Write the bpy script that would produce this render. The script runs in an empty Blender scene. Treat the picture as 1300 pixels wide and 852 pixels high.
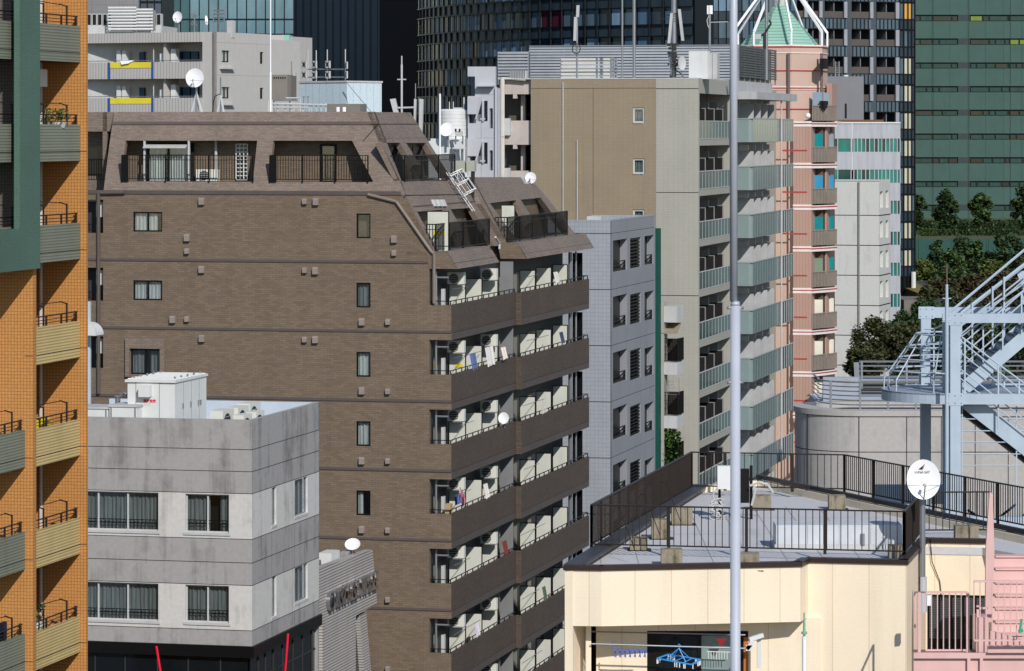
import bpy, math, random
from mathutils import Vector, Matrix
random.seed(7)
F=4440.0; CX=650.0; HY=166.0; H=27.0
TG=1040.0/4440.0
SC=bpy.context.scene
COL=SC.collection
OFF={}
FRM={}
# ------------------------------------------------------------------ mesh builder
class MB:
    def __init__(s): s.v=[]; s.f=[]; s.sm=False; s.p=[]
    def add(s,vs,fs):
        n=len(s.v); s.p.append((n,len(s.f))); s.v+= [tuple(p) for p in vs]; s.f+= [tuple(i+n for i in f) for f in fs]; return s
    def face(s,*pts): return s.add(pts,[tuple(range(len(pts)))])
    def box(s,x0,x1,y0,y1,z0,z1):
        if x0>x1:x0,x1=x1,x0
        if y0>y1:y0,y1=y1,y0
        if z0>z1:z0,z1=z1,z0
        return s.add([(x0,y0,z0),(x1,y0,z0),(x1,y1,z0),(x0,y1,z0),(x0,y0,z1),(x1,y0,z1),(x1,y1,z1),(x0,y1,z1)],
          [(0,3,2,1),(4,5,6,7),(0,1,5,4),(1,2,6,5),(2,3,7,6),(3,0,4,7)])
    def ext(s,pts,d):
        """polygon pts extruded along vector d"""
        n=len(pts); d=Vector(d); a=[Vector(p) for p in pts]; b=[p+d for p in a]
        nrm=(a[1]-a[0]).cross(a[2]-a[0])
        fs=[tuple(range(n)),tuple(range(2*n-1,n-1,-1))]
        for i in range(n):
            j=(i+1)%n; fs.append((j,i,n+i,n+j))
        if nrm.dot(d)>0: fs=[tuple(reversed(f)) for f in fs]
        return s.add(a+b,fs)
    def bar(s,p0,p1,w,h=None):
        h=h or w; p0=Vector(p0); p1=Vector(p1); d=(p1-p0)
        if d.length<1e-6: return s
        d.normalize(); up=Vector((0,0,1)) if abs(d.z)<.95 else Vector((0,1,0))
        a=d.cross(up).normalized()*w/2; b=a.cross(d).normalized()*h/2
        q=[p0-a-b,p0+a-b,p0+a+b,p0-a+b]
        return s.ext(q,p1-p0)
    def tube(s,p0,p1,r,n=8,r1=None):
        r1=r if r1 is None else r1
        p0=Vector(p0); p1=Vector(p1); d=(p1-p0).normalized()
        up=Vector((0,0,1)) if abs(d.z)<.95 else Vector((0,1,0))
        a=d.cross(up).normalized(); b=a.cross(d)
        vs=[];
        for (p,rr) in ((p0,r),(p1,r1)):
            for i in range(n):
                t=2*math.pi*i/n; vs.append(p+a*math.cos(t)*rr+b*math.sin(t)*rr)
        fs=[(i,(i+1)%n,n+(i+1)%n,n+i) for i in range(n)]+[tuple(range(n-1,-1,-1)),tuple(range(n,2*n))]
        return s.add(vs,fs)
    def path(s,pts,r,n=6):
        for a,b in zip(pts[:-1],pts[1:]): s.tube(a,b,r,n)
        return s
    def cyl(s,x,y,z0,z1,r,n=24,r1=None): return s.tube((x,y,z0),(x,y,z1),r,n,r1)
    def ball(s,c,r,n=10,m=6,sz=1.0):
        vs=[];fs=[]
        for j in range(m+1):
            ph=math.pi*j/m
            for i in range(n):
                t=2*math.pi*i/n; vs.append((c[0]+r*math.sin(ph)*math.cos(t),c[1]+r*math.sin(ph)*math.sin(t),c[2]+r*sz*math.cos(ph)))
        for j in range(m):
            for i in range(n): fs.append((j*n+i,(j+1)*n+i,(j+1)*n+(i+1)%n,j*n+(i+1)%n))
        return s.add(vs,fs)
    def wall(s,plane,a0,a1,z0,z1,t0,t1,holes=()):
        """wall in plane 'x' (runs along x, thickness in y t0..t1) or 'y' (runs along y, thickness in x); holes (a,a,z,z)"""
        A=sorted(set([a0,a1]+[min(max(h[i],a0),a1) for h in holes for i in (0,1)]))
        Z=sorted(set([z0,z1]+[min(max(h[i],z0),z1) for h in holes for i in (2,3)]))
        na,nz=len(A)-1,len(Z)-1
        def solid(i,j):
            if i<0 or j<0 or i>=na or j>=nz: return False
            ca=(A[i]+A[i+1])/2; cz=(Z[j]+Z[j+1])/2
            for h in holes:
                if min(h[0],h[1])<ca<max(h[0],h[1]) and min(h[2],h[3])<cz<max(h[2],h[3]): return False
            return True
        def P(a,t,z): return (a,t,z) if plane=='x' else (t,a,z)
        flip = (plane=='y')!=(t0>t1)
        def q(*p):
            s.face(*(reversed(p) if flip else p))
        for i in range(na):
            for j in range(nz):
                if not solid(i,j): continue
                a,b,c,d=A[i],A[i+1],Z[j],Z[j+1]
                q(P(a,t0,c),P(b,t0,c),P(b,t0,d),P(a,t0,d))
                q(P(b,t1,c),P(a,t1,c),P(a,t1,d),P(b,t1,d))
                if not solid(i-1,j): q(P(a,t1,c),P(a,t0,c),P(a,t0,d),P(a,t1,d))
                if not solid(i+1,j): q(P(b,t0,c),P(b,t1,c),P(b,t1,d),P(b,t0,d))
                if not solid(i,j-1): q(P(a,t1,c),P(b,t1,c),P(b,t0,c),P(a,t0,c))
                if not solid(i,j+1): q(P(a,t0,d),P(b,t0,d),P(b,t1,d),P(a,t1,d))
        return s
    def build(s,name,mat,parent=None,smooth=False,off=None):
        if off is None: off=OFF.get(parent.name,(0,0,0)) if parent else (0,0,0)
        me=bpy.data.meshes.new(name)
        me.from_pydata([(p[0]-off[0],p[1]-off[1],p[2]-off[2]) for p in s.v],[],s.f)
        me.update()
        uv=me.uv_layers.new(name='UVMap')
        V=s.v
        for p in me.polygons:
            n=p.normal
            if abs(n.z)>.9: t=Vector((1,0,0)); b=Vector((0,1,0))
            else:
                t=Vector((-n.y,n.x,0)).normalized(); b=n.cross(t)
                if abs(n.x)<abs(n.y):
                    if t.x<0: t=-t
                elif t.y<0: t=-t
                if b.z<0: b=-b
            for li in p.loop_indices:
                c=Vector(V[me.loops[li].vertex_index]); uv.data[li].uv=(c.dot(t),c.dot(b))
        if smooth or s.sm:
            for p in me.polygons: p.use_smooth=True
        if isinstance(mat,(list,tuple)):
            for m in mat: me.materials.append(m)
        else: me.materials.append(mat)
        o=bpy.data.objects.new(name,me); COL.objects.link(o)
        if parent: o.parent=parent; OFF[o.name]=off; 
        return o
def each(s,name,mat,parent,k=1):
    """every added piece (or run of k pieces) becomes a part of its own"""
    o=None; P=s.p+[(len(s.v),len(s.f))]
    for i in range(0,len(s.p),k):
        (a,b),(c,d)=P[i],P[min(i+k,len(s.p))]
        m=MB(); m.v=s.v[a:c]; m.f=[tuple(x-a for x in f) for f in s.f[b:d]]; o=m.build(name,mat,parent)
    return o
MB.each=each
def pieces_of(s):
    P=s.p+[(len(s.v),len(s.f))]; out=[]
    for i in range(len(s.p)):
        (a,b),(c,d)=P[i],P[i+1]; m=MB(); m.v=s.v[a:c]; m.f=[tuple(x-a for x in f) for f in s.f[b:d]]; m.p=[(0,0)]; out.append(m)
    return out
def tag(o,label=None,cat=None,group=None,kind=None):
    if label: o['label']=label
    if cat: o['category']=cat
    if group: o['group']=group
    if kind: o['kind']=kind
    return o
# ------------------------------------------------------------------ frames (street grid turned by t)
class Fr:
    def __init__(s,px,D,t=TG,X=None):
        s.X=(px-CX)/F*D if X is None else X; s.Y=D; s.th=math.atan(t); s.c=math.cos(s.th); s.s=math.sin(s.th)
        dx,dy=-s.X,-s.Y
        s.cam=(dx*s.c-dy*s.s, dx*s.s+dy*s.c, H)
    def W(s,u,v,z=0): return Vector((s.X+u*s.c+v*s.s, s.Y-u*s.s+v*s.c, z))
    def U(s,px,v=0):
        k=(px-CX)/F; return (k*(s.Y+v*s.c)-s.X-v*s.s)/(s.c+k*s.s)
    def V(s,px,u=0):
        k=(px-CX)/F; return (k*(s.Y-u*s.s)-s.X-u*s.c)/(s.s-k*s.c)
    def Z(s,py,u=0,v=0): return H+(HY-py)/F*(s.Y-u*s.s+v*s.c)
    def dir(s,px,py):
        wx,wy,wz=(px-CX)/F,1.0,(HY-py)/F
        return (wx*s.c-wy*s.s, wx*s.s+wy*s.c, wz)
    def hit(s,px,py,a,b,c,d):
        """local point where the line of sight meets plane a*u+b*v+c*z=d"""
        q=s.dir(px,py); C=s.cam; k=(d-a*C[0]-b*C[1]-c*C[2])/(a*q[0]+b*q[1]+c*q[2])
        return (C[0]+q[0]*k,C[1]+q[1]*k,C[2]+q[2]*k)
    def fp(s,px,py,v=0): return s.hit(px,py,0,1,0,v)
    def sp(s,px,py,u=0): return s.hit(px,py,1,0,0,u)
    def rp(s,px,py,z): return s.hit(px,py,0,0,1,z)
    def root(s,name,label,cat,u=0,v=0,z=0,group=None):
        o=bpy.data.objects.new(name,None); COL.objects.link(o)
        o.location=s.W(u,v,z); o.rotation_euler=(0,0,-s.th); OFF[o.name]=(u,v,z)
        o.empty_display_size=.5
        tag(o,label,cat,group); return o
    def top(s,mb,name,mat,label,cat,u=0,v=0,z=0,group=None,smooth=False,kind=None):
        o=mb.build(name,mat,None,smooth,off=(u,v,z)); o.location=s.W(u,v,z); o.rotation_euler=(0,0,-s.th)
        OFF[o.name]=(u,v,z); tag(o,label,cat,group,kind); return o
WF=Fr(650,0,0,X=0)     # world frame: u=X, v=Y
def wp(px,py,D): return ((px-CX)/F*D, D, H+(HY-py)/F*D)
def many(mbs,name,mat,parent,lim=100):
    """the first 100 as parts of their own, the rest one part"""
    for i,m in enumerate(mbs[:lim]): m.build(name,mat[i] if isinstance(mat,list) else mat,parent)
    if len(mbs)>lim:
        if isinstance(mat,list):
            ms=[]; 
            for x in mat:
                if x not in ms: ms.append(x)
            M=MB(); idx=[]
            for m,x in zip(mbs[lim:],mat[lim:]):
                M.add(m.v,m.f); idx+=[ms.index(x)]*len(m.f)
            o=M.build(name+'s',ms,parent)
            for p,i in zip(o.data.polygons,idx): p.material_index=i
        else:
            M=MB()
            for m in mbs[lim:]: M.add(m.v,m.f)
            o=M.build(name+'s',mat,parent)
        o['kind']='stuff'
# ------------------------------------------------------------------ materials
def lin(c): return tuple(((x/255)/12.92 if x/255<=.04045 else ((x/255+.055)/1.055)**2.4) for x in c)+(1,)
def nm(name):
    m=bpy.data.materials.new(name); m.use_nodes=True; nt=m.node_tree; b=nt.nodes['Principled BSDF']; return m,nt,b
def N(nt,t,**k):
    n=nt.nodes.new(t)
    for a,v in k.items(): setattr(n,a,v)
    return n
def rampf(nt,src,p0,p1,v0,v1):
    r=N(nt,'ShaderNodeMapRange'); r.inputs['From Min'].default_value=p0; r.inputs['From Max'].default_value=p1
    r.inputs['To Min'].default_value=v0; r.inputs['To Max'].default_value=v1; nt.links.new(src,r.inputs['Value']); return r.outputs[0]
def noise(nt,coord,scale,sc=(1,1,1),detail=4,rough=.6):
    m=N(nt,'ShaderNodeMapping'); m.inputs['Scale'].default_value=sc; nt.links.new(coord,m.inputs[0])
    n=N(nt,'ShaderNodeTexNoise'); n.inputs['Scale'].default_value=scale; n.inputs['Detail'].default_value=detail; n.inputs['Roughness'].default_value=rough
    nt.links.new(m.outputs[0],n.inputs['Vector']); return n.outputs['Fac']
def mulcol(nt,col,fac):
    x=N(nt,'ShaderNodeMix',data_type='RGBA',blend_type='MULTIPLY'); x.inputs[0].default_value=1
    nt.links.new(col,x.inputs[6]); nt.links.new(fac,x.inputs[7]); return x.outputs[2]
def setc(nt,b,col): nt.links.new(col,b.inputs['Base Color'])
def paint(name,c,rough=.6,metal=0,var=.12,scale=1.5,streak=.0,spec=.3):
    m,nt,b=nm(name); b.inputs['Roughness'].default_value=rough; b.inputs['Metallic'].default_value=metal
    b.inputs['Specular IOR Level'].default_value=spec
    g=N(nt,'ShaderNodeTexCoord'); rgb=N(nt,'ShaderNodeRGB'); rgb.outputs[0].default_value=lin(c)
    f=rampf(nt,noise(nt,g.outputs['Object'],scale),.3,.7,1-var,1+var*.4); col=mulcol(nt,rgb.outputs[0],f)
    if streak:
        f2=rampf(nt,noise(nt,g.outputs['Object'],2.2,(1,1,.08),5),.45,.75,1,1-streak); col=mulcol(nt,col,f2)
    setc(nt,b,col); return m
def tile(name,c1,c2,cm,bw,bh,ms,off=.5,var=.1,rough=.6,bump=.0,sq=1,big=.1,spec=.2,streak=.15):
    m,nt,b=nm(name); b.inputs['Roughness'].default_value=rough; b.inputs['Specular IOR Level'].default_value=spec
    g=N(nt,'ShaderNodeTexCoord'); t=N(nt,'ShaderNodeTexBrick'); t.offset=off; t.squash=sq
    for k,v in (('Color1',lin(c1)),('Color2',lin(c2)),('Mortar',lin(cm)),('Scale',1),('Mortar Size',ms),('Brick Width',bw),('Row Height',bh),('Mortar Smooth',.1),('Bias',0)): t.inputs[k].default_value=v
    nt.links.new(g.outputs['UV'],t.inputs['Vector'])
    f=rampf(nt,noise(nt,g.outputs['UV'],.35,(1,1,1),5),.3,.7,1-big,1+big*.5); col=mulcol(nt,t.outputs['Color'],f)
    f2=rampf(nt,noise(nt,g.outputs['UV'],1.3,(1,.07,1),5),.5,.8,1,1-streak); col=mulcol(nt,col,f2)
    f3=rampf(nt,noise(nt,g.outputs['UV'],9,(1,2.5,1),2),.35,.65,1-var,1+var); col=mulcol(nt,col,f3)
    setc(nt,b,col)
    if bump:
        bn=N(nt,'ShaderNodeBump'); bn.inputs['Strength'].default_value=bump; bn.inputs['Distance'].default_value=.02
        nt.links.new(t.outputs['Fac'],bn.inputs['Height']); bn.invert=True; nt.links.new(bn.outputs[0],b.inputs['Normal'])
    return m
def concrete(name,c,dark,amt=.5,sc=1.0,cover=.5):
    m,nt,b=nm(name); b.inputs['Roughness'].default_value=.85; b.inputs['Specular IOR Level'].default_value=.15
    g=N(nt,'ShaderNodeTexCoord'); uv=g.outputs['UV']
    mx=N(nt,'ShaderNodeMix',data_type='RGBA'); mx.inputs[6].default_value=lin(c); mx.inputs[7].default_value=lin(dark)
    a=noise(nt,uv,.8*sc,(2.6,.13,1),6,.65); bb=noise(nt,uv,.6*sc,(1,.8,1),6,.7)
    s=N(nt,'ShaderNodeMath',operation='MULTIPLY'); nt.links.new(a,s.inputs[0]); nt.links.new(bb,s.inputs[1])
    f=rampf(nt,s.outputs[0],.22+.1*(1-cover),.36+.12*(1-cover),0,amt); nt.links.new(f,mx.inputs[0])
    f3=rampf(nt,noise(nt,uv,6,(1,1,1),4),.3,.7,.93,1.05)
    setc(nt,b,mulcol(nt,mx.outputs[2],f3)); return m
def glass(name,c=(18,24,28),rough=.06,spec=.6,var=.3):
    m,nt,b=nm(name); b.inputs['Roughness'].default_value=rough; b.inputs['Specular IOR Level'].default_value=spec
    g=N(nt,'ShaderNodeTexCoord'); rgb=N(nt,'ShaderNodeRGB'); rgb.outputs[0].default_value=lin(c)
    f=rampf(nt,noise(nt,g.outputs['Object'],.7,(1,1,.3)),.3,.7,1-var,1+var); setc(nt,b,mulcol(nt,rgb.outputs[0],f))
    bn=N(nt,'ShaderNodeBump'); bn.inputs['Strength'].default_value=.05; nt.links.new(noise(nt,g.outputs['Object'],.5),bn.inputs['Height']); nt.links.new(bn.outputs[0],b.inputs['Normal'])
    return m
def clearpane(name,tint=(240,243,243),refl=.12):
    m,nt,b=nm(name); nt.nodes.remove(b); out=nt.nodes['Material Output']
    t=N(nt,'ShaderNodeBsdfTransparent'); t.inputs[0].default_value=lin(tint)
    g=N(nt,'ShaderNodeBsdfGlossy'); g.inputs[0].default_value=(.9,.95,1,1); g.inputs['Roughness'].default_value=.04
    fr=N(nt,'ShaderNodeLayerWeight'); fr.inputs[0].default_value=.3
    x=N(nt,'ShaderNodeMixShader'); f=rampf(nt,fr.outputs['Facing'],0,1,refl*.6,.6); nt.links.new(f,x.inputs[0])
    nt.links.new(t.outputs[0],x.inputs[1]); nt.links.new(g.outputs[0],x.inputs[2]); nt.links.new(x.outputs[0],out.inputs[0]); return m
def fabric(name,c,fold=14,var=.35):
    m,nt,b=nm(name); b.inputs['Roughness'].default_value=.9; b.inputs['Specular IOR Level'].default_value=.05
    g=N(nt,'ShaderNodeTexCoord'); rgb=N(nt,'ShaderNodeRGB'); rgb.outputs[0].default_value=lin(c)
    f=rampf(nt,noise(nt,g.outputs['UV'],fold,(1,.04,1),2),.35,.65,1-var,1.05); setc(nt,b,mulcol(nt,rgb.outputs[0],f)); return m
M={}
M['brown']=tile('brown_brick_tile',(125,109,92),(110,95,80),(102,89,77),.30,.09,.010,var=.07,big=.04,streak=.12)
M['brown2']=tile('brown_mansard_tile',(137,122,110),(120,106,96),(108,96,87),.24,.075,.009,var=.12)
M['brownjoint']=paint('purple_brown_course',(90,80,76),.6)
M['groove']=paint('joint_groove',(48,42,42),.8)
M['black']=paint('black_metal',(22,21,21),.4,.3)
M['bronze']=paint('dark_bronze_metal',(46,38,34),.45,.3)
M['dark']=paint('dark_interior',(30,29,28),.9)
M['darkgrey']=paint('dark_grey_door',(52,52,52),.6)
M['panelw']=paint('white_partition',(206,206,194),.7,var=.06,streak=.08)
M['white']=paint('white_enamel',(214,215,212),.45,var=.05,streak=.08)
M['whitegrey']=paint('grey_white_paint',(190,190,188),.6,var=.1,streak=.12)
M['grey']=paint('grey_paint',(128,128,128),.6)
M['steel']=paint('galvanised_steel',(150,153,158),.38,.6)
M['orange']=tile('orange_square_tile',(198,140,80),(192,135,76),(158,109,60),.095,.095,.012,off=0,var=.08,streak=.06,big=.05)
M['greentile']=tile('green_small_tile',(88,116,102),(83,110,97),(72,96,85),.06,.06,.006,off=0,var=.1,streak=.08)
M['greytile']=tile('dark_grey_small_tile',(112,106,96),(104,99,90),(82,78,70),.095,.095,.01,off=0)
M['greenpar']=tile('ribbed_grey_green_cladding',(137,140,124),(133,136,121),(108,111,97),50,.085,.018,off=0,bump=.5,var=.04)
M['yellowpar']=tile('ribbed_yellow_cladding',(214,190,134),(210,186,131),(170,146,96),50,.085,.018,off=0,bump=.5,var=.04)
M['conc']=concrete('weathered_grey_concrete',(160,157,155),(98,92,88),.6,cover=.8)
M['conclt']=concrete('pale_concrete',(200,197,192),(144,140,134),.7,cover=.6)
M['concblock']=concrete('mossy_concrete_block',(142,132,114),(74,68,52),.9,3,cover=.9)
M['roofwhite']=paint('pale_blue_roof_coating',(186,196,206),.7,var=.08,streak=.06)
M['roofgrey']=concrete('grey_roof_waterproofing',(196,195,197),(164,163,165),.5,.7)
M['siding']=tile('grey_lap_siding',(186,180,174),(182,176,171),(98,94,92),60,.115,.016,off=0,bump=.4,var=.04)
M['cream']=tile('cream_siding_panel',(238,222,196),(236,220,194),(214,196,166),.91,60,.012,off=0,var=.02,streak=.13,big=.05)
M['coping']=paint('dark_brown_coping',(58,46,42),.4,.2)
M['chrome']=paint('polished_steel_letter',(205,205,208),.12,1)
M['curt']=fabric('pale_curtain',(225,228,226),14,.3)
M['curtg']=fabric('grey_curtain',(150,155,155),14,.4)
M['pane']=clearpane('window_pane')
M['glassd']=glass('dark_glass')
M['red']=paint('red_pole_paint',(235,30,60),.4)
M['pink']=paint('pink_stair_paint',(218,178,172),.5,var=.06,streak=.1)
M['blue']=paint('pale_blue_steel_paint',(174,188,201),.45,.0,var=.07,streak=.1)
M['pole']=paint('silver_pole_paint',(184,188,198),.35,.1,var=.08)
M['dish']=paint('white_dish_paint',(238,238,238),.4,var=.03)
M['acw']=paint('beige_ac_casing',(216,215,205),.5,var=.05)
M['hood']=paint('taupe_vent_hood',(142,130,123),.5); M['hoodpipe']=paint('taupe_pipe',(128,115,106),.5)
M['yellow']=paint('yellow_plastic',(222,196,40),.6)
def dup(root,fr,u,v,z,label=None,rz=None):
    def cp(o,p):
        c=o.copy(); COL.objects.link(c); c.parent=p
        for ch in list(o.children): cp(ch,c)
        return c
    c=root.copy(); COL.objects.link(c); c.location=fr.W(u,v,z); c.rotation_euler=(0,0,-fr.th if rz is None else rz)
    for ch in list(root.children): cp(ch,c)
    if label: c['label']=label
    return c
def curtain(parent,plane,a0,a1,z0,z1,t,mat,amp=.03,pitch=.16):
    m=MB(); n=max(4,int(abs(a1-a0)/pitch*4)); r=random.random()*6
    for i in range(n):
        p=[]
        for k in (i,i+1):
            a=a0+(a1-a0)*k/n; w=t+amp*math.sin(k*math.pi/2*1.0+r)+amp*.6*math.sin(k*.7+r)
            p.append((a,w) if plane=='x' else (w,a))
        m.face((p[0][0],p[0][1],z0),(p[1][0],p[1][1],z0),(p[1][0],p[1][1],z1),(p[0][0],p[0][1],z1))
    return m.build('curtain',mat,parent)
def window(parent,plane,a0,a1,z0,z1,t,out=-1,frame=.05,mull=(),fm='black',curt=None,gaps=(),pane='pane',sill=None,back=.5,rail=None):
    """window set at depth t of the wall; out=-1: outside is towards smaller t"""
    if a0>a1:a0,a1=a1,a0
    m=MB(); i=-out; w=frame
    def B(a,b,c,d,t0,t1,mm=m):
        if plane=='x': mm.box(a,b,t0,t1,c,d)
        else: mm.box(t0,t1,a,b,c,d)
    B(a0,a1,z0,z0+w,t,t+i*.07); B(a0,a1,z1-w,z1,t,t+i*.07)
    B(a0,a0+w,z0+w,z1-w,t,t+i*.07); B(a1-w,a1,z0+w,z1-w,t,t+i*.07)
    for q in mull:
        x=a0+(a1-a0)*q; B(x-w*.6,x+w*.6,z0+w,z1-w,t-i*.002,t+i*.068)
    fo=m.build('window',M[fm],parent)
    pm=MB(); B(a0+w*.5,a1-w*.5,z0+w*.5,z1-w*.5,t+i*.03,t+i*.036,pm); pm.build('pane',M[pane],fo)
    bk=MB(); B(a0-.1,a1+.1,z0-.1,z1+.1,t+i*back,t+i*(back+.05),bk); bk.build('room_backdrop' if False else 'dark_room_sheet',M['dark'],fo)  # dark sheet stands in for the unlit room behind the pane
    if curt:
        segs=[]; x=a0
        for (g0,g1) in gaps: segs.append((x,a0+(a1-a0)*g0)); x=a0+(a1-a0)*g1
        segs.append((x,a1))
        for s0,s1 in segs:
            if s1-s0>.03: curtain(fo,plane,s0,s1,z0+.02,z1-.02,t+i*.16,M[curt])
    if sill:
        s_=MB(); B(a0-.06,a1+.06,z0-.09,z0-.003,t+out*sill,t,s_); s_.build('sill',M['whitegrey'] if fm!='black' else M['black'],fo)
    if rail:
        r_=MB(); zz=z0+rail
        for q in (zz,zz-.12): B(a0+w,a1-w,q,q+.03,t+i*.012,t+i*.028,r_)
        n=int((a1-a0)/.14)
        for k in range(n): 
            x=a0+w+(a1-a0-2*w)*(k+.5)/n; B(x-.008,x+.008,z0+w,zz,t+i*.014,t+i*.026,r_)
        r_.build('guard_rail',M['black'],fo)
    return fo
def railing(mb,p0,p1,h,pitch=.12,br=.012,rail=.03,posts=None,post=.03,bottom=.1,mid=None):
    """upright-bar railing between two points"""
    p0=Vector(p0); p1=Vector(p1); d=p1-p0; L=d.length; up=Vector((0,0,h)); n=max(1,int(L/pitch))
    mb.bar(p0+up,p1+up,rail*1.6,rail)
    mb.bar(p0+Vector((0,0,bottom)),p1+Vector((0,0,bottom)),rail,rail)
    for i in range(n+1):
        q=p0+d*i/n
        mb.bar(q+Vector((0,0,bottom)),q+up*.99,br*2)
    if posts:
        for i in range(posts+1):
            q=p0+d*i/posts; mb.bar(q,q+up*1.0,post*2)
    if mid: mb.bar(p0+Vector((0,0,mid)),p1+Vector((0,0,mid)),rail*.7,rail*.7)
    return mb
# ================================================================== ORANGE APARTMENT BLOCK (near left)
A=Fr(102,103.3)
zt=lambda k: H+.186-2.9013*k
ob=A.root('apartment_block','orange tiled apartment block with green column and ribbed balconies at the left edge','building')
uR=A.U(110,0); vp=-3.86; u42=A.U(42,vp); u32=A.U(32,vp); ZT=H+5.5
m=MB(); m.box(-1.5,uR,0,.1,0,ZT); m.box(u32-1.9,0,vp,vp+.25,0,zt(1.41)); m.box(u32-1.9,-1.5,vp+.25,.5,0,ZT)
m.build('wall',M['orange'],ob)
m=MB(); m.box(u32-1.9,-.0,vp,vp+.25,zt(1.41)+.002,ZT); m.build('wall',M['greytile'],ob)
m=MB(); m.box(-12,-2.4,1.3,7,0,ZT-.3); m.box(-12,-.6,.101,.5,0,ZT-.3); m.build('rear_wall',M['orange'],ob)
u3=.15; vf=A.V(51,u3); vn=A.V(25,u3)
zb0=H-(289-HY)/F*99.2; zb1=H-(341.5-HY)/F*99.2
m=MB(); m.box(-.02,u3,vn,vf,zb0,ZT); m.build('column',M['greentile'],ob)
m=MB(); m.box(-.02,u3+.004,vn-6,vf,zb1,zb0); m.build('beam',M['greentile'],ob)
def ob_bal(k,stack):
    z1=zt(k); z0=z1-1.07
    if stack==1: a,b,uo=vp+.25,-.004,0.0
    else: a,b,uo=vp-8,vp-.004,u32
    top=k<=1
    mt=M['yellowpar'] if (stack==1 and not top) else M['greenpar']
    m=MB(); m.box(uo-.1,uo,a,b,z0,z1)
    p=m.build('balcony',mt,ob)
    m=MB(); m.box(uo-1.6,uo-.102,a,b,z0+.002,z0+.22); m.build('balcony_floor',M['darkgrey'],p)
    m=MB(); m.box(uo-.02,uo+.004,a,b,z0+.262,z0+.285); m.build('joint',M['groove'],p)
    m=MB(); ur=uo-.05
    for h,r in ((.08,.012),(.17,.012),(.28,.022)): m.tube((ur,a+.05,z1+h),(ur,b-.12,z1+h),r,6); m.tube((ur,b-.12,z1+h),(ur-.1,b-.1,z1+h),r,6)
    L=b-a; n=2 if stack==1 else 6
    for i in range(n+1):
        v=b-.2-i*1.22
        for dv in (0,.07): m.bar((ur,v-dv,z1),(ur,v-dv,z1+.28),.03)
    m.build('railing',M['bronze'],p)
    m=MB()
    for i,v in enumerate([b-1.0,b-2.9] if stack==1 else [b-.9,b-3.2]):
        m.bar((ur,v,z1),(ur,v,z1+.58),.04); m.bar((ur,v,z1+.55),(ur-.22,v,z1+.62),.05,.03)
        r=random.random()
        m.tube((ur-.2,v,z1+.6),(ur-.2,v+(0 if i else -1.8),z1+.62+r*.1*(k%2)),.014,5)
    m.build('drying_pole',M['bronze'],p)
    return p
for k in range(-1,7): ob_bal(k,1)
for k in (-1,0,1,3,4,5,6): ob_bal(k,2)
m=MB()
for k in range(0,7):
    z=zt(k)-1.07+.262; m.box(A.U(102,0)+.001,uR+.003,-.003,0.0,z,z+.02); m.box(u32+.002,u42,vp-.003,vp,z,z+.02)
m.build('joint',M['groove'],ob)
m=MB(); m.tube((-.12,vp+.34,zt(7)),(-.12,vp+.34,zt(2.2)),.045,8); m.tube((-1.2,-.1,zt(7)),(-1.2,-.1,ZT),.05,8); m.build('drain_pipe',M['whitegrey'],ob)
# air conditioner box seen behind the column
m=MB(); m.box(A.U(52,-1.0)-.2,A.U(55.5,-1.0),-1.3,-.7,A.Z(110,0,-1),A.Z(88,0,-1)); m.build('air_conditioner',M['acw'],ob)
# plants and goods on the balconies
def potplant(fr,u,v,z,w,h,label,pot='white',col=(60,84,34),name='potted_plant'):
    r=fr.root(name,label,'plant',u,v,z)
    m=MB(); m.tube((u,v,z),(u,v,z+h*.3),w*.22,10,w*.28); m.build('pot',M[pot],r)
    m=MB()
    for i in range(160):
        a=random.random()*6.28; rr=w*.5*random.random()**.5; q=Vector((u+rr*math.cos(a)*.6,v+rr*math.sin(a),z+h*(.3+.7*random.random())))
        d=Vector((random.uniform(-1,1),random.uniform(-1,1),random.uniform(-.3,1))).normalized()*.07; e=d.cross(Vector((random.random(),random.random(),random.random()))).normalized()*.03
        m.face(q-d,q+e,q+d,q-e)
    m.build('foliage',LEAF1,r); return r
def leafmat(name,c,var=.5):
    m,nt,b=nm(name); b.inputs['Roughness'].default_value=.6; b.inputs['Specular IOR Level'].default_value=.2
    g=N(nt,'ShaderNodeTexCoord'); rgb=N(nt,'ShaderNodeRGB'); rgb.outputs[0].default_value=lin(c)
    f=rampf(nt,noise(nt,g.outputs['Object'],1.1,(1,1,1),4),.3,.7,1-var,1+var); col=mulcol(nt,rgb.outputs[0],f)
    gi=N(nt,'ShaderNodeNewGeometry'); f2=rampf(nt,gi.outputs['Random Per Island'],0,1,.6,1.4); setc(nt,b,mulcol(nt,col,f2)); return m
LEAF1=leafmat('leaf_green',(78,96,44))
potplant(A,-.25,A.V(70,-.25),zt(0)-.1-.0,1.3,.55,'leafy green plant behind the rail of an upper grey green balcony on the orange block')
potplant(A,-.5,A.V(47,-.5),zt(5)-.1,.7,.7,'small plant beside the column on the lowest yellow balcony of the orange block')
A.top(MB().box(-.5,-.2,A.V(50,-.35),A.V(54,-.35)+.2,zt(3)-.1,zt(3)+.22),'bin',M['yellow'],'yellow bin standing behind the railing of the second yellow balcony','bin',-.35,A.V(52,-.35),zt(3)-.1)
m=MB(); v0=A.V(3,u32-.1); m.box(u32-.2,u32-.1,v0-.6,v0+.35,zt(5)-.2,zt(5)+.5)
A.top(m,'bedding',fabric('dark_bedding',(44,48,66),9),'dark bedding hung over the lowest grey green balcony rail at the left edge','bedding',u32-.15,v0,zt(5)-.2)

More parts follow.
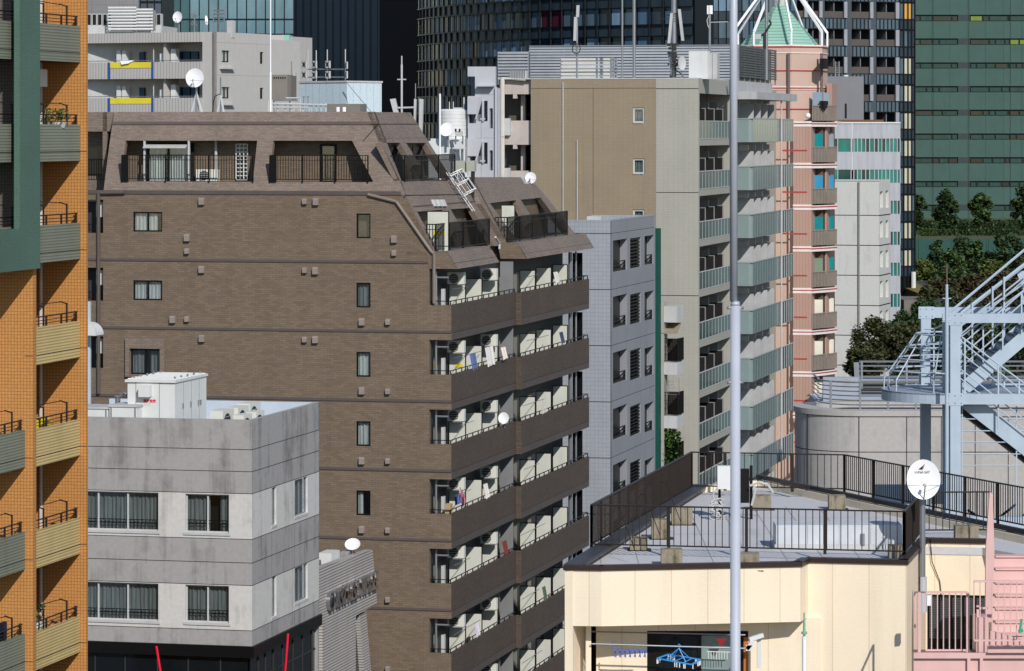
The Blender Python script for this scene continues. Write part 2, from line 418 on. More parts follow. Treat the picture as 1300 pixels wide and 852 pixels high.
# ================================================================== GREY CONCRETE BUILDING
G=Fr(320,126.0); gz=lambda y: G.Z(y)
gb=G.root('concrete_office','stained grey concrete office with curtained windows and black glass ground floor','building')
uL=G.U(40); vB=8.56; T=.18
ys=[533.5,571,599,627,685,715,743.5,801,820.5]
def span(px0,px1): return (G.U(px0),G.U(px1))
wf={ 3:[span(60,201)+(gz(678),gz(628.5)),span(235.3,290.6)+(gz(678),gz(629))], 6:[span(60,201)+(gz(793),gz(744.8)),span(235.3,290.6)+(gz(792.5),gz(745))]}
def sw(px0,px1,yb,yt,yref=None):
    v0=G.V(px0);v1=G.V(px1); return (v0,v1,G.Z(yb,0,v0),G.Z(yt,0,v0))
ws={3:[sw(344.8,351,668,619.7),sw(374.3,390.7,656.5,610)],6:[sw(345,351,784,733.5),sw(374.3,390.7,766.5,721.5)]}
for i in range(8):
    z1,z0=gz(ys[i]),gz(ys[i+1]); m=MB()
    hf=wf.get(i,[]); hs=ws.get(i,[])
    m.wall('x',uL,0,z0,z1,0,T,hf); m.wall('y',T,vB,z0,z1,0,-T,hs)
    m.build('wall',M['conclt'] if i in(3,6) else M['conc'],gb)
m=MB()
for y in ys[1:-1]:
    z=gz(y); m.box(uL,.003,-.003,0.0005,z-.012,z+.012); m.box(0.0005,.003,0.0005,vB,z-.012,z+.012)

for px in (345,374,): 
    v=G.V(px); m.box(.0005,.0025,v-.008,v+.008,gz(743.5),gz(685)); m.box(.0005,.0025,v-.008,v+.008,gz(820),gz(801))
m.build('joint',M['groove'],gb)
for i,(rows) in wf.items():
    for j,(a,b,z0,z1) in enumerate(rows):
        if j==0: window(gb,'x',a,b,z0,z1,.1,frame=.05,mull=(.455,.72),fm='whitegrey',curt='curtg',sill=.14,rail=.38)
        else: window(gb,'x',a,b,z0,z1,.1,frame=.05,mull=(.5,),fm='whitegrey',curt='curtg',gaps=((.52,.75),) if i==3 else (),sill=.14,rail=.42)
for i,rows in ws.items():
    for j,(a,b,z0,z1) in enumerate(rows):
        window(gb,'y',a,b,z0,z1,-.08,out=1,frame=.03,mull=(.5,) if j else (),fm='steel',curt='curtg' if j else None,sill=.10)
# parapet inside, roof, back walls
zr=gz(533.5); m=MB(); m.box(uL,0,vB-.2,vB,zr-1.05,zr+.001); m.box(uL,0.001-T,T+.001,T+.03,zr-1.05,zr-.02); m.box(-T-.03,-T-.001,T,vB,zr-1.05,zr-.02)
m.build('parapet_lining',M['roofwhite'],gb)
MB().box(uL,-T,T,vB-.2,zr-1.2,zr-1.0).build('roof',M['roofwhite'],gb)
MB().box(uL,-.001,vB-.19,vB+.0,0,zr-1.06).build('rear_wall',M['conc'],gb)
# black glazed ground floors
zg=gz(820.5); m=MB(); m.box(uL,.1,-.1,.0,zg-.42,zg+.0); m.box(0,.1,0,vB+.1,zg-.42,zg); m.build('canopy_trim',M['black'],gb)
m=MB(); m.box(uL,-.12,.12,.2,0,zg-.42); m.box(-.2,-.12,.12,vB,0,zg-.42); m.build('glass_wall',M['glassd'],gb)
m=MB()
for px in (121,159,200,239,280): u=G.U(px,.1); m.box(u-.02,u+.02,.08,.12,0,zg-.42)
for v in [G.V(p,-.1) for p in (328,337,347,359,372,384,396,404)]: m.box(-.12,-.08,v-.025,v+.025,0,zg-.42)
m.box(-.12,-.085,.1,vB,G.Z(845,0,4)-.03,G.Z(845,0,4)+.03); m.build('mullion',M['darkgrey'],gb)
# roof cubicle
v0=1.6; u0,u1=G.U(162,v0),G.U(222,v0); v1=G.V(262,u1); z1=G.Z(486,u1,v0); zf=zr-1.0
cu=G.root('rooftop_equipment_cubicle','white steel equipment cubicle with door and vent hood on the concrete roof','cubicle',(u0+u1)/2,(v0+v1)/2,zf)
MB().box(u0,u1,v0,v1,zf,z1).build('body',M['white'],cu)
m=MB(); q=[(u0-.08,v0-.08,z1+.002),(u1+.05,v0-.08,z1+.002),(u1+.05,v1+.05,z1+.002),(u0-.08,v1+.05,z1+.002)]
m.ext(q,(0,0,.09)); 
for i in range(9):
    v=v0+(v1-v0)*(i+.5)/9; m.box(u0-.05,u1+.02,v-.04,v+.04,z1+.09,z1+.13)
m.build('roof_sheet',M['white'],cu)
m=MB()
for i in range(5):
    for uu in (u0+.15,u1-.1):
        v=v0+(v1-v0)*(i+.4)/5; m.ball((uu,v,z1+.17),.045,8,4)
m.build('lifting_bolt',M['grey'],cu)
a,b=G.U(173,v0),G.U(202,v0); zz=lambda y:G.Z(y,u0,v0)
d=MB().box(a,b,v0-.012,v0-.001,zz(533),zz(482.5)).build('door',M['white'],cu)
m=MB(); m.box(a-.02,a,v0-.014,v0-.002,zz(533),zz(482)); m.box(b,b+.02,v0-.014,v0-.002,zz(533),zz(482)); m.box(a,b,v0-.014,v0-.002,zz(482.5),zz(482)); m.build('door_seam',M['grey'],d)
a,b=G.U(179,v0),G.U(193,v0); m=MB()
m.ext([(a,v0-.3,zz(503)),(a,v0-.3,zz(490)),(a,v0-.014,zz(488)),(a,v0-.014,zz(502))],(b-a,0,0)); m.build('vent_hood',M['white'],d)
MB().box(G.U(183.5,v0),G.U(192,v0),v0-.018,v0-.013,zz(514),zz(510.5)).build('notice',M['panelw'],d)
def text(s,size,mat,name,parent,loc,rot,ext=.01,sx=1,bold=0,off=None):
    c=bpy.data.curves.new('lettering','FONT'); c.body=s; c.size=size; c.extrude=ext; c.offset=bold; c.resolution_u=3
    t=bpy.data.objects.new('tmp',c); me=bpy.data.meshes.new_from_object(t); bpy.data.objects.remove(t); bpy.data.curves.remove(c)
    me.materials.clear(); me.materials.append(mat)
    o=bpy.data.objects.new(name,me); COL.objects.link(o); o.parent=parent
    off=OFF.get(parent.name,(0,0,0)) if parent else (0,0,0)
    o.location=Vector(loc)-Vector(off); o.rotation_euler=rot; o.scale=(sx,1,1); return o
text('高圧危険',.12,M['red'],'warning_lettering',d,(G.U(182.3,v0),v0-.02,zz(510)),(math.pi/2,0,0),.003,bold=.004)
for k,px in enumerate((233,243,253)):
    v=G.V(px,u1); MB().box(u1+.001,u1+.004,v-.012,v+.012,zf,z1-.05).build('door_seam',M['grey'],cu)
for px,y in ((231.6,515),(241.6,513),(251.3,511),(254,510.5)):
    v=G.V(px,u1); z=G.Z(y,u1,v); MB().box(u1+.003,u1+.05,v-.03,v+.03,z-.09,z+.09).build('handle',M['steel'],cu)
# low boxes, vent pipe, AC units on the roof
for (pa,pb,yt,lab) in ((60,137,518,'low white cistern box behind the concrete parapet, partly hidden by the orange block'),(139,174,516.5,'low white cistern box between the vent pipe and the equipment cubicle')):
    v=1.0; a,b=G.U(pa,v),G.U(pb,v); z=G.Z(yt,a,v)
    r=G.root('cistern_box',lab,'cistern box',(a+b)/2,v+.5,zf); MB().box(a,b,v,v+1.3,zf,z).build('body',M['white'],r)
    MB().box(a-.04,b+.04,v-.04,v+1.34,z+.002,z+.07).build('lid',M['whitegrey'],r)
    m=MB(); m.box(a+.05,a+.09,v-.03,v-.001,z-.6,z); m.box(b-.09,b-.05,v-.03,v-.001,z-.6,z); m.build('clasp',M['grey'],r)
v=3.0; r=G.root('vent_pipe','short curved steel vent pipe beside the white equipment cubicle','vent pipe',G.U(150,v),v,zf)
u=G.U(149.5,v); m=MB(); m.tube((u,v,zf),(u,v,G.Z(504,u,v)),.1,12); m.tube((u,v,G.Z(504,u,v)),(u,v,G.Z(502,u,v)),.14,12); pts=[]
for i in range(7):
    t=math.pi*i/6; pts.append((u+.3-.13*math.cos(t)-.1,v+.15,G.Z(504.5,u,v)+.16*math.sin(t)))
m.path(pts,.045,8); m.build('pipe',M['steel'],r)
def acunit(fr,u,v,z,w=.8,d=.3,h=.6,label='',group=None,face='side',cat='air conditioner'):
    """outdoor unit; fan grille on the +u side (face='side') or the -v side"""
    r=fr.root('air_conditioner_unit',label,cat,u,v,z,group)
    if face=='side': du,dv=d/2,w/2
    else: du,dv=w/2,d/2
    MB().box(u-du,u+du,v-dv,v+dv,z+.05,z+h).build('casing',M['acw'],r)
    m=MB(); m.box(u-du*.9,u+du*.9,v-dv*.9,v-dv*.6,z,z+.049); m.box(u-du*.9,u+du*.9,v+dv*.6,v+dv*.9,z,z+.049); m.build('foot',M['grey'],r)
    m=MB(); rr=h*.38; c=(z+.05+h)/1-(z)*0
    zc=z+h*.52
    n=20
    if face=='side':
        m.ext([(u+du+.001,v-dv*.25+rr*math.cos(6.283*i/n),zc+rr*math.sin(6.283*i/n)) for i in range(n)],(.012,0,0))
    else:
        m.ext([(u-du*.25+rr*math.cos(6.283*i/n),v-dv-.001,zc+rr*math.sin(6.283*i/n)) for i in range(n)],(0,-.012,0))
    f=m.build('fan_grille',M['darkgrey'],r)
    m=MB()
    for i in range(5):
        q=(i-2)*rr*.36
        if face=='side': m.box(u+du+.013,u+du+.02,v-dv*.25-rr,v-dv*.25+rr,zc+q-.006,zc+q+.006)
        else: m.box(u-du*.25-rr,u-du*.25+rr,v-dv-.02,v-dv-.013,zc+q-.006,zc+q+.006)
    m.build('guard_wire',M['acw'],f)
    return r
for i,(px,y,du,lab) in enumerate(((282,531,0,'beige air conditioner nearest the front in the row behind the concrete parapet'),(301,527,0,'beige air conditioner in the middle of the row behind the concrete parapet'),(316,522,0,'beige air conditioner farthest back in the row behind the concrete parapet'))):
    v=2.6+i*1.5; u=G.U(px,v); acunit(G,u,v,zf,1.35,.5,G.Z(y-11,u,v)-zf,lab,'air conditioners on the concrete roof')
for i,(px,lab) in enumerate(((310,'low white air conditioner beside the parapet corner, nearer of the pair'),(330,'low white air conditioner beside the parapet corner, farther of the pair'))):
    v=1.0+i*1.3; u=G.U((308,324)[i],v); acunit(G,u,v,zf,1.0,.4,G.Z(526-i*4,u,v)-zf,lab,'air conditioners on the concrete roof')
# red banner poles in front
for (p0,p1,lab) in (((198.5,820.5),(208,880),'leaning red pole standing in front of the black glass, left of the two'),((365.7,804.5),(360,880),'leaning red pole standing in front of the black glass, right of the two')):
    D=119 if p0[0]<300 else 128; a=Vector(wp(p0[0],p0[1],D)); b=Vector(wp(p1[0],p1[1],D)); d=(b-a); b=a+d*(a.z/(a.z-b.z)); 
    WF.top(MB().tube(b,a,.04,8),'banner_pole',M['red'],lab,'pole',b.x,b.y,0,'red poles')

# ================================================================== SIGN BUILDING (grey siding, steel letters)
S=Fr(405,136.2)
sb=S.root('shop_building','grey lap siding shop building with a leaning fin wall and steel letters','building')
sz=lambda y,px: (S.sp(px,y,0))
def SP(px,y,u=0): return S.sp(px,y,u)
poly=[SP(405,722),SP(473,698),SP(479,766),SP(452,781.5),SP(451.5,900),SP(410.5,900),SP(410,781),SP(405,784)]
m=MB(); m.ext(poly,(-.35,0,0)); m.build('fin_wall',M['siding'],sb)
poly=[SP(460,781.5),SP(468,777.5),SP(478,900),SP(468,900)]
m=MB(); m.ext([(p[0]-.1,p[1],p[2]) for p in poly],(-.3,0,0)); m.build('fin_wall',M['siding'],sb)
poly=[SP(450,783),SP(461,777),SP(470,900),SP(450,900)]
m=MB(); m.ext([(p[0]-.3,p[1],p[2]) for p in poly],(-.04,0,0)); m.build('window',M['glassd'],sb)
m=MB(); a=SP(451.5,810);b=SP(460,805); m.bar((a[0]-.28,a[1],a[2]),(b[0]-.28,b[1],b[2]),.06); m.build('transom',M['black'],sb)
zroof=S.Z(728,0,0)
vE=SP(470,770)[1]
m=MB(); m.box(-6,-.36,.2,vE-.3,0,zroof-.9); m.build('body',M['conclt'],sb)
p=SP(405,722); 
base=SP(413,772); end=SP(473.3,743)
t=text('ONSTAGE WARE',1.02,M['chrome'],'sign_lettering',sb,(.08,base[1],SP(413.5,776)[2]),(0,0,0),.1,1,.008)
t.rotation_euler=Matrix(((0,0,1),(1,0,0),(0,1,0))).to_euler()
w=max(v.co.x for v in t.data.vertices); t.scale=((end[1]-base[1]+.25)/w,1,1)
a=S.fp(404,704,3.2); b=S.fp(433,722,3.2)
S.top(MB().box(a[0],min(b[0],-.42),3.2,4.4,zroof-.9,S.Z(703,0,3.2)),'duct_housing',M['white'],'white duct housing on the roof behind the lap siding fin wall','duct',a[0],3.2,zroof-.9)
a=S.fp(405,713,1.6); b=S.fp(426,722,1.6); z=S.Z(716,0,1.6)
S.top(MB().tube((a[0],1.6,z),(min(b[0],-.42),1.6,z),.16,12),'duct_pipe',M['steel'],'thick grey duct pipe lying in front of the white duct housing','duct',a[0],1.6,z-.16)
a=S.fp(432,704,5.6);b=(-.42,0,0)
S.top(MB().box(a[0],b[0],5.6,6.2,zroof-.9,S.Z(701,0,5.6)),'roof_upstand',M['conc'],'low grey concrete upstand behind the siding fin wall','roof block',a[0],5.6,zroof-.9)
def dish(fr,u,v,z,rx,rz,label,tilt=0.35,yaw=0.0,mast=1.0,group=None,mastr=.03,feed=True,logo=False,mat='dish',basez=None):
    """satellite dish facing the camera side (-v) turned by yaw; centre at height z"""
    zb=z-mast if basez is None else basez
    r=fr.root('satellite_dish',label,'satellite dish',u,v,zb,group)
    m=MB(); n=28; R=Matrix.Rotation(yaw,3,'Z')@Matrix.Rotation(-tilt,3,'X')
    C=Vector((u,v,z)); rings=[]
    for j in range(5):
        q=j/4.; rings.append([C+R@Vector((rx*q*math.cos(6.2832*i/n),-.22*rx*q*q,rz*q*math.sin(6.2832*i/n))) for i in range(n)])
    vs=[p for g in rings for p in g]; fs=[]
    for j in range(4):
        for i in range(n): fs.append((j*n+i,j*n+(i+1)%n,(j+1)*n+(i+1)%n,(j+1)*n+i))
    m.add(vs,fs); k=Vector(R@Vector((0,.02,0)))
    m.add([p+k for p in vs],[tuple(reversed(f)) for f in fs]); m.sm=True
    db=m.build('reflector',M[mat],r)
    if feed:
        m=MB(); e=C+R@Vector((0,-rx*.95,-rz*.35)); m.tube(C+R@Vector((0,-.2*rx,-rz*.98)),e,.018,6); m.tube(C+R@Vector((-rx*.93,-.2*rx,-.3*rz)),e,.007,5); m.tube(C+R@Vector((rx*.93,-.2*rx,-.3*rz)),e,.007,5)
        m.build('feed_arm',M['steel'],r); m=MB(); m.tube(e,e+R@Vector((0,.12,.03)),.045,8); m.build('receiver',M['whitegrey'],r)
    m=MB(); bk=C+R@Vector((0,.14,0)); m.tube((u,v+.16,zb),(u,v+.16,z),mastr,10); m.tube((u,v+.16,z),bk,mastr*1.2,8); m.build('mast',M['steel'],r)
    return r,C,R
z=S.Z(692,0,6); u=S.U(448,6); dish(S,u,6,z,.32,.27,'white oval satellite dish on the roof of the lap siding shop',mast=.9,feed=False,tilt=.6)

# white awning and pale blue strip between orange and brown blocks
Q=Fr(115,135)
r=Q.root('narrow_building','narrow pale blue wall with a domed white awning between the orange and brown blocks','building')
MB().box(Q.U(90),Q.U(114),0,.15,0,Q.Z(383)).build('wall',M['roofwhite'],r)
m=MB(); a=Q.U(106,-.6); c=Q.U(121.5,-.6)
n=8; prof=[(math.sin(math.pi/2*i/n),math.cos(math.pi/2*i/n)) for i in range(n+1)]
zb=Q.Z(426,0,-.6); zt_=Q.Z(410,0,-.6)
pts=[(a+(c-a)*x, -.6, zb+(zt_-zb)*y) for x,y in prof]+[(a,-.6,zb)]
m.ext(pts,(0,.9,0)); m.build('awning',M['white'],r)
# ================================================================== BROWN TILED APARTMENT BUILDING
B=Fr(573,146.0)
bb=B.root('apartment_building','brown tiled apartment building with sloping mansard top and stacked side balconies','building')
ub=B.U(545,0); vS=B.V(655,0); dU=.25; vE2=B.V(748,dU)
z246=B.Z(247,-3,0); SL=.54
zband=lambda k: B.Z(432+88.45*k)           # underside of balcony band k
bh=44.5/F*146.0
# slope planes:  front  v = SL*(z-z246) ; side u = usl - SL*(z-zs)
pS=B.fp(552,320,0); usl,zs=pS[0],pS[2]
def FS(px,py,off=0): return B.hit(px,py,0,1,-SL,-SL*z246+off)
def SS(px,py,du=0): return B.hit(px,py,1,0,SL,usl+SL*zs+du)
# --- front wall below the mansard
wins=[(169,206,294,269),(169,206,381,355.8),(166,203.5,475,443)]+[(452.3,470.3,302.5+87.9*i,271+87.9*i) for i in range(5)]
holes=[(B.U(a),B.U(b),B.Z(c,B.U(a)),B.Z(d,B.U(a))) for a,b,c,d in wins]
uw=B.U(110); ue=B.U(131)
lef=[(uw-3,ue,B.Z(296,ue),B.Z(253.5,ue)),(uw-3,ue,B.Z(382,ue),B.Z(340,ue)),(uw-3,ue,B.Z(467.5,ue),B.Z(427,ue)),(uw-3,ue,B.Z(556,ue),B.Z(515,ue))]
zlow=B.Z(335.5); 
hipu=lambda z: usl-SL*(z-zs)
m=MB(); m.wall('x',uw-3,ub,0,zlow,0,.25,holes+lef)
# between joint and mansard foot: right edge follows the slope
m.wall('x',uw-3,B.U(540),zlow,zlow+.0001,0,.25)
hz=[h for h in holes+lef if h[3]>zlow]
uX=hipu(z246)-.02
m.wall('x',uw-3,uX,zlow,z246,0,.25,hz)
m.ext([(uX,0,zlow),(ub,0,zlow),(hipu(zs),0,zs),(uX,0,z246)],(0,.25,0))
m.build('front_wall',M['brown'],bb)
# body
MB().box(uw-3,ub-.02,.9,vE2-.6,0,zs-.2).build('core_wall',M['brown'],bb)
# window units
for i,(a,b,z0,z1) in enumerate(holes):
    if i<3: window(bb,'x',a,b,z0,z1,.06,mull=(.5,),frame=.06,curt='curt' if i<2 else 'curtg',gaps=((.78,1.0),) if i==0 else (((.5,.6),) if i==2 else ()),sill=.05,back=.6)
    else: window(bb,'x',a,b,z0,z1,.06,frame=.06,curt=[None,'curtg','curt','curt','curt'][i-3],gaps=((.38,1.0),) if i==7 else (),sill=.04,back=.6)
m=MB(); a,b,c,d=B.U(160),B.U(210),B.Z(485),B.Z(434.5)
m.wall('x',a,b,c,d,-.14,0,[(holes[2][0]-.02,holes[2][1]+.02,holes[2][2]-.2,holes[2][3]+.03)]); m.build('bay_surround',M['brown2'],bb)
# recessed openings at the left end
for i,(a,b,z0,z1) in enumerate(lef):
    m=MB(); m.box(a,b-.02,.7,.75,z0-.2,z1+.2); m.build('recess_wall',M['darkgrey'],bb)
    m=MB(); railing(m,(a,.12,z0+.02),(b,.12,z0+.02),.35,.11,.01); m.build('recess_railing',M['black'],bb)
    if i<3:
        c=B.U(119); MB().box(c,B.U(129),.3,.6,z1-.75,z1-.12).build('recess_air_conditioner',M['acw'],bb)
# joint courses on the front
m=MB();g=MB()
for k in range(-1,6):
    z=zband(k)+.345 if k>=0 else zlow+.0
    z=B.Z(335.3+88.3*(k+1)) 
    x0=uw-3; x1=0 if k>=0 else ub
    m.box(x0,x1,-.004,-.0005,z+.02,z+.12); g.box(x0,x1,-.006,-.0005,z-.015,z+.02)
m.box(uw-3,uX-.15,-.004,-.0005,z246-.02,z246+.14); g.box(uw-3,uX-.1,-.006,-.0005,z246-.055,z246-.021)
m.build('joint_course',M['brownjoint'],bb); g.build('joint',M['groove'],bb)
# vent hoods
hood=[(256.7,255.5,1),(238,301.7,1),(238,318.7,0),(256.7,342,1),(220,405.5,1),(238,405,0),(257,429.5,1),(387.5,255.7,0),(401.7,256,1),(501,303.5,1),(501,321,0),(387.5,343,0),(401,343.7,1),(460,408.5,1),(493,408.7,0),(387.5,431,0),(401,431,1),(460,496,1),(493,496.7,0),(460,584.7,1),(493,585,0),(460,672,1),(493,673,0),(493,761,0),(493,849,0)]
for px,py,big in hood:
    w=(7.0 if big else 5.6)/F*150; h=(8.6 if big else 6.6)/F*150; c=B.fp(px,py)
    m=MB(); x0,x1,z0,z1=c[0]-w/2,c[0]+w/2,c[2]-h/2,c[2]+h/2
    m.ext([(x0,0,z0),(x0,-.16,z0),(x0,-.16,z1-.06),(x0,-.1,z1),(x0,0,z1)],(w,0,0)); m.build('vent_hood',M['hood'] if 'hood' in M else M['whitegrey'],bb)
# --- mansard front
topy=142
def quad_f(p,mt='brown2',name='mansard_wall'):
    pts=[FS(*q) for q in p]; MB().ext(pts,(0,.28,0)).build(name,M[mt],bb)
ztop=FS(300,142)[2]
zo=FS(300,178.6)[2]; zsill=FS(300,230.5)[2]
vof=lambda z: SL*(z-z246)
def mans(cells,thk=.28,mt='brown2'):
    for (a0,a1,za,b0,b1,zb_) in cells:
        pts=[(a0,vof(za),za),(a1,vof(za),za),(b1,vof(zb_),zb_),(b0,vof(zb_),zb_)]
        MB().ext(pts,(0,thk,0)).build('mansard_wall',M[mt],bb)
uoff=lambda px,z: B.U(px,vof(z))
L0,L1=uoff(133,zsill),uoff(133,zsill)
mans([(uoff(131,z246),hipu(z246),z246,uoff(133,zsill),hipu(zsill),zsill),
      (uoff(133,zsill),uoff(153,zsill),zsill,uoff(139.5,zo),uoff(159.5,zo),zo),
      (uoff(321,zsill),uoff(341,zsill),zsill,uoff(326.5,zo),uoff(347,zo),zo),
      (uoff(474,zsill),hipu(zsill),zsill,uoff(447,zo),hipu(zo),zo),
      (uoff(139.5,zo),hipu(zo),zo,uoff(145,ztop),hipu(ztop),ztop)])
m=MB();g=MB(); zj=FS(300,157.5)[2]
for (z0,z1,mb,o) in ((zj-.02,zj+.1,m,-.004),(zj-.05,zj-.02,g,-.006)):
    mb.ext([(uoff(142,zj),vof(z0)+o,z0),(hipu(z0),vof(z0)+o,z0),(hipu(z1),vof(z1)+o,z1),(uoff(142,zj),vof(z1)+o,z1)],(0,-.002,0))
m.build('joint_course',M['brownjoint'],bb); g.build('joint',M['groove'],bb)
# left recessed part of the top storey
a=uoff(100,zo)-2; b=uoff(139,zo)
m=MB(); m.box(a,b+.3,2.0,2.3,FS(120,167)[2],ztop); m.box(a,b+.5,3.0,3.2,z246-1,ztop-.1); m.build('recess_wall',M['brown2'],bb)
m=MB(); m.box(a,b,2.9,2.99,FS(120,222)[2],FS(120,186)[2]); m.build('recess_window',M['glassd'],bb)
m=MB(); railing(m,(a,.9,zsill-.05),(uoff(135,zsill),.9,zsill-.05),.95,.11,.012); m.build('recess_railing',M['black'],bb)
B.top(MB().tube((uoff(120,zsill)+.5,1.4,zsill-.1),(uoff(120,zsill)+.5,1.4,zsill+.85),.3,16),'washing_machine',M['steel'],'shiny round machine on the recessed top balcony beside the orange block','appliance',uoff(120,zsill)+.5,1.4,zsill-.1)
# loggias behind the openings
def loggia(p0,p1,depth=1.7):
    a,b=B.U(p0,1),B.U(p1,1); v1=vof(zsill)+depth
    m=MB(); m.box(a-.4,b+.3,v1,v1+.15,zsill-.3,zo+.1); m.box(a-.4,a-.3,vof(zo)+.1,v1,zsill-.3,zo+.1); m.box(b+.2,b+.3,vof(zo)+.1,v1,zsill-.3,zo+.1)
    m.each('loggia_wall',M['brown'],bb)
    m=MB(); m.box(a-.4,b+.3,vof(zo)+.3,v1,zo,zo+.1); m.box(a-.4,b+.3,.5,v1,zsill-.25,zsill-.05); m.each('loggia_floor',M['grey'],bb)
    return v1
v1=loggia(153,326); fr=lambda px,py: B.fp(px,py,v1)
def lwin(p0,p1,y0,y1,mull,curt,gaps=()):
    a=fr(p0,y0);b=fr(p1,y1)
    return window(bb,'x',a[0],b[0],a[2],b[2],v1-.08,mull=mull,frame=.09,curt=curt,gaps=gaps,back=.3)
m=MB(); c=fr(192,232); e=fr(245,184)
window(bb,'x',c[0],e[0],c[2],e[2],v1-.5,mull=(.5,),frame=.08,curt='curt',gaps=((.4,.5),),back=.35)
a=fr(185,0);  m=MB()
for px in (190.5,246.5): q=fr(px,200); m.box(q[0]-.04,q[0]+.04,v1-.75,v1-.67,zsill-.1,zo)
m.build('downpipe',M['whitegrey'],bb)
q=fr(190,184.5); q2=fr(244,184.5); m=MB(); m.ext([(q[0],v1-.9,q[2]-.12),(q[0],v1-.9,q[2]-.07),(q[0],v1-.5,q[2]+.05),(q[0],v1-.5,q[2])],(q2[0]-q[0],0,0)); m.build('awning',M['whitegrey'],bb)
q=fr(275.5,200); MB().tube((q[0],v1-.15,zsill-.1),(q[0],v1-.15,zo),.06,8).build('downpipe',M['whitegrey'],bb)
a=fr(300.5,228); b=fr(315,183); m=MB(); m2=MB()
m2.box(a[0],b[0],v1-.05,v1-.01,a[2],b[2])
for i in range(4): x=a[0]+(b[0]-a[0])*i/3; m.box(x-.02,x+.02,v1-.1,v1-.055,a[2],b[2])
for i in range(10): z=a[2]+(b[2]-a[2])*i/9; m.box(a[0],b[0],v1-.104,v1-.058,z-.022,z+.022)
f=m.build('glass_block_window',M['white'],bb); m2.build('pane',M['glassd'],f)
def frail(p0,p1,py1=196.5,slant=False):
    a,b=B.U(p0,.05),B.U(p1,.05); v=vof(zsill)-.1; h=FS(300,196.5)[2]-zsill+.0
    m=MB(); railing(m,(a,v,zsill-.02),(b,v,zsill-.02),h,.115,.011,.035,posts=3,post=.025,bottom=.12,mid=h-.2)
    m.box(a,a+.28,v-.02,v+.05,zsill,zsill+h); m.build('loggia_railing',M['black'],bb)
frail(153.5,320)
v1=loggia(341,474)
lwin(407,427.5,232,183,(),'curt',((0.0,.1),))
frail(341.5,466)
q=fr(254,228)
acunit(B,B.U(263,1.5),1.6,zsill-.05,.95,.35,.55,'white air conditioner standing in the wide top loggia of the brown building',None,'front')
potted=None
# white basin / pot in loggia
m=MB(); m.tube((B.U(178,1.2),1.2,zsill-.05),(B.U(178,1.2),1.2,zsill+.3),.13,12,.1); B.top(m,'flower_pot',M['darkgrey'],'dark flower pot on the floor of the wide top loggia','pot',B.U(178,1.2),1.2,zsill-.05)
# --- mansard side, bay 1 and bay 2
def sq(pts,du=0,th=.28,name='mansard_side_wall',mt='brown2'):
    MB().ext([SS(p[0],p[1],du) for p in pts],(-th,0,0)).build(name,M[mt],bb)
HP=lambda py: (hipu(B.Z(py)),)
def hip(py,fr_=True):
    # point of the hip edge on screen at height py, for the tilted part and the vertical part
    for i in range(60): pass
    z=B.Z(py,-2,.5); v=max(0,vof(z)); return (hipu(z),v,z)
def sqp(pts,du=0,mt='brown2'):
    P=[p if len(p)==3 else SS(p[0],p[1],du) for p in pts]; MB().ext(P,(-.28,0,0)).build('mansard_side_wall',M[mt],bb)
sqp([hip(142),(521,143),(545,181.5),hip(181.5)])
sqp([hip(181.5),(483.5,181.5),(508,230),hip(230)])
sqp([(508,181.5),(515.5,181.5),(545,229),(536,229)])
sqp([(540.5,181.5),(545,181.5),(575,230),(569,230)])
sqp([hip(230),(575,229.5),(588,227),(611,263),(525.5,269)])
sqp([hip(230),(525.5,269),hip(269)])
sqp([hip(269),(529.5,268.7),(557,319.5),hip(320)])
sqp([(562,266.5),(572,265.6),(600,314.5),(589,316)])
sqp([(599,263.8),(611,263),(640,311.5),(628,312.5)])
m=MB()
a,b_,c,d=SS(470,157),SS(531,157),SS(531,158.2),SS(470,158.2)
m.ext([(p[0]+.006,p[1],p[2]) for p in (a,b_,c,d)],(-.005,0,0))
a,b_,c,d=SS(513,247.5),SS(601,246),SS(602,247.4),SS(514,248.8)
m.ext([(p[0]+.006,p[1],p[2]) for p in (a,b_,c,d)],(-.005,0,0)); m.build('joint',M['groove'],bb)
# inner rooms behind side openings
z230=zsill; zA=B.Z(181.5,-2,.9); z268=B.Z(268,-2,2); z320=zs
m=MB()
m.box(-3.95,hipu(z230)-1.15,vof(z230)+1.95,9.2,z230-.2,zA+.05)          # top storey inner wall
m.box(-9,hipu(z320)-1.25,.4,11.9,zs-1.2,z268+.1)
m.build('inner_wall',M['brown'],bb)
m=MB(); m.box(-9,hipu(z230)-.1,1.0,9.2,z230-.25,z230-.02); m.box(-9,hipu(zA)-.1,1.6,9.2,zA+.06,zA+.2)
m.box(-9,hipu(z268)-.1,.3,11.8,z268+.1,z268+.25); m.build('floor_slab',M['brownjoint'],bb)
MB().box(uw,hipu(ztop)-.2,vof(ztop)+.15,8.6,ztop-.5,ztop-.35).build('roof',M['roofgrey'],bb)
m=MB(); m.box(uw,hipu(ztop)-.3,8.7,9.3,z230-1.5,ztop); m.box(uw,uw+.2,2,9,z246,ztop); m.box(uw,-3,9.3,9.5,z246-2,z230+.0); m.build('rear_wall',M['brown2'],bb)
MB().box(-14,hipu(B.Z(229,0,10))-.3,9.5,11.9,z246-2.0,B.Z(229,0,10)-.3).build('roof',M['roofgrey'],bb)
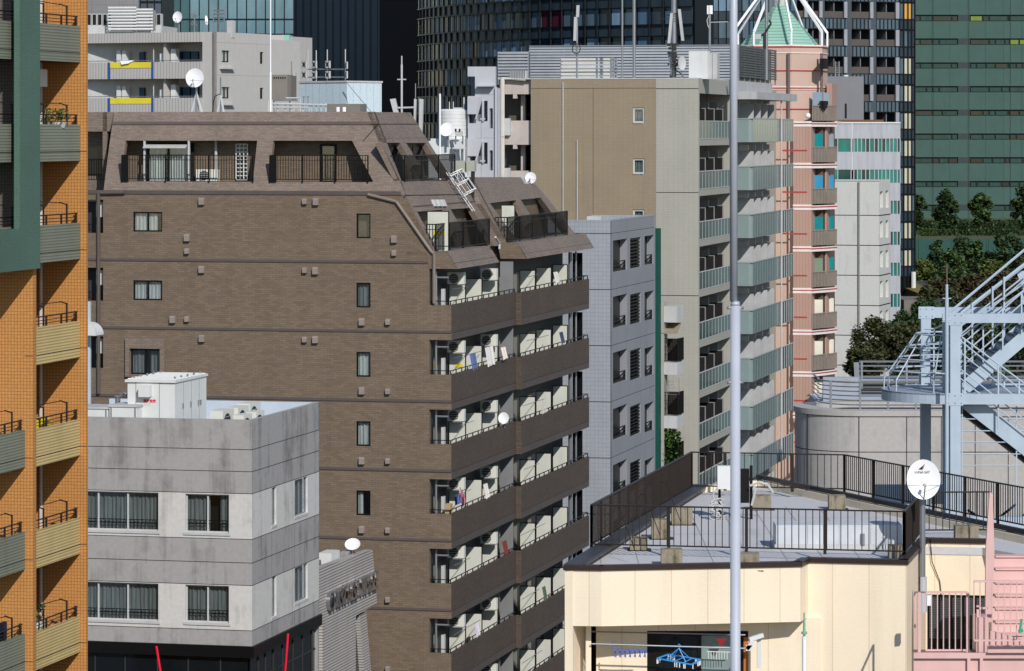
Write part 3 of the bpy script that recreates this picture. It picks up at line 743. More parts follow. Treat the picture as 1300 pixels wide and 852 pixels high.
# doors/windows in side openings
def sidedoor(v0,v1_,z0,z1_,u,mt='black',pane='glassd'):
    f=MB().box(u-.02,u+.03,v0,v1_,z0,z1_).build('balcony_door',M[mt],bb); MB().box(u+.031,u+.036,v0+.08,v1_-.08,z0+.08,z1_-.1).build('pane',M[pane],f)
iu=hipu(z230)-1.15
for v in (2.6,6.6): sidedoor(v,v+1.7,z230,zA-.1,iu)
iu2=hipu(z320)-1.25
for v in (1.2,6.6): sidedoor(v,v+1.8,zs-.2,z268-.2,iu2)
def panel(u0,u1,v,z0,z1,parent,mt='panelw',sticker=False,frame=True):
    p=MB().box(u0,u1,v,v+.03,z0,z1).build('partition_panel',M[mt],parent)
    if frame:
        m=MB(); m.box(u1,u1+.035,v-.01,v+.045,z0-.1,z1+.03); m.box(u0-.03,u0,v-.01,v+.045,z0-.1,z1+.03); m.box(u0,u1,v-.01,v+.045,z1,z1+.035); m.box(u0,u1,v-.011,v+.045,z0+.28,z0+.31); m.build('panel_frame',M['black'],p)
    if sticker: MB().box(u1-.32,u1-.05,v-.006,v-.001,z0+.04,z0+.2).build('sticker',M['yellow'],p)
    return p
pp=panel(hipu(zA)-.95+.0,hipu(zA)-.35,2.5,z230+.2,zA-.3,bb,frame=False)
v=B.V(569,usl+.0); 
q0=B.hit(543,318,0,1,0,1.6); q1=B.hit(569,269,0,1,0,1.6); panel(q0[0],q1[0],1.6,zs-.1,q1[2],bb)
MB().box(q1[0]-.3-.35,q1[0]-.35+.2,1.59,1.595,q1[2]-1.0,q1[2]-.8).build('sticker',M['yellow'],bb)
q0=B.hit(637,277,0,1,0,14.2); q1=B.hit(653,261,0,1,0,14.2); panel(q0[0],q1[0],14.2,zs-.1,q1[2],bb)
# balcony railings of the mansard levels
def srail(u,v0,v1_,z,h,name='mansard_railing',ret=None):
    m=MB(); railing(m,(u,v0,z),(u,v1_,z),h,.13,.0105,.045,posts=max(2,int((v1_-v0)/2.2)),post=.03,bottom=.08,mid=h-.22)
    if ret: railing(m,(ret,v0,z),(u,v0,z),h,.12,.014,.045,bottom=.08,mid=h-.22)
    m.build(name,M['black'],bb)
hr=(230-196.7)/F*147
srail(hipu(z230)+.02,.95,9.6,z230+.0,hr,ret=hipu(z230)-.7)
srail(usl+.0,.15,B.V(621,usl),zs+.0,35/F*146,ret=usl-.4)
srail(usl+dU,vS+.25,B.V(720,usl+dU),zs-.0,35/F*146,ret=usl-.3)
# lips below the railings
def lip(v0,v1_,uo,name='mansard_lip'):
    z1=B.Z(319.5); z0=B.Z(341.5); a=B.U(567)+uo; c=B.U(580)+uo
    m=MB(); m.ext([(a,v0,z1),(c,v0,z0),(c-.12,v0,z0),(a-.25,v0,z1)],(0,v1_-v0,0)); m.build(name,M['brown2'],bb)
    m=MB(); m.box(usl-1.2+uo,a-.1,v0,v1_,z1-.15,z1-.02); m.build('balcony_floor',M['grey'],bb)
    zj=(z0+z1)/2-.12; uj=a+(c-a)*(z1-zj)/(z1-z0); m=MB(); m.ext([(uj+.004,v0,zj),(uj+.0135,v0,zj-.025),(uj+.0,v0,zj-.025),(uj-.01,v0,zj)],(0,v1_-v0,0)); m.build('joint',M['groove'],bb)
    m=MB(); m.ext([(usl-.4+uo,v0-.02,z1),(a,v0-.02,z1),(c,v0-.02,z0),(ub+uo-.0,v0-.02,z0)],(0,.2,0)); m.build('front_strip',M['brown'],bb)
lip(0.0,B.V(628,0)-.1,0); lip(vS,vE2+.1,dU)
# bay 2 roof slope
sqp([(597,225),(661,225),(666,233),(680,234),(694,250),(611,259)],dU)
sqp([(611,259),(622,258),(655,303),(640,304)],dU)
sqp([(655,254),(661,253.5),(690,300),(680,301)],dU)
sqp([(686,251),(694,250),(730,297),(722,299)],dU)
zr2=B.Z(225,0,13.5)
m=MB(); m.box(-10,hipu(zr2)-.15,vS+.3,vE2-1,zr2-.4,zr2-.2); m.build('roof',M['roofgrey'],bb)
m=MB(); m.box(-10,hipu(zs)-1.0,vS+.3,vE2-.6,zs-1.5,B.Z(257,0,16)); m.build('inner_wall',M['brown'],bb)
# dark step face between the bays
P=[SS(588,227),SS(629.5,294),SS(640,311.5)]
m=MB(); vq=P[0][1]
za_,zb2=P[0][2],zs-.2; m.ext([(hipu(za_)-.1,vS,za_),(hipu(za_)+dU,vS,za_),(hipu(zb2)+dU,vS,zb2),(hipu(zb2)-.1,vS,zb2)],(0,.28,0)); m.build('step_wall',M['brown'],bb)
# --- balcony bands
def door_set(parent,u,v0,v1_,z0,z1_):
    f=MB().box(u-.01,u+.04,v0,v1_,z0,z1_).build('balcony_door',M['black'],parent); MB().box(u+.041,u+.046,v0+.07,(v0+v1_)/2-.03,z0+.1,z1_-.08).build('pane',M['glassd'],f)
side=tile('brown_tile_shaded',(98,85,76),(86,75,67),(70,62,57),.30,.09,.010,var=.1,big=.1); M['brownshaded']=side  # brown front tile darkened: shade on the side is put into the colour
def bal(k,bay):
    zb_=zband(k); zt_=zb_+bh
    if bay==1: v0,v1_,uo=0.0,vS,0.0
    else: v0,v1_,uo=vS,vE2,dU
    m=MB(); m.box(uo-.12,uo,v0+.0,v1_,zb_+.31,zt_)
    p=m.build('balcony',M['brownshaded'],bb)
    m=MB(); m.box(uo-.118,uo-.004,v0+.002,v1_-.001,zb_,zb_+.289); m.build('band_foot',M['brownjoint'],p)
    m=MB(); m.box(uo-.118,uo-.012,v0+.003,v1_-.001,zb_+.289,zb_+.31); m.build('joint',M['groove'],p)
    m=MB(); 
    if bay==1: m.wall('x',ub,-.0005,zb_,zt_,-.001,.11)
    else: m.wall('x',0.002,dU-.0005,zb_,zt_,v0-.001,v0+.11)
    m.build('front_return',M['brown'] if bay==1 else M['brownshaded'],p)  # far bay's return takes the darkened tile, its shade painted in
    m=MB(); m.box(ub+uo-.1,uo-.12,v0+.12,v1_-.02,zb_+.003,zb_+.2); m.build('balcony_floor',M['grey'],p)
    m=MB(); ur=uo-.06
    m.tube((ur,v0+.06,zt_+.16),(ur,v1_-.05,zt_+.16),.022,6)
    n=int((v1_-v0)/.95)
    for i in range(n+1):
        v=v0+.08+(v1_-v0-.16)*i/n; m.bar((ur,v,zt_),(ur,v,zt_+.16),.04)
    if bay==1: m.tube((ub+.02,.06,zt_+.16),(ur,.06,zt_+.16),.02,6); m.bar((ub+.1,.06,zt_),(ub+.1,.06,zt_+.16),.035)
    else: m.tube((ub+uo,v1_-.06,zt_+.16),(ur,v1_-.06,zt_+.16),.02,6)
    m.build('railing',M['black'],p)
    m=MB(); vv=random.uniform(.5,2.0)+v0; m.tube((uo-.14,vv,zt_+.63),(uo-.14,vv+random.uniform(2.4,5),zt_+.63),.014,5); m.build('drying_rod',M['steel'],p)
    zf=zb_+.2; zp=zt_+.84
    ps=(590.5,611.3,631.5) if bay==1 else (679,699.3,720)
    for i,px in enumerate(ps):
        v=B.V(px,uo-.17); panel(uo-.86,uo-.17,v,zf+.2,zp,p,sticker=(k>=2))
    if bay==1:
        v=B.V(652,uo-.1); panel(uo-.72,uo-.12,v,zf+.1,zb_+2.85,p,mt='grey',frame=False)
    # doors on the core wall, pipes
    for i in range(4 if bay==1 else 5):
        v=v0+.5+i*2.9
        if v+1.8<v1_: door_set(p,ub-.02+uo*0,v,v+1.7,zf,zf+2.0)
    if bay==1:
        m=MB(); m.tube((ub+.2,.35,zf),(ub+.2,.35,zb_+2.85),.05,8); m.tube((ub+.2,.35,zb_+2.6),(ub+.75,.35,zb_+2.6),.045,8); m.build('downpipe',M['steel'],p)
        MB().box(ub+.28,ub+.42,.9,1.1,zf+.2,zf+1.9).build('door_jamb',M['whitegrey'],p)
    else:
        m=MB(); v=B.V(724,uo-.25); m.tube((uo-.25,v,zf),(uo-.25,v,zb_+2.88),.1,10); m.tube((uo-.25,v+1.3,zf),(uo-.25,v+1.3,zb_+2.88),.05,8); m.build('downpipe',M['steel'],p)
        q0=B.hit(727,400,0,1,0,vE2-.4); q1=B.hit(739,400,0,1,0,vE2-.4)
        m=MB(); m.box(q0[0],q1[0],vE2-.4,vE2-.3,zf+.9,zb_+2.75); m.build('end_screen',M['black'],p)
    return p
for k in range(0,7):
    bal(k,1)
    bal(k,2)
MB().box(ub-.02,ub+.0,.26,vE2-.61,0,zs-.25).build('side_wall',M['darkgrey'],bb)
m=MB(); m.box(ub-.0,0,.0,.1,0,zband(6)+.1); m.build('front_wall',M['brown'],bb)
# front opening over the topmost band is closed above by the lip
# air conditioners hung under the ceilings
ords=['topmost','second','third','fourth','fifth','sixth','lowest']
for k in range(0,7):
    zc=zband(k)+bh+44/F*146
    for j,px in enumerate((590.5,631.5)):
        if j==0: u=-.42; v=B.V(px,-.17)-.5
        else: u=-.42; v=B.V(px,-.17)-.5
        r=acunit(B,u,v,zc-.92-.0+(.13 if j else .2),.72,.3,.55,'air conditioner over the %s partition on the %s side balcony of the brown building'%('first' if j==0 else 'third',ords[k]),'air conditioners hung on the side balconies','front')
# drain pipes on the front
def fpath(pts,r,v=-.07): return [ (B.hit(x,y,0,1,0,v)) for x,y in pts]
m=MB(); m.path(fpath([(158,244.5),(125,245),(125,500)],.06),.085,8); m.build('downpipe',M['brownjoint'],bb)
m=MB(); m.path(fpath([(467,247),(503,256)],.06)+fpath([(503,256),(547.5,319.5),(551,322),(551,385)],.06),.07,8); m.build('downpipe',M['hoodpipe'] if 'hoodpipe' in M else M['whitegrey'],bb)
m=MB(); m.path([B.hit(x,y,1,0,0,.25) for x,y in ((629,301),(634,309),(634,316))],.05,8); m.build('downpipe',M['whitegrey'],bb)
# ladder cage on the slope
r=B.root('ladder_cage','steel caged ladder leaning over the brown mansard slope','ladder',*SS(575,232))
def LP(x,y,o): p=SS(x,y); return Vector((p[0]+o*.88,p[1],p[2]+o*.47))
m=MB()
for (a,b) in (((558,232),(572,252)),((564,226),(588,249))):
    pass
C0,C1=LP(566,226,.5),LP(583,251,.5); ax=(C1-C0).normalized()
sd=Vector((0,1,0)); nn=ax.cross(sd).normalized()
for t in (0,.5,1):
    c=C0.lerp(C1,t); ring=[c+sd*.42*math.cos(x)+nn*.36*math.sin(x) for x in [math.pi*2*i/16 for i in range(17)]]; m.path(ring,.024,5)
for x in (0,.8,1.6,2.4,3.14,4,5.3): q=sd*.42*math.cos(x)+nn*.36*math.sin(x); m.tube(C0+q,C1+q,.013,5)
for s in (-.22,.22):
    m.tube(C0+sd*s-nn*.3-ax*.2,C1+sd*s-nn*.3+ax*.9,.018,5)
for i in range(8): c=C0+ax*i*.28-nn*.3; m.tube(c-sd*.22,c+sd*.22,.012,5)
m.build('cage',M['dish'],r)
# roof-side slats (three small vents on the slope)
for px in (547,552.5,558):
    p=[SS(px,253.5),SS(px+3.2,253.3),SS(px+6.5,261.5),SS(px+3.4,261.8)]
    MB().ext([(q[0]+.12,q[1],q[2]) for q in p],(-.12,0,0)).build('roof_vent',M['whitegrey'],bb)
# things on balconies
v=B.V(641,.1); dish(B,.05,v,B.Z(531,.05,v),.24,.26,'small white satellite dish on a side balcony rail of the brown building',mast=.45,feed=False,tilt=.2)
def cloth(fr,u,v,z,w,h,mat,label,name='laundry',cat='laundry'):
    m=MB(); n=10
    for i in range(n):
        for j in range(4):
            f=lambda a,b: (u+.05*math.sin(a*1.7)+.03*b, v+w*(a/n-.5)*(1-.1*b/4), z-h*b/4-.06*(a%3==0)*(b==4))
            m.face(f(i,j),f(i+1,j),f(i+1,j+1),f(i,j+1))
    return fr.top(m,name,mat,label,cat,u,v,z-h,smooth=True)
wc=fabric('white_laundry',(226,220,216),6,.2); bl=fabric('blue_pink_laundry',(110,130,190),7,.6)
cloth(B,-.1,B.V(621,-.1),B.Z(444,-.1,5),1.6,.8,wc,'white laundry hanging on the second side balcony of the brown building')
cloth(B,.02,B.V(638,0),B.Z(443,0,8),.9,.5,fabric('cream_laundry',(224,208,198),6,.2),'pale pink cloth at the far end of the second side balcony','laundry')
v=B.V(584,.0); r=B.root('laundry','blue and pink laundry on a hanger at the fourth side balcony','laundry',0,v,B.Z(645,0,1.2))
zq=B.Z(629,0,1.4); 
pk_=fabric('pink_laundry',(214,130,150),6,.3)
for i in range(7):
    q=Vector((random.uniform(-.12,.16),v+random.uniform(-.4,.4),zq+random.uniform(-.05,.12))); w=random.uniform(.12,.22); h=random.uniform(.25,.5); MB().add([q+Vector((0,-w,0)),q+Vector((.03,0,.03)),q+Vector((0,w,0)),q+Vector((.05,w*.8,-h)),q+Vector((-.02,0,-h*1.15)),q+Vector((.04,-w*.9,-h))],[(0,1,4,5),(1,2,3,4)]).build('cloth',pk_ if i in (2,5) else bl,r)
m=MB(); m.path([(0,v+.12*math.sin(t),zq+.17+.16*math.cos(t)) for t in [i*.6 for i in range(10)]],.025,5); m.build('hanger_hook',M['pink'],r)
p=B.fp(574,740,-.0); z=zband(3)+bh
r=B.root('cardboard_box','cardboard box on the parapet corner of the fourth side balcony band','box',B.U(569),.2,z)
MB().box(B.U(564),B.U(575)-.14,.13,.5,z+.001,z+.4).build('carton',paint('cardboard',(176,150,108)),r)
MB().box(B.U(564)-.005,B.U(575)-.135,.27,.33,z+.4,z+.404).build('tape',paint('tape',(206,190,150)),r)
m=MB(); v=B.V(590.5,-.17)-.01; m.box(-.6,-.28,v-.012,v-.002,B.Z(468.5,0,2),B.Z(464,0,2)); m.build('notice',M['yellow'],bb)

random.seed(11)
its=[(1,1,600,1.1,.7,(90,110,150),'blue striped towel over the rail of the second side balcony, first unit'),(3,1,616,.8,.6,(220,214,204),'cream towel on the fourth side balcony of the brown building, before the second partition'),
(2,2,688,1.2,.6,(196,190,180),'pale sheet on the third side balcony, far bay, between first and second partition'),(4,1,640,.9,.55,(120,60,60),'dark red cloth at the fifth side balcony before the grey divider'),
(5,2,690,.7,.6,(86,104,86),'green cloth on the sixth side balcony in the far bay'),(0,2,705,.9,.5,(210,206,200),'white cloth on the topmost side balcony in the far bay'),(5,1,604,.7,.55,(206,200,214),'lilac cloth on the sixth side balcony in the near bay'),(1,2,712,.8,.5,(70,76,100),'navy cloth on the second side balcony in the far bay')]
for k,bay,px,w,h,c,lab in its:
    uo=(0 if bay==1 else dU)-.14; v=B.V(px,uo); z=zband(k)+bh+.62
    cloth(B,uo,v,z,w,h,fabric('cloth_colour',c,6,.25),lab)
# rooftop: dish on slope bay 2
p=SS(674,232,dU); dish(B,p[0],p[1],B.Z(226,p[0],p[1]),.27,.28,'white satellite dish on the lower roof edge of the brown building',mast=.5,feed=True,tilt=.15)
# --- rooftop items of the brown building
zR=ztop-.35
def rootf(v,px): return B.U(px,v)
v=4.0; dish(B,B.U(248,v),v,B.Z(99.3,B.U(248,v),v),.41,.42,'large white satellite dish on a tripod on the brown roof before the yellow banded apartments',basez=zR,mastr=.05,tilt=.12)
u=B.U(248,v); m=MB()
for a in (-.32,.32): m.tube((u,v+.16,B.Z(118,u,v)),(u+a,v+.16,zR),.04,6,.08)
m.tube((u,v+.16,B.Z(118,u,v)),(u,v+.7,zR),.03,6); B.top(m,'dish_tripod',M['whitegrey'],'grey tripod base under the large roof dish','tripod',u,v,zR)
v=5.0; u=B.U(280,v); r=B.root('roof_mast','short steel mast on a splayed base beside the large roof dish','mast',u,v,zR)
m=MB(); m.tube((u,v,zR),(u,v,B.Z(98,u,v)),.035,6); m.build('pole',M['steel'],r); m=MB()
for a in (-.2,.2): m.tube((u,v,B.Z(121,u,v)),(u+a,v,zR),.04,6,.07)
m.build('base',M['whitegrey'],r)
m=MB(); m.path([(u,v,B.Z(119,u,v)),(u-.25,v,B.Z(122,u,v)),(u-.33,v,B.Z(130,u,v)),(u-.4,v,zR)],.02,5); m.build('cable',M['black'],r)
v=6.0; u=B.U(343.5,v); m=MB(); m.tube((u,v,zR),(u,v,B.Z(92,u,v)),.045,8); m.tube((u,v,B.Z(92,u,v)),(u,v,B.Z(-25,u,v)),.028,8)
r=B.root('lightning_rod','tall thin white roof mast rising past the grey box in front of the teal glass','mast',u,v,zR); m.build('pole',M['dish'],r)
m=MB()
for a in (-.12,.12): m.bar((u+a,v,zR),(u+a*.6,v,B.Z(127,u,v)),.05)
m.build('base',M['whitegrey'],r)
v=6.5; a,b=B.U(344,v),B.U(369,v); r=B.root('equipment_cabinet','brown grey equipment cabinet on legs on the roof beside the thin white mast','cabinet',(a+b)/2,v,zR)
z0,z1=B.Z(126,a,v),B.Z(95,a,v); MB().box(a,b-.15,v,v+.9,z0,z1).build('body',paint('warm_grey_cabinet',(128,122,112)),r); MB().box(b-.15,b,v+.02,v+.88,z0,z1-.04).build('side_door',paint('warm_grey_cabinet_dark',(110,104,96)),r)
m=MB()
for i in range(6): m.box(a+.12+i*.1,a+.18+i*.1,v-.006,v-.001,z1-.18,z1-.1)
m.build('louvre',M['dark'],r); m=MB()
for x in (a+.05,b-.1): m.box(x,x+.06,v+.1,v+.16,zR,z0)
m.box(a-.1,b+.05,v,v+.9,z0-.08,z0-.001); m.build('leg',M['steel'],r)
# pipework rack
v=3.0; u=B.U(380,v); r=B.root('pipe_rack','cluster of valves and white pipes on the roof beside the pale blue penthouse','pipework',u,v,zR)
m=MB(); zA_=B.Z(133,u,v)
m.tube((B.U(346,v),v,zA_+.05),(B.U(415,v),v,zA_-.02),.05,6); m.tube((B.U(346,v),v,zA_-.12),(B.U(392,v),v,zA_-.12),.04,6)
m.tube((B.U(363,v),v,B.Z(124.5,u,v)),(B.U(381,v),v,B.Z(124.5,u,v)),.04,6); m.tube((B.U(381,v),v,B.Z(124.5,u,v)),(B.U(381,v),v,zR),.04,6)
for px in (352,362,369,381,384,392,395,401,407,413): m.tube((B.U(px,v),v+.05,zR),(B.U(px,v),v+.05,zA_+random.uniform(-.05,.12)),.035,6)
m.build('pipes',M['whitegrey'],r); m=MB()
for px in (385.5,391): q=B.U(px,v); m.tube((q,v,zA_),(q,v,B.Z(122.5,u,v)),.02,6); m.tube((q-.06,v,B.Z(123,u,v)),(q+.06,v,B.Z(123,u,v)),.02,5)
m.build('valve',M['grey'],r)
v=3.5; a,b=B.U(415,v),B.U(457.5,v); B.top(MB().box(a,b,v,v+1.0,zR,B.Z(132,a,v)),'roof_box',paint('brown_grey_box',(122,116,108)),'low brown grey box on the roof in front of the pale blue penthouse','roof box',a,v,zR)
for i,px in enumerate((429,437)): q=B.U(px,v-.3); B.top(MB().tube((q,v-.3,zR),(q,v-.3,B.Z(136,q,v)),.08,10),'roof_vent_cap',M['dish'],'small white vent cap before the brown grey roof box, %s of two'%('left' if i==0 else 'right'),'vent cap',q,v-.3,zR)
# pale blue penthouse
PH=Fr(440,163,.9); r=PH.root('penthouse','pale blue panelled penthouse with antennas on top behind the brown roof','penthouse',0,0,zR-3)
zt=PH.Z(104.6); m=MB(); uA=PH.U(380); vB_=PH.V(484.5); m.box(uA,0,0,vB_,zR-3,zt)
m.build('wall',tile('pale_blue_panel',(196,210,216),(193,207,213),(172,188,194),.45,60,.02,off=0,big=.03,streak=.05),r)
m=MB(); m.box(uA-.04,.04,-.04,vB_+.04,zt+.002,zt+.08); m.build('roof_edge',M['whitegrey'],r)
for i,(px,yt,pan) in enumerate(((391,63,1),(401.5,64,1),(415.5,63,1),(438.5,62.5,2))):
    u=uA+(PH.U(px)-uA); v=1.0; u=PH.U(px,v); r=PH.root('antenna_mast','antenna mast with square panels on the pale blue penthouse, %s from the left'%('first second third fourth'.split()[i]),'antenna',u,v,zt+.08,'antenna masts on the penthouse')
    m=MB(); m.tube((u,v,zt+.08),(u,v,PH.Z(yt,u,v)),.026,6); m.build('pole',M['whitegrey'],r)
    for y in ((82,95) if pan==1 else (83,95)):
        c=PH.Z(y,u,v); w=.15 if pan==1 else .05; dx=-.02 if i==1 else (.14 if i!=0 else -.14)
        if pan==2: dx=.18
        p=MB().box(u+dx-w*.95,u+dx+w*.95,v-.14,v-.06,c-.17,c+.17).build('panel_antenna',M['whitegrey'],r)
        m=MB()
        for a in (-1,1): m.bar((u+dx-w*.8*a,v-.15,c-.14),(u+dx+w*.8*a,v-.15,c+.14),.015)
        m.box(u+dx-w*.5,u+dx+w*.5,v-.146,v-.141,c-.09,c+.09); m.build('antenna_face',M['darkgrey'],p)
    if i<3: 
        m=MB(); u2=PH.U((401.5,415.5,438.5)[i],v)
        for y in (88,98): m.tube((u,v,PH.Z(y,u,v)),(u2,v,PH.Z(y,u2,v)),.03,5)
        m.build('cross_arm',M['steel'],r)
m=MB(); m.path([PH.fp(440,105,-.3),PH.fp(472,143,-.5)],.02,4); PH.top(m,'guy_cable',M['grey'],'thin slanting guy cable in front of the pale blue penthouse','cable',0,0,zR)
# lightning mast with side panels right of penthouse
v=7.0; u=B.U(510,v); r=B.root('antenna_mast','slim white lightning mast with a side panel in front of the black tower','antenna',u,v,zR)
m=MB(); m.tube((u,v,zR),(u,v,B.Z(82,u,v)),.045,8); m.tube((u,v,B.Z(82,u,v)),(u,v,B.Z(71,u,v)),.03,6); m.tube((u-.2,v,B.Z(101,u,v)),(u+.2,v,B.Z(101,u,v)),.03,6); m.tube((u-.2,v,B.Z(137,u,v)),(B.U(526,v),v,B.Z(136.5,u,v)),.045,6)
m.build('pole',M['whitegrey'],r)
a=B.U(500,v); m=MB(); m.ext([(a-.18,v,B.Z(126,u,v)),(a+.05,v,B.Z(125,u,v)),(a+.2,v,B.Z(143,u,v)),(a-.02,v,B.Z(143,u,v))],(0,.15,0)); m.build('panel_antenna',M['whitegrey'],r)
v=8.6; u=B.U(532,v); r=B.root('antenna_mast','mobile antenna mast with tall panels behind the sloping end of the brown roof','antenna',u,v,z230)
m=MB(); m.tube((u,v,z230),(u,v,B.Z(125,u,v)),.05,6); m.tube((B.U(527.5,v),v,B.Z(125,u,v)),(B.U(527.5,v),v,B.Z(106,u,v)),.02,5); m.build('pole',M['steel'],r)
for px0,px1,yb in ((526.3,529.7,165),(533,538.5,170)):
    a,b=B.U(px0,v),B.U(px1,v); m=MB(); m.ext([(a,v-.2,B.Z(yb,u,v)),(b-.05,v-.2,B.Z(yb,u,v)),(b,v-.2,B.Z(126,u,v)),(a+.03,v-.2,B.Z(125.5,u,v))],(0,.15,0)); m.build('panel_antenna',M['whitegrey'],r)
v=8.8; u=B.U(558.5,v+3); r=B.root('roof_mast','thin white mast with a rusty tip beside the water tank','mast',u,v+3,z230-3)
m=MB(); m.tube((u,v+3,z230-3),(u,v+3,B.Z(119,u,v+3)),.045,6); m.build('pole',M['dish'],r); m=MB(); m.tube((u,v+3,B.Z(119,u,v+3)),(u,v+3,B.Z(81,u,v+3)),.025,5); m.build('tip',paint('rusty_steel',(82,52,44)),r)
# transformer-like electric boxes
v=11.0; u=B.U(585,v); r=B.root('electrical_boxes','pair of beige electrical boxes on the end of the brown roof below the small dish','electrical box',u,v,z230-.6)
for p0,p1,y0,y1 in ((577,590,219,204),(592,602.5,217.5,204)):
    a,b=B.U(p0,v),B.U(p1,v); MB().box(a,b,v,v+.35,B.Z(y0,u,v),B.Z(y1,u,v)).build('box',paint('greenish_box',(170,172,158)),r)
m=MB(); 
for px in (580,585,590,597,600): q=B.U(px,v); m.tube((q,v+.1,z230-1.2),(q+random.uniform(-.1,.1),v+.1,B.Z(215,u,v)),.05,6)
m.build('cable',M['darkgrey'],r)
# ================================================================== TALL BEIGE AND WHITE APARTMENT TOWER
K=Fr(887,204.0)
kb=K.root('apartment_tower','tall apartment tower with tan end wall and green glass balconies behind the silver pole','building')
M['tan']=tile('tan_tile_panel',(150,136,114),(146,132,111),(134,121,101),.3,.1,.01,off=0,var=.04,big=.07,streak=.1)
M['ivory']=tile('ivory_tile',(170,167,156),(167,164,153),(155,152,142),.3,.1,.01,off=0,var=.05,big=.05,streak=.1)
M['pinkgrey']=paint('pinkish_grey_paint',(190,178,170),.6,streak=.1)
M['glassgreen']=paint('green_glass_balustrade',(128,144,143),.15,var=.05,spec=.6)
M['darkgreen']=paint('dark_green_glass_balustrade',(70,90,90),.2,spec=.6)
M['mull']=paint('grey_green_mullion',(150,160,160),.5); M['whitewall']=paint('white_wall',(180,180,180),.6,streak=.15)
kt=K.Z(100); uT1=K.U(833); uT0=K.U(674); uP=K.U(632)
hw=[(K.U(803.5),K.U(818),K.Z(156),K.Z(136.5)),(K.U(803.5),K.U(818),K.Z(221),K.Z(201.5)),(K.U(803.5),K.U(818),K.Z(286),K.Z(266.5))]
MB().wall('x',uT0,uT1,0,kt,0,.3,hw).build('end_wall',M['tan'],kb)
MB().wall('x',uT1,0,0,kt,-.01,.3).build('end_wall',M['ivory'],kb)
for a,b,c,d in hw: window(kb,'x',a,b,c,d,.06,frame=.1,fm='whitegrey',curt='curtg',sill=.06,back=.35)
m=MB(); m.box(uT0,uT1,-.006,.001,K.Z(112),K.Z(111.4)); m.box(K.U(752.8),K.U(753.2),-.006,.001,0,K.Z(111)); 
for y in (112.5,244.5,375.5): m.box(uT1,0,-.016,-.009,K.Z(y)-.02,K.Z(y)+.02)
m.build('joint',M['groove'],kb)
m=MB(); m.tube((K.U(715),-.08,K.Z(290)),(K.U(715),-.08,K.Z(104)),.035,6); m.tube((K.U(733),-.08,K.Z(290)),(K.U(733),-.08,K.Z(178)),.035,6); m.each('lightning_conductor',M['whitegrey'],kb)
# recessed left part of the end wall
ops=[]
for y0,y1 in ((153,119),(217.5,184),(282,249)): ops.append((K.U(633.5),K.U(673.5),K.Z(y0),K.Z(y1)))
MB().wall('x',uP,uT0,0,kt+.0,.35,.6,ops).build('stair_wall',M['pinkgrey'],kb)
m=MB()
for a,b,c,d in ops: m.box(a,b,3.0,3.1,c-.2,d+.2)
m.each('landing_back_wall',M['dark'],kb)
m=MB(); m2=MB()
for i,(a,b,c,d) in enumerate(ops):
    m2.box(K.U(655.5),K.U(661),1.2,1.5,c,d); m2.box(K.U(649.5),K.U(654.5),.36,.59,d-.25,d); 
    m.box(K.U(633.5),K.U(655),1.9,1.95,c,d)
m2.each('landing_pillar',M['pinkgrey'],kb); m.each('landing_screen',paint('taupe_landing_wall',(92,84,76),.8),kb)
m=MB(); m.tube((K.U(637.5),.05,K.Z(228,0)),(K.U(637.5),.05,K.Z(98.5)),.14,10); m.tube((K.U(637.5),.05,K.Z(98.5)),(K.U(667),.05,K.Z(101)),.06,6); m.build('vent_duct',paint('cream_duct',(206,200,188)),kb)
m=MB()
for y in (150,214): m.box(K.U(632),K.U(647),.1,.34,K.Z(y+22),K.Z(y)); m.box(K.U(632),K.U(640),-.1,.34,K.Z(y+24),K.Z(y+22.5))
m.each('duct_box',M['whitegrey'],kb)
MB().box(uP,-.05,.61,30,0,kt-.15).build('core_wall',M['ivory'],kb) if False else None
# body/core set back from the side
ud=-1.5
vb=K.V(929,0); wB=1.3; 
MB().box(uP+.1,ud-.3,3.2,46,0,kt-.2).build('core_wall',M['ivory'],kb)
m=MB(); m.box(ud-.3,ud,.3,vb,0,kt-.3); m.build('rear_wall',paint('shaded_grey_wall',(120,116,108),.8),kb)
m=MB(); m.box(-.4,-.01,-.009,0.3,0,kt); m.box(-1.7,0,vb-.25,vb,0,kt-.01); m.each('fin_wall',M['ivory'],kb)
# bay 1: open balconies
pitch=64.2/F*204
zs0=K.Z(153); 
nfl=9
for k in range(nfl):
    zt_=zs0-k*pitch; zb_=K.Z(176.5)-k*pitch; zf=K.Z(185)-k*pitch
    p=MB().box(ud,0,.3,vb-.25,zf,zb_-.02).build('balcony',M['ivory'],kb)
    MB().box(-.05,-.03,.35,vb-.3,zb_+.03,zt_-.05).build('glass_balustrade',M['darkgreen'],p)
    m=MB(); m.box(-.07,0,.3,vb-.25,zt_-.05,zt_); m.box(-.07,0,.3,vb-.25,zb_,zb_+.04)
    n=10
    for i in range(n+1): v=.33+(vb-.62)*i/n; m.box(-.029,-.022,v-.035,v+.035,zb_,zt_)
    m.build('railing',M['whitegrey'],p)
    m=MB(); fm=MB()
    for px in (894.7,906,917):
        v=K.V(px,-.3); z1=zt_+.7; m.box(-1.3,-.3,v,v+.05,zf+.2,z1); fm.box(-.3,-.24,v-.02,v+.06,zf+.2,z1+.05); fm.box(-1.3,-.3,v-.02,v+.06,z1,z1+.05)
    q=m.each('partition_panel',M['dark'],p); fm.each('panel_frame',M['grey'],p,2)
    m=MB()
    for v in (1.0,4.0,7.5): m.box(ud,ud+.04,v,v+1.6,zf+.2,zf+2.2)
    m.each('balcony_door',M['glassd'],p)
    m=MB()
    for v in (K.V(891,-1),K.V(903,-1)): m.box(-1.2,-.6,v,v+.3,zt_+.75,zt_+1.15)
    m.each('air_conditioner',M['grey'],p)
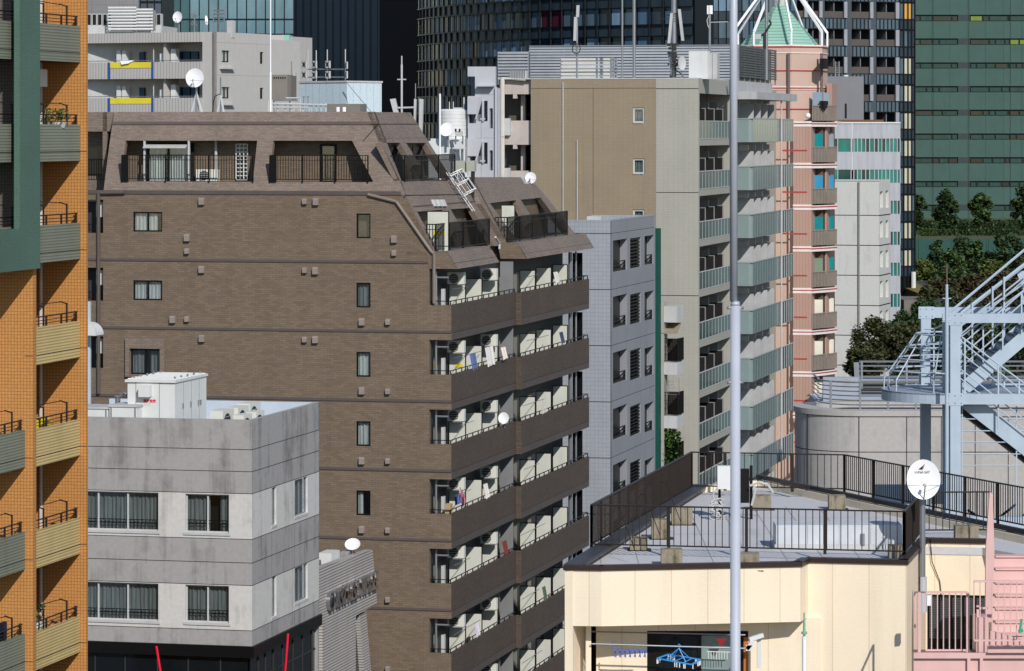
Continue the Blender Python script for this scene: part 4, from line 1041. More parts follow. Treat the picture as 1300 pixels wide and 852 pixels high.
m=MB(); m.box(ud,0,0.3,vb-.25,K.Z(118.4),kt); m.build('parapet',M['ivory'],kb)
# bay 2: curved glass balconies
v2e=K.V(990,wB); vb2=vb
zq0=K.Z(150,wB,vb2)
for k in range(nfl):
    zt_=K.Z(151,wB,vb2)-k*pitch; zb_=K.Z(180.5,wB,vb2)-k*pitch
    p=MB().box(-.8,wB-.1,vb2+.1,v2e,zb_-.02,zb_+.18).build('balcony',M['whitewall'],kb)
    m=MB(); m.box(0.0,wB-.25,vb2,vb2+.05,zb_,zt_); 
    pts=[(wB-.25,vb2),(wB-.1,vb2+.05),(wB-.02,vb2+.16),(wB,vb2+.35)]
    for a,b in zip(pts[:-1],pts[1:]): m.ext([(a[0],a[1],zb_),(b[0],b[1],zb_),(b[0],b[1],zt_),(a[0],a[1],zt_)],(-.03,.03,0))
    m.box(wB-.05,wB,vb2+.35,v2e,zb_,zt_); m.build('glass_balustrade',M['glassgreen'],p)
    m=MB(); 
    for i in range(11): v=vb2+.9+(v2e-vb2-.9)*i/10; m.box(wB+.001,wB+.003,v-.06,v+.06,zb_,zt_)
    m.box(.0,wB+.03,vb2-.03,vb2+.0,zt_,zt_+.05); m.box(wB-.03,wB+.03,vb2,v2e,zt_,zt_+.05); m.build('mullion',M['mull'],p)
    # white partitions seen above the glass
    m=MB(); g_=MB(); a_=MB()
    L=v2e-vb2
    for i in range(4):
        v=vb2+1.9+i*L/4
        m.box(-.35,wB-.25,v,v+.06,zb_+.2,zt_+.95)
        g_.box(-.5,-.46,v-1.5,v-.6,zb_+.2,zb_+2.2)
        a_.box(.2,.8,v-.5,v-.2,zt_+1.0,zt_+1.35)
    m.each('partition_panel',M['whitewall'],p); g_.each('balcony_door',M['glassd'],p); a_.each('air_conditioner',M['whitegrey'],p)
MB().box(-1.5,-.5,vb2+.02,v2e+6,0,kt-.2).build('side_wall',M['whitewall'],kb)
# bay 3: dark balustrades beyond
w3=wB+.02; v3=v2e; v3e=K.V(1007,w3)
for k in range(nfl):
    zt_=K.Z(151,wB,vb2)-k*pitch; zb_=K.Z(180.5,wB,vb2)-k*pitch
    p=MB().box(-.8,w3-.1,v3+.1,v3e,zb_-.0,zb_+.18).build('balcony',M['whitewall'],kb)
    m=MB(); m.box(w3-.05,w3,v3+.05,v3e,zb_,zt_); m.build('glass_balustrade',M['darkgreen'],p)
    m=MB()
    for i in range(7): v=v3+(v3e-v3)*i/6; m.box(w3+.001,w3+.006,v-.16,v+.16,zb_,zt_)
    m.box(w3-.03,w3+.04,v3,v3e,zt_,zt_+.05); m.build('mullion',M['whitegrey'],p)
m=MB(); m.tube((wB+.12,v3-.1,0),(wB+.12,v3-.1,K.Z(122,wB,v3)),.05,6); m.build('downpipe',M['whitegrey'],kb)
# eave and roof
e0=K.Z(116.5,wB,vb2); e1=K.Z(126,wB,vb2)
m=MB(); m.box(-.3,w3+.25,vb2-.05,v3e,e1,e0); m.box(-1.5,wB-.9,vb2-.02,v3e-3,e0,kt+.05); m.build('eave',M['whitewall'],kb)
MB().box(uP+.1,-.1,.7,v3e-3,kt-.199,kt-.1).build('roof',M['roofgrey'],kb)
m=MB(); m.box(uP,0.0,-.02,.35,kt+.001,kt+.06); m.box(-.35,.0,.35,vb2,kt+.001,kt+.06); m.each('parapet_cap',M['whitegrey'],kb)
# rooftop louvre screens
def louvre(fr,plane,a0,a1,t,z0,z1,pitch_,mat,label=None,parent=None,post=2.0,thick=.05,fill=.55):
    m=MB(); n=int((z1-z0)/pitch_)
    for i in range(n):
        z=z0+(z1-z0)*(i+.5)/n; h=pitch_*fill
        if plane=='x': m.ext([(a0,t,z-h/2),(a0,t+thick,z-h/2+.03),(a0,t+thick,z+h/2+.03),(a0,t,z+h/2)],(a1-a0,0,0))
        else: m.box(t-thick,t,a0,a1,z-h/2,z+h/2)
    s=m.build('louvre_slats',mat,parent)
    m=MB(); k=max(1,int(abs(a1-a0)/post))
    for i in range(k+1):
        a=a0+(a1-a0)*i/k
        if plane=='x': m.box(a-.04,a+.04,t+thick+.01,t+thick+.09,z0-.3,z1)
        else: m.box(t-thick-.09,t-thick-.01,a-.04,a+.04,z0-.3,z1)
    m.each('louvre_post',M['steel'],parent); return s
M['louvre']=paint('pale_grey_louvre',(168,172,178),.45,.2); M['louvred']=paint('dark_grey_louvre',(84,87,90),.5,.2)
v=14.0; r=K.root('louvre_screen','long pale grey louvre screen along the tan tower roof','louvre screen',K.U(780,v),v,kt)
louvre(K,'x',K.U(672,v),K.U(937,v),v,kt+.1,K.Z(58,0,v),.175,M['louvre'],parent=r)
m=MB(); m.box(K.U(672,v),K.U(937,v),v-.05,v+.1,K.Z(58,0,v),K.Z(56.5,0,v)); m.build('top_rail',M['steel'],r)
m=MB(); m.box(K.U(670,v),K.U(937,v),v+.8,v+.85,kt,K.Z(60,0,v)); m.build('inner_screen',M['louvred'],r)
v=8.0; r=K.root('louvre_screen','short pale louvre screen at the left corner of the tan tower roof','louvre screen',K.U(650,v),v,kt)
louvre(K,'x',K.U(632,v),K.U(670.5,v),v,kt+.1,K.Z(64,0,v),.175,M['louvre'],parent=r)
MB().box(K.U(632,v),K.U(670.5,v),v+.5,v+.55,kt,K.Z(66,0,v)).build('inner_screen',M['louvred'],r)
v=6.0; r=K.root('louvre_screen','lower ivory louvre screen in front of the long one on the tan tower roof','louvre screen',K.U(745,v),v,kt)
louvre(K,'x',K.U(712,v),K.U(778,v),v,kt+.05,K.Z(72.5,0,v),.2,paint('ivory_louvre',(196,194,184),.5),parent=r)
a=K.U(778,v); louvre(K,'y',v,v+1.4,a,kt+.05,K.Z(72.5,0,v),.2,M['louvre'],parent=r)
u=K.U(938,14.0)+.05; r=K.root('louvre_screen','dark grey louvre screen on the side roof edge behind the silver pole','louvre screen',u,10,kt)
va=14.3 ; ve=K.V(986,u)
louvre(K,'y',va,ve,u,kt+.3,K.Z(57,u,va),.15,M['louvred'],parent=r,fill=.7)
MB().box(u-.6,u-.5,va,ve,kt,K.Z(58,u,va)).build('inner_screen',M['black'],r)
v=1.2; a,b=K.U(874.5,v),K.U(898,v); r=K.root('equipment_cabinet','tall white cabinet standing before the roof louvres left of the silver pole','cabinet',a,v,kt)
MB().box(a,b,v,v+1.0,kt,K.Z(65,a,v)).build('body',M['white'],r)
c=K.U(910,v); MB().box(b+.002,c,v+.1,v+.9,kt,K.Z(68,a,v)).build('side_cabinet',M['whitegrey'],r)
MB().box((b+c)/2-.015,(b+c)/2+.015,v+.095,v+.099,kt,K.Z(68,a,v)).build('door_seam',M['grey'],r)
r=K.root('radiator_unit','ribbed grey unit standing at the left end of the tan tower roof','roof unit',K.U(646,1.5),1.5,kt)
m=MB(); a,b=K.U(646,1.5),K.U(667,1.5); m.box(a,b,1.6,2.1,kt,K.Z(88.5,0,1.5)); m.build('body',M['whitegrey'],r); m=MB()
for i in range(10): x=a+(b-a)*(i+.2)/10; m.box(x,x+.04,1.54,1.598,kt+.1,K.Z(88.5,0,1.5))
m.build('fin',M['steel'],r)
# antennas on the tan tower
def mastK(px,v,yb,yt,r_,lab,parts=()):
    u=K.U(px,v); r=K.root('antenna_mast',lab,'antenna',u,v,kt); m=MB(); m.tube((u,v,kt),(u,v,K.Z(yt,u,v)),r_,8); m.build('pole',M['steel'],r)
    for (p0,p1,y0,y1,nm_,mt) in parts:
        a,b=K.U(p0,v-.3),K.U(p1,v-.3); m=MB(); dz=(b-a)
        m.ext([(a,v-.45,K.Z(y1,u,v)),(a+abs(dz)*.0+.16,v-.45,K.Z(y1,u,v)),(b+.16,v-.45,K.Z(y0,u,v)),(b,v-.45,K.Z(y0,u,v))],(0,.14,0)); m.build(nm_,M[mt],r)
    return r,u
r,u=mastK(732.5,2.0,60,12,.06,'short mobile antenna pole on the left part of the tan tower roof',((728.5,729.5,22,52,'panel_antenna','whitegrey'),(732,732.6,7,22,'panel_antenna','whitegrey')))
m=MB(); m.path([(u+.25*math.cos(t*.7),1.8,K.Z(62,u,2)+.3*math.sin(t*.7)) for t in range(10)],.03,5); m.build('cable_coil',M['darkgrey'],r)
mastK(790,2.4,60,-30,.055,'tall thin steel mast, left of the close pair on the tan tower roof'); mastK(805,1.4,95,-30,.09,'tall steel mast, right of the close pair on the tan tower roof')
r,u=mastK(855.5,1.4,95,-30,.15,'dark mobile mast with two long tilted panels on the tan tower roof',((847.5,851.5,17,60,'panel_antenna','whitegrey'),(865.5,861,12,52,'panel_antenna','whitegrey')))
m=MB(); v=1.1
for y in (55,60,66,70,75,80): m.box(u-.22-random.random()*.15,u+.2+random.random()*.2,v-.2,v+.1,K.Z(y+3,u,v),K.Z(y,u,v))
m.tube((u-.4,v,K.Z(20,u,v)),(u+.45,v,K.Z(16,u,v)),.03,5); m.tube((u-1.0,v,K.Z(24,u,v)),(u+.3,v,K.Z(24,u,v)),.02,5); m.path([(u+.3,v,K.Z(78,u,v)),(u+.12,v,K.Z(88,u,v)),(u+.5,v,K.Z(94,u,v)),(u+.7,v,kt)],.03,5)
m.tube((u,v,kt),(u,v,K.Z(91,u,v)),.25,8,.12); m.build('bracket_and_cables',M['darkgrey'],r)
for px,tx,lb in ((851.5,.3,'left'),(865,.9,'right')):
    dish(K,K.U(px,.8),.8,K.Z(80,0,.8),.2 if px<860 else .3,.42,'narrow grey dish beside the dark mobile mast on the tan tower roof, %s of two'%lb,yaw=.9 if px>860 else -.9,tilt=0,mast=1.0,feed=False,mat='whitegrey')
v=4.5; u=K.U(901,v); r=K.root('beacon_mast','mast with a white cage lamp on top, before the black gap between the towers','mast',u,v,kt)
m=MB(); m.tube((u,v,kt),(u,v,K.Z(17,u,v)),.07,8); m.build('pole',M['steel'],r); m=MB(); m.tube((u,v,K.Z(18,u,v)),(u,v,K.Z(7,u,v)),.13,8); 
for i in range(5): t=i*1.257; m.bar((u+.15*math.cos(t),v+.15*math.sin(t),K.Z(18,u,v)),(u+.15*math.cos(t),v+.15*math.sin(t),K.Z(7,u,v)),.05)
m.build('cage_lamp',M['dish'],r); m=MB(); m.path([(u,v-.08,K.Z(18,u,v)),(u-.15,v-.1,K.Z(26,u,v)),(u-.1,v-.1,K.Z(32,u,v)),(u-.02,v-.1,K.Z(36,u,v))],.025,5); m.tube((u,v,K.Z(28.5,u,v)),(u+1.1,v,K.Z(28,u,v)),.025,5); m.build('cable',M['whitegrey'],r)
u=K.U(973,6); r=K.root('antenna_mast','grey antenna pole with a small box before the green cone roof','antenna',u,6,kt)
m=MB(); m.tube((u,6,kt),(u,6,K.Z(-30,u,6)),.1,8); m.tube((u+.25,6,K.Z(24,u,6)),(u+.25,6,K.Z(-30,u,6)),.06,6); m.build('pole',M['steel'],r); m=MB(); a,b=K.U(959.5,6),K.U(967,6)
m.box(a,b,5.8,6.1,K.Z(50,u,6),K.Z(43,u,6)); m.build('control_box',M['whitegrey'],r); m=MB(); m.path([(a,5.9,K.Z(47,u,6)),(u-.12,5.85,K.Z(44,u,6)),(u+.3,5.85,K.Z(30,u,6)),(u+.2,5.85,K.Z(25,u,6))],.07,6); m.tube((u-.1,5.85,K.Z(62,u,6)),(u-.1,5.85,K.Z(42,u,6)),.09,6); m.build('cable',M['darkgrey'],r)

# ================================================================== WHITE GREY TILED BLOCK (between brown and tan)
L=Fr(775,180.0)
lb=L.root('office_block','pale grey tiled block with dark recessed openings between the brown and tan towers','building')
M['palegrid']=tile('pale_grey_grid_tile',(158,162,168),(154,158,164),(140,144,152),.21,.21,.012,off=0,var=.05,big=.06)
M['palegrid2']=tile('pale_grey_side_tile',(146,148,152),(143,145,149),(130,132,138),.3,.1,.012,off=0,var=.04,big=.06)
lt=L.Z(281); lv=L.V(831,0); pl=71.3/F*180
ops=[]; kinds=[]
for k in range(8):
    d=71.3*k
    for (p0,p1,yb,yt,kd) in ((778.2,796.5,346,305.5,0),(800,813.8,341.3,302.8,1),(818.3,831,337,300,2)):
        if p1>830.9: p1=830.2
        v0,v1_=L.V(p0),L.V(p1); z0,z1=L.Z(yb+d,0,v0),L.Z(yt+d,0,v0)
        if z0>.3: ops.append((v0,v1_,z0,z1)); kinds.append(kd)
MB().wall('y',.0,lv,0,lt,0,-.25,ops).build('side_wall',M['palegrid2'],lb)
MB().wall('x',L.U(690),0,0,lt,-.01,.25).build('front_wall',M['palegrid'],lb)
for (a,b,c,d),kd in zip(ops,kinds):
    # reveal depth 1 m with dark room
    f=MB(); 
    if kd!=1:
        f.box(-.45,-.4,a-.1,b+.1,c-.1,d+.1); f.box(-.45,-.251,a-.12,a-.05,c-.1,d+.1); p=f.build('recess_wall',M['black'],lb)
        m=MB(); m.box(-.399,-.251,b-.0,b+.08,c-.1,d+.1); m.build('reveal_wall',M['palegrid2'],p)
        m=MB(); 
        for z in (c+.12,c+.32,c+.5): m.bar((-.12,a,z),(-.12,b-.05,z),.05)
        m.bar((-.12,b-.1,c),(-.12,b-.1,c+.5),.06); m.bar((-.3,a,c+.06),(-.3,b,c+.06),.3,.12); m.build('guard_rail',M['black'],p)
    else:
        f.box(-.3,-.252,a-.1,b+.1,c-.1,d+.1); p=f.build('recess_wall',M['dark'],lb); m=MB(); n=9
        for i in range(n): z=c+(d-c)*(i+.5)/n; m.box(-.2,-.06,a+.05,b-.02,z-.02,z+.05)
        m.box(-.14,-.1,(a+b)/2-.04,(a+b)/2+.04,c,d); m.build('louvre',M['black'],p)
m=MB()
for k in range(9):
    z=L.Z(296.5)-k*pl*1.04*.96; z=L.Z(296.5)-k*pl
    if z>0: m.box(L.U(690),.0,-.013,-.0105,z-.02,z+.02); m.box(.0005,.003,0,lv,z-.012,z+.012)
m.build('joint',M['groove'],lb)
m=MB(); m.box(L.U(690),-.26,.26,lv,lt-.5,lt-.3); m.build('roof',paint('blue_grey_roof',(120,130,146),.7),lb)
m=MB(); m.box(L.U(690),-.0,lv,lv+.2,0,lt+.02); m.box(-.26,.01,-.02,lv,lt+.001,lt+.06); m.box(L.U(690),-.26,-.02,.2,lt+.001,lt+.06); m.build('parapet',M['palegrid'],lb)
a,b=L.U(745,4),L.U(763,4); L.top(MB().box(a,b,4,5,lt-.3,lt+.15),'roof_hatch',M['whitegrey'],'flat pale hatch on the blue grey roof of the tiled block','hatch',a,4,lt-.3)
# green fin wall
E=Fr(833,192.0); r=E.root('green_clad_building','narrow dark green clad wall beside the pale grey tiled block with small barred balconies','building')
gm=paint('dark_green_cladding',(12,74,62),.5); MB().box(E.U(829),E.U(837),0,.5,0,E.Z(290)).build('fin_wall',gm,r)
# small balconies of the building behind the fin
MB().box(E.U(800),E.U(832),2.5,3.6,0,E.Z(384,0,2.5)).build('body',M['ivory'],r)
def smallbal(y0,y1,yr=None,awn=False):
    v=2.6; a,b,c=E.U(836,v),E.U(859.5,v),E.U(867,v+1.2)
    z0,z1=E.Z(y1,a,v),E.Z(y0,a,v)
    poly=[(a,v,z0),(b,v,z0),(c,v+1.4,z0),(a,v+1.4,z0)]
    p=MB().ext(poly,(0,0,z1-z0)).build('balcony',M['whitegrey'],r)
    if yr:
        h=E.Z(yr,a,v)-z1; m=MB()
        railing(m,(a,v+.05,z1),(b,v+.05,z1),h,.13,.015,.035); railing(m,(b,v+.05,z1),(c,v+1.35,z1),h,.1,.02,.035)
        for q in (.33,.66): m.bar((a,v+.05,z1+h*q),(b,v+.05,z1+h*q),.02)
        m.build('railing',M['black'],p)
        MB().box(a,c-.1,v+1.3,v+1.4,z1,z1+h*.95).build('curtain_screen',paint('brown_net',(52,42,38),.9),p)
    return p,a,b,c,z1
smallbal(389,409)
p,a,b,c,z1=smallbal(460,475.5,430)
m=MB(); m.ext([(a,2.5,z1+1.65),(a,2.5,z1+1.6),(c-.1,2.5,z1+1.6),(c-.1,2.5,z1+1.65)],(0,1.3,.5)); m.build('awning',paint('beige_awning',(150,138,120)),p)
p,a,b,c,z1=smallbal(528,543.5,498)
m=MB()
for i in range(5): m.bar((a,2.6,z1+1.2+i*.18),(c-.1-.05*i,2.6+.0,z1+1.2+i*.18),.02)
for q in (0,.5,1): m.bar((a+(c-a)*q,2.6,z1+1.2),(a+(c-a)*q,2.6,z1+2.1),.02)
m.build('trellis',M['steel'],p)
p,a,b,c,z1=smallbal(600,612,562)
LEAF2=leafmat('balcony_leaves',(58,86,30),.6)
m=MB()
for i in range(900):
    q=Vector((a+(c-a)*random.random(),2.5+random.random()*1.0,E.Z(600)+(E.Z(551)-E.Z(600))*random.random()**.8)); d=Vector((random.uniform(-1,1),random.uniform(-1,1),random.uniform(-1,.4))).normalized()*.12; e=d.cross(Vector((random.random(),random.random(),random.random()))).normalized()*.06
    m.face(q-d,q+e,q+d,q-e)
E.top(m,'balcony_plants',LEAF2,'dense green climbing plants filling the balcony beside the green fin wall','plant',a,2.6,E.Z(600))

# ================================================================== WHITE STAIR TOWER AND WATER TANK
R=Fr(632,190.0)
rb=R.root('stair_tower','white stepped stair tower with slanted parapets left of the tan tower','building')
z=lambda y:R.Z(y)
U=R.U
ww=paint('pale_blue_white_wall',(184,185,189),.6,var=.06,streak=.08)
# back mass with openings punched
ho=[(U(594),U(602),z(120),z(98)),(U(594.5),U(604),z(156.5),z(145)),(U(596),U(605),z(204.5),z(193)),(U(606),U(619),z(154),z(128)),(U(606),U(619),z(208),z(181)),(U(621.5),U(625.8),z(163),z(137.5)),(U(621.5),U(625.8),z(216.5),z(191))]
m=MB(); m.wall('x',U(603),U(629),0,z(84.5),0,.25,ho); m.wall('x',U(594),U(603),0,z(122),.0,.25,ho); m.box(U(594),U(603),-.05,.25,z(97),z(84.5)); m.box(U(629),U(632),-.15,.1,0,z(111)); m.build('wall',ww,rb)
m=MB()
for a,b,c,d in ho: m.box(a-.05,b+.05,.9,.95,c-.1,d+.1)
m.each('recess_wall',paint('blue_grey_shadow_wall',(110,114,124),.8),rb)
m=MB()
for dy in (0,53.3):
    m.ext([(U(603.5),-.12,z(151.5+dy)),(U(605.5),-.12,z(151.5+dy)),(U(612),-.12,z(128.5+dy)),(U(610),-.12,z(128.5+dy))],(0,.12,0))
    m.ext([(U(594),-.10,z(145+dy)),(U(605),-.10,z(145+dy)),(U(611.5),-.10,z(127.5+dy)),(U(611.5),-.1,z(122.5+dy)),(U(594),-.10,z(122.5+dy))],(0,.095,0))
    m.tube((U(613.3),-.05,z(154+dy)),(U(613.3),-.05,z(128+dy)),.07,6); m.box(U(610),U(616),-.1,-.0,z(152+dy),z(150+dy))
m.each('stair_parapet',ww,rb)
m=MB(); m.box(U(606.5),U(628),-.5,-.0,z(110),z(108.5)); m.build('canopy',ww,rb)
m=MB(); m.box(U(610.6),U(611),-.006,.0,z(225),z(155)); 
for y in (120,175): m.box(U(603),U(629),-.006,.0,z(y+.3),z(y))
m.build('joint',M['grey'],rb); m=MB()
for dy in (0,53.3): m.box(U(614),U(618),.2,.5,z(153+dy),z(147+dy))
m.each('stair_equipment',M['darkgrey'],rb)
MB().box(U(594)+.01,U(629),.96,1.3,0,z(112)).build('core_wall',ww,rb)
# lower white roof mass with tank
b0=R.root('white_annex','low white annex roof carrying the water tank beside the stair tower','building',U(570),1.5,0)
MB().box(U(547),U(594)-.02,-.5,5,0,R.Z(176,0,-.5)).build('wall',M['white'],b0)
tx=U(575.5,.5); tr=(U(593.5,.5)-U(557.5,.5))/2; zb=R.Z(176,0,-.5)
t=R.root('water_tank','white cylindrical water tank with railed top on the white annex','water tank',tx,.5,zb)
m=MB(); m.cyl(tx,.5,zb,R.Z(141,0,.5),tr,36); m.cyl(tx,.5,R.Z(141,0,.5),R.Z(138.5,0,.5),tr,36,tr*.8); o=m.build('shell',M['white'],t,smooth=False)
m=MB(); 
for i in range(7): m.cyl(tx,.5,zb+.1+i*.2,zb+.12+i*.2,tr+.006,36)
m.build('hoop',M['whitegrey'],t)
m=MB(); 
for px in (570.5,575.5): q=U(px,.5); m.tube((q,.5,R.Z(139,0,.5)),(q,.5,R.Z(129,0,.5)),.03,5)
m.tube((U(589,.5),.5,R.Z(139,0,.5)),(U(589,.5),.5,R.Z(123.5,0,.5)),.045,6); m.box(U(578,.5),U(588,.5),.2,.8,R.Z(139,0,.5),R.Z(136.5,0,.5)); m.build('vent_and_handles',M['whitegrey'],t)
dish(R,U(567.5,-1),-1,R.Z(165,0,-1),.38,.40,'white satellite dish in front of the water tank',basez=R.Z(187,0,-1),mastr=.06,tilt=.4,feed=False)
r=R.root('dish_stand','grey steel stand with a tilted box between water tank and brown roof','stand',U(585,-1.2),-1.2,R.Z(206,0,-1.2))
m=MB()
for px in (578,587,591): q=U(px,-1.2); m.bar((q,-1.1,R.Z(215,0,-1.2)),(q,-1.1,R.Z(172,0,-1.2)),.06)
m.build('frame',M['steel'],r); m=MB(); q0,q1=U(577.5,-1.2),U(590,-1.2); m.ext([(q0,-1.3,R.Z(189.5,0,-1.2)),(q1+.1,-1.3,R.Z(189.5,0,-1.2)),(q1-.2,-1,R.Z(181,0,-1.2)),(q0-.15,-1,R.Z(181,0,-1.2))],(0,0,.05)); m.box(U(578,-1.2),U(587,-1.2),-1.25,-1.1,R.Z(173,0,-1.2),R.Z(166,0,-1.2)); m.build('tilted_box',M['whitegrey'],r)
m=MB(); m.box(U(578,-1.2),U(580,-1.2),-1.3,-1.26,R.Z(167,0,-1.2),R.Z(163.5,0,-1.2)); m.box(U(583,-1.2),U(585,-1.2),-1.3,-1.26,R.Z(167,0,-1.2),R.Z(163.5,0,-1.2)); m.each('bracket',M['dark'],r)
# ================================================================== FAR BUILDINGS
gl_dark=glass('navy_glass',(38,52,64),.12,spec=.3); gl_mid=glass('blue_grey_glass',(76,94,106),.14,spec=.3); gl_curt=fabric('glass_with_pale_blind',(112,138,160),6,.25); gl_curt2=fabric('glass_with_grey_blind',(74,100,122),6,.3)
gl_teal=glass('teal_glass',(98,128,138),.1,var=.2); gl_teald=glass('dark_teal_glass',(44,82,90),.1); gl_red=fabric('red_curtain',(70,30,46),6)
fr_navy=paint('navy_metal',(12,20,26),.4,.3)
for x in (gl_curt,gl_curt2):
    b=x.node_tree.nodes['Principled BSDF']; b.inputs['Roughness'].default_value=.25; b.inputs['Specular IOR Level'].default_value=.15
# ---- pale apartments with yellow and blue bands (behind the brown roof)
Y=Fr(273,278,.5)
yb=Y.root('apartment_building','pale grey apartments with yellow and blue balcony bands behind the brown roof','building')
pw=tile('pale_grey_ribbed_wall',(186,182,177),(182,178,173),(150,146,142),.28,60,.03,off=0,big=.04,streak=.06)
pw2=paint('pale_grey_wall',(188,184,179),.6,var=.04,streak=.05)
Yt=Y.Z(40.5); u0=Y.U(60); yV=Y.V(345)
hs=[]
for (a,b,y0,y1) in ((281.5,291.5,79,64),(281.5,291.5,125,110.5),(330,334.5,81,66),(330,334.5,125.5,111.5)):
    v0,v1=Y.V(a),Y.V(b); hs.append((v0,v1,Y.Z(y0,0,v0),Y.Z(y1,0,v0)))
MB().wall('y',0,yV,0,Yt,0,-.3,hs).build('side_wall',pw2,yb)
for i,(a,b,c,d) in enumerate(hs):
    window(yb,'y',a,b,c,d,-.12,out=1,frame=.09,mull=(.5,) if i<2 else (),curt='curt' if i<2 else None,pane='glassd' if i>1 else 'pane')
    if i<2: MB().box(.001,.35,a-.35,b+.35,c-.55,c-.42).build('window_ledge',pw2,yb)
m=MB(); m.box(Y.U(257),0,0,.3,0,Yt); m.box(u0,-.31,2.2,2.5,0,Yt-.3); m.build('front_wall',pw2,yb)
MB().box(u0,-.3,2.5,14,0,Yt-.4).build('core_wall',pw2,yb)
MB().box(u0,Y.U(257),-.1,2.3,Y.Z(53),Yt).build('parapet',pw,yb)
m=MB(); m.tube((-.05,-.1,0),(-.05,-.1,Yt),.07,6); m.build('downpipe',M['hoodpipe'],yb)
m=MB()
for y in (53.5,95): m.box(-.0,.004,0,yV,Y.Z(y+.3),Y.Z(y)); 
m.build('joint',M['grey'],yb)
for k,y in enumerate((78,124,170)):
    zt_=Y.Z(y); zb_=Y.Z(y+21.5)
    p=MB().box(u0,Y.U(257),-.1,.1,zb_,zt_).build('balcony',pw,yb)
    MB().box(u0,Y.U(257)-.01,.1,2.2,zb_+.01,zb_+.2).build('balcony_floor',pw2,p)
    MB().box(Y.U(141),Y.U(193),-.14,-.101,Y.Z(y+7.5),zt_).build('yellow_panel',paint('yellow_panel_paint',(226,208,60)),p)
    m=MB(); m.box(Y.U(138),Y.U(140.7),-.15,-.101,zb_,zt_); m.box(Y.U(193.2),Y.U(195.8),-.15,-.101,zb_,zt_); m.each('blue_strip',paint('blue_strip_paint',(52,84,150)),p)
    m=MB(); m.tube((u0,0,zt_+.12),(Y.U(257),0,zt_+.12),.03,5); m.build('railing',M['steel'],p)
    m=MB(); g=MB()
    for a,b in ((111,133.5),(162.5,184),(221,252)):
        q0,q1=Y.U(a,2.1),Y.U(b,2.1); g.box(q0,q1,2.12,2.19,zb_+.3,Y.Z(y-14)); n=3 if a>200 else 2
        for i in range(n+1): x=q0+(q1-q0)*i/n; m.box(x-.04,x+.04,2.05,2.119,zb_+.3,Y.Z(y-14))
    g.each('window',gl_curt2,p); m.build('window_frame',M['black'],p)
    m=MB()
    for a,b,h in ((141,146,16),(148,152.5,15.5),(196,203,11.5),(210,216,17)): m.box(Y.U(a),Y.U(b),.8,1.4,zt_-.3,Y.Z(y-h))
    m.each('storage_box',M['white'],p)
    m=MB(); m.tube((Y.U(195,.5),.5,zt_),(Y.U(195,.5),.5,zt_+1.2),.05,5); m.box(Y.U(205),Y.U(208),.3,2.2,zt_,zt_+1.5); m.build('divider',pw2,p)
m=MB(); a=Y.U(154);m.ext([(a,-.16,Y.Z(76)),(a+1.2,-.2,Y.Z(76)),(a+.9,-.3,Y.Z(79.5)),(a+.2,-.3,Y.Z(81))],(0,.04,0)); m.ext([(a+.9,-.16,Y.Z(75.5)),(Y.U(172.5),-.2,Y.Z(76)),(a+.9,-.25,Y.Z(79))],(0,.04,0)); Y.top(m,'laundry',M['dish'],'white sheet hung over the upper yellow balcony panel of the pale apartments','laundry',a,-.2,Y.Z(81))
# second facet of the same block, right (345-367) with mint strip
Y2=Fr(346,290,.35); r=Y2.root('apartment_wing','narrow wing with mint green strip and small window beside the pale apartments','building')
h=[(Y2.U(350),Y2.U(360),Y2.Z(81.5),Y2.Z(66.5))]
MB().wall('x',Y2.U(340),Y2.U(361),0,Y2.Z(44.5),0,.3,h).build('front_wall',pw2,r)
for a,b,c,d in h: window(r,'x',a,b,c,d,.1,frame=.08,curt='curtg')
MB().box(Y2.U(348.5),Y2.U(361),-.3,-.001,Y2.Z(87),Y2.Z(84)).build('window_ledge',pw2,r)
m=MB(); m.box(Y2.U(361.2),Y2.U(367),.0,.3,Y2.Z(91),Y2.Z(44.5)); m.build('mint_wall',paint('mint_green_paint',(140,196,172)),r)
m=MB(); m.box(Y2.U(361.2),Y2.U(372),.35,3,0,Y2.Z(92)); m.box(Y2.U(340),Y2.U(361),.35,6,0,Y2.Z(46)); m.build('rear_wall',pw2,r)
m=MB(); m.tube((Y2.U(370.5),-.1,Y2.Z(110)),(Y2.U(370.5),-.1,Y2.Z(78)),.06,5); m.build('pipe',M['steel'],r)
# dishes and gear on the pale roof
for px,y,rx,lb in ((226,22,.45,'round white satellite dish on the pale apartments roof before the teal glass'),):
    u=Y.U(px,3); dish(Y,u,3,Y.Z(y,u,3),.44,.46,lb,basez=Yt-.4,mastr=.05,tilt=.1)
u=Y.U(262,2.5); dish(Y,u,2.5,Y.Z(26,u,2.5),.12,.4,'narrow white dish seen edge on, on the pale apartments roof',basez=Yt-.4,yaw=1.0,tilt=.2)
u=Y.U(247,2.5); r=Y.root('roof_antenna','dark tangled roof antenna left of the narrow edge on dish','antenna',u,2.5,Yt-.4); m=MB()
for i in range(8): m.bar((u+random.uniform(-.5,.3),2.5,Y.Z(random.uniform(16,36),u,2.5)),(u+random.uniform(-.3,.5),2.5,Y.Z(random.uniform(16,36),u,2.5)),.06)
m.tube((u,2.5,Yt-.4),(u,2.5,Y.Z(14,u,2.5)),.05,5); m.build('frame',M['steel'],r)
r=Y.root('rooftop_rack','steel pipe rack on the pale apartments roof before the teal glass','frame',Y.U(277,2.5),2.5,Yt-.4); m=MB()
for px in (271,278,284.5): q=Y.U(px,2.5); m.tube((q,2.5,Yt-.4),(q,2.5,Y.Z(12.5,q,2.5)),.05,5)
for y in (13,17.5,22,27): m.tube((Y.U(271,2.5),2.5,Y.Z(y,0,2.5)),(Y.U(284.5,2.5),2.5,Y.Z(y,0,2.5)),.05,5)
m.build('frame',M['steel'],r)
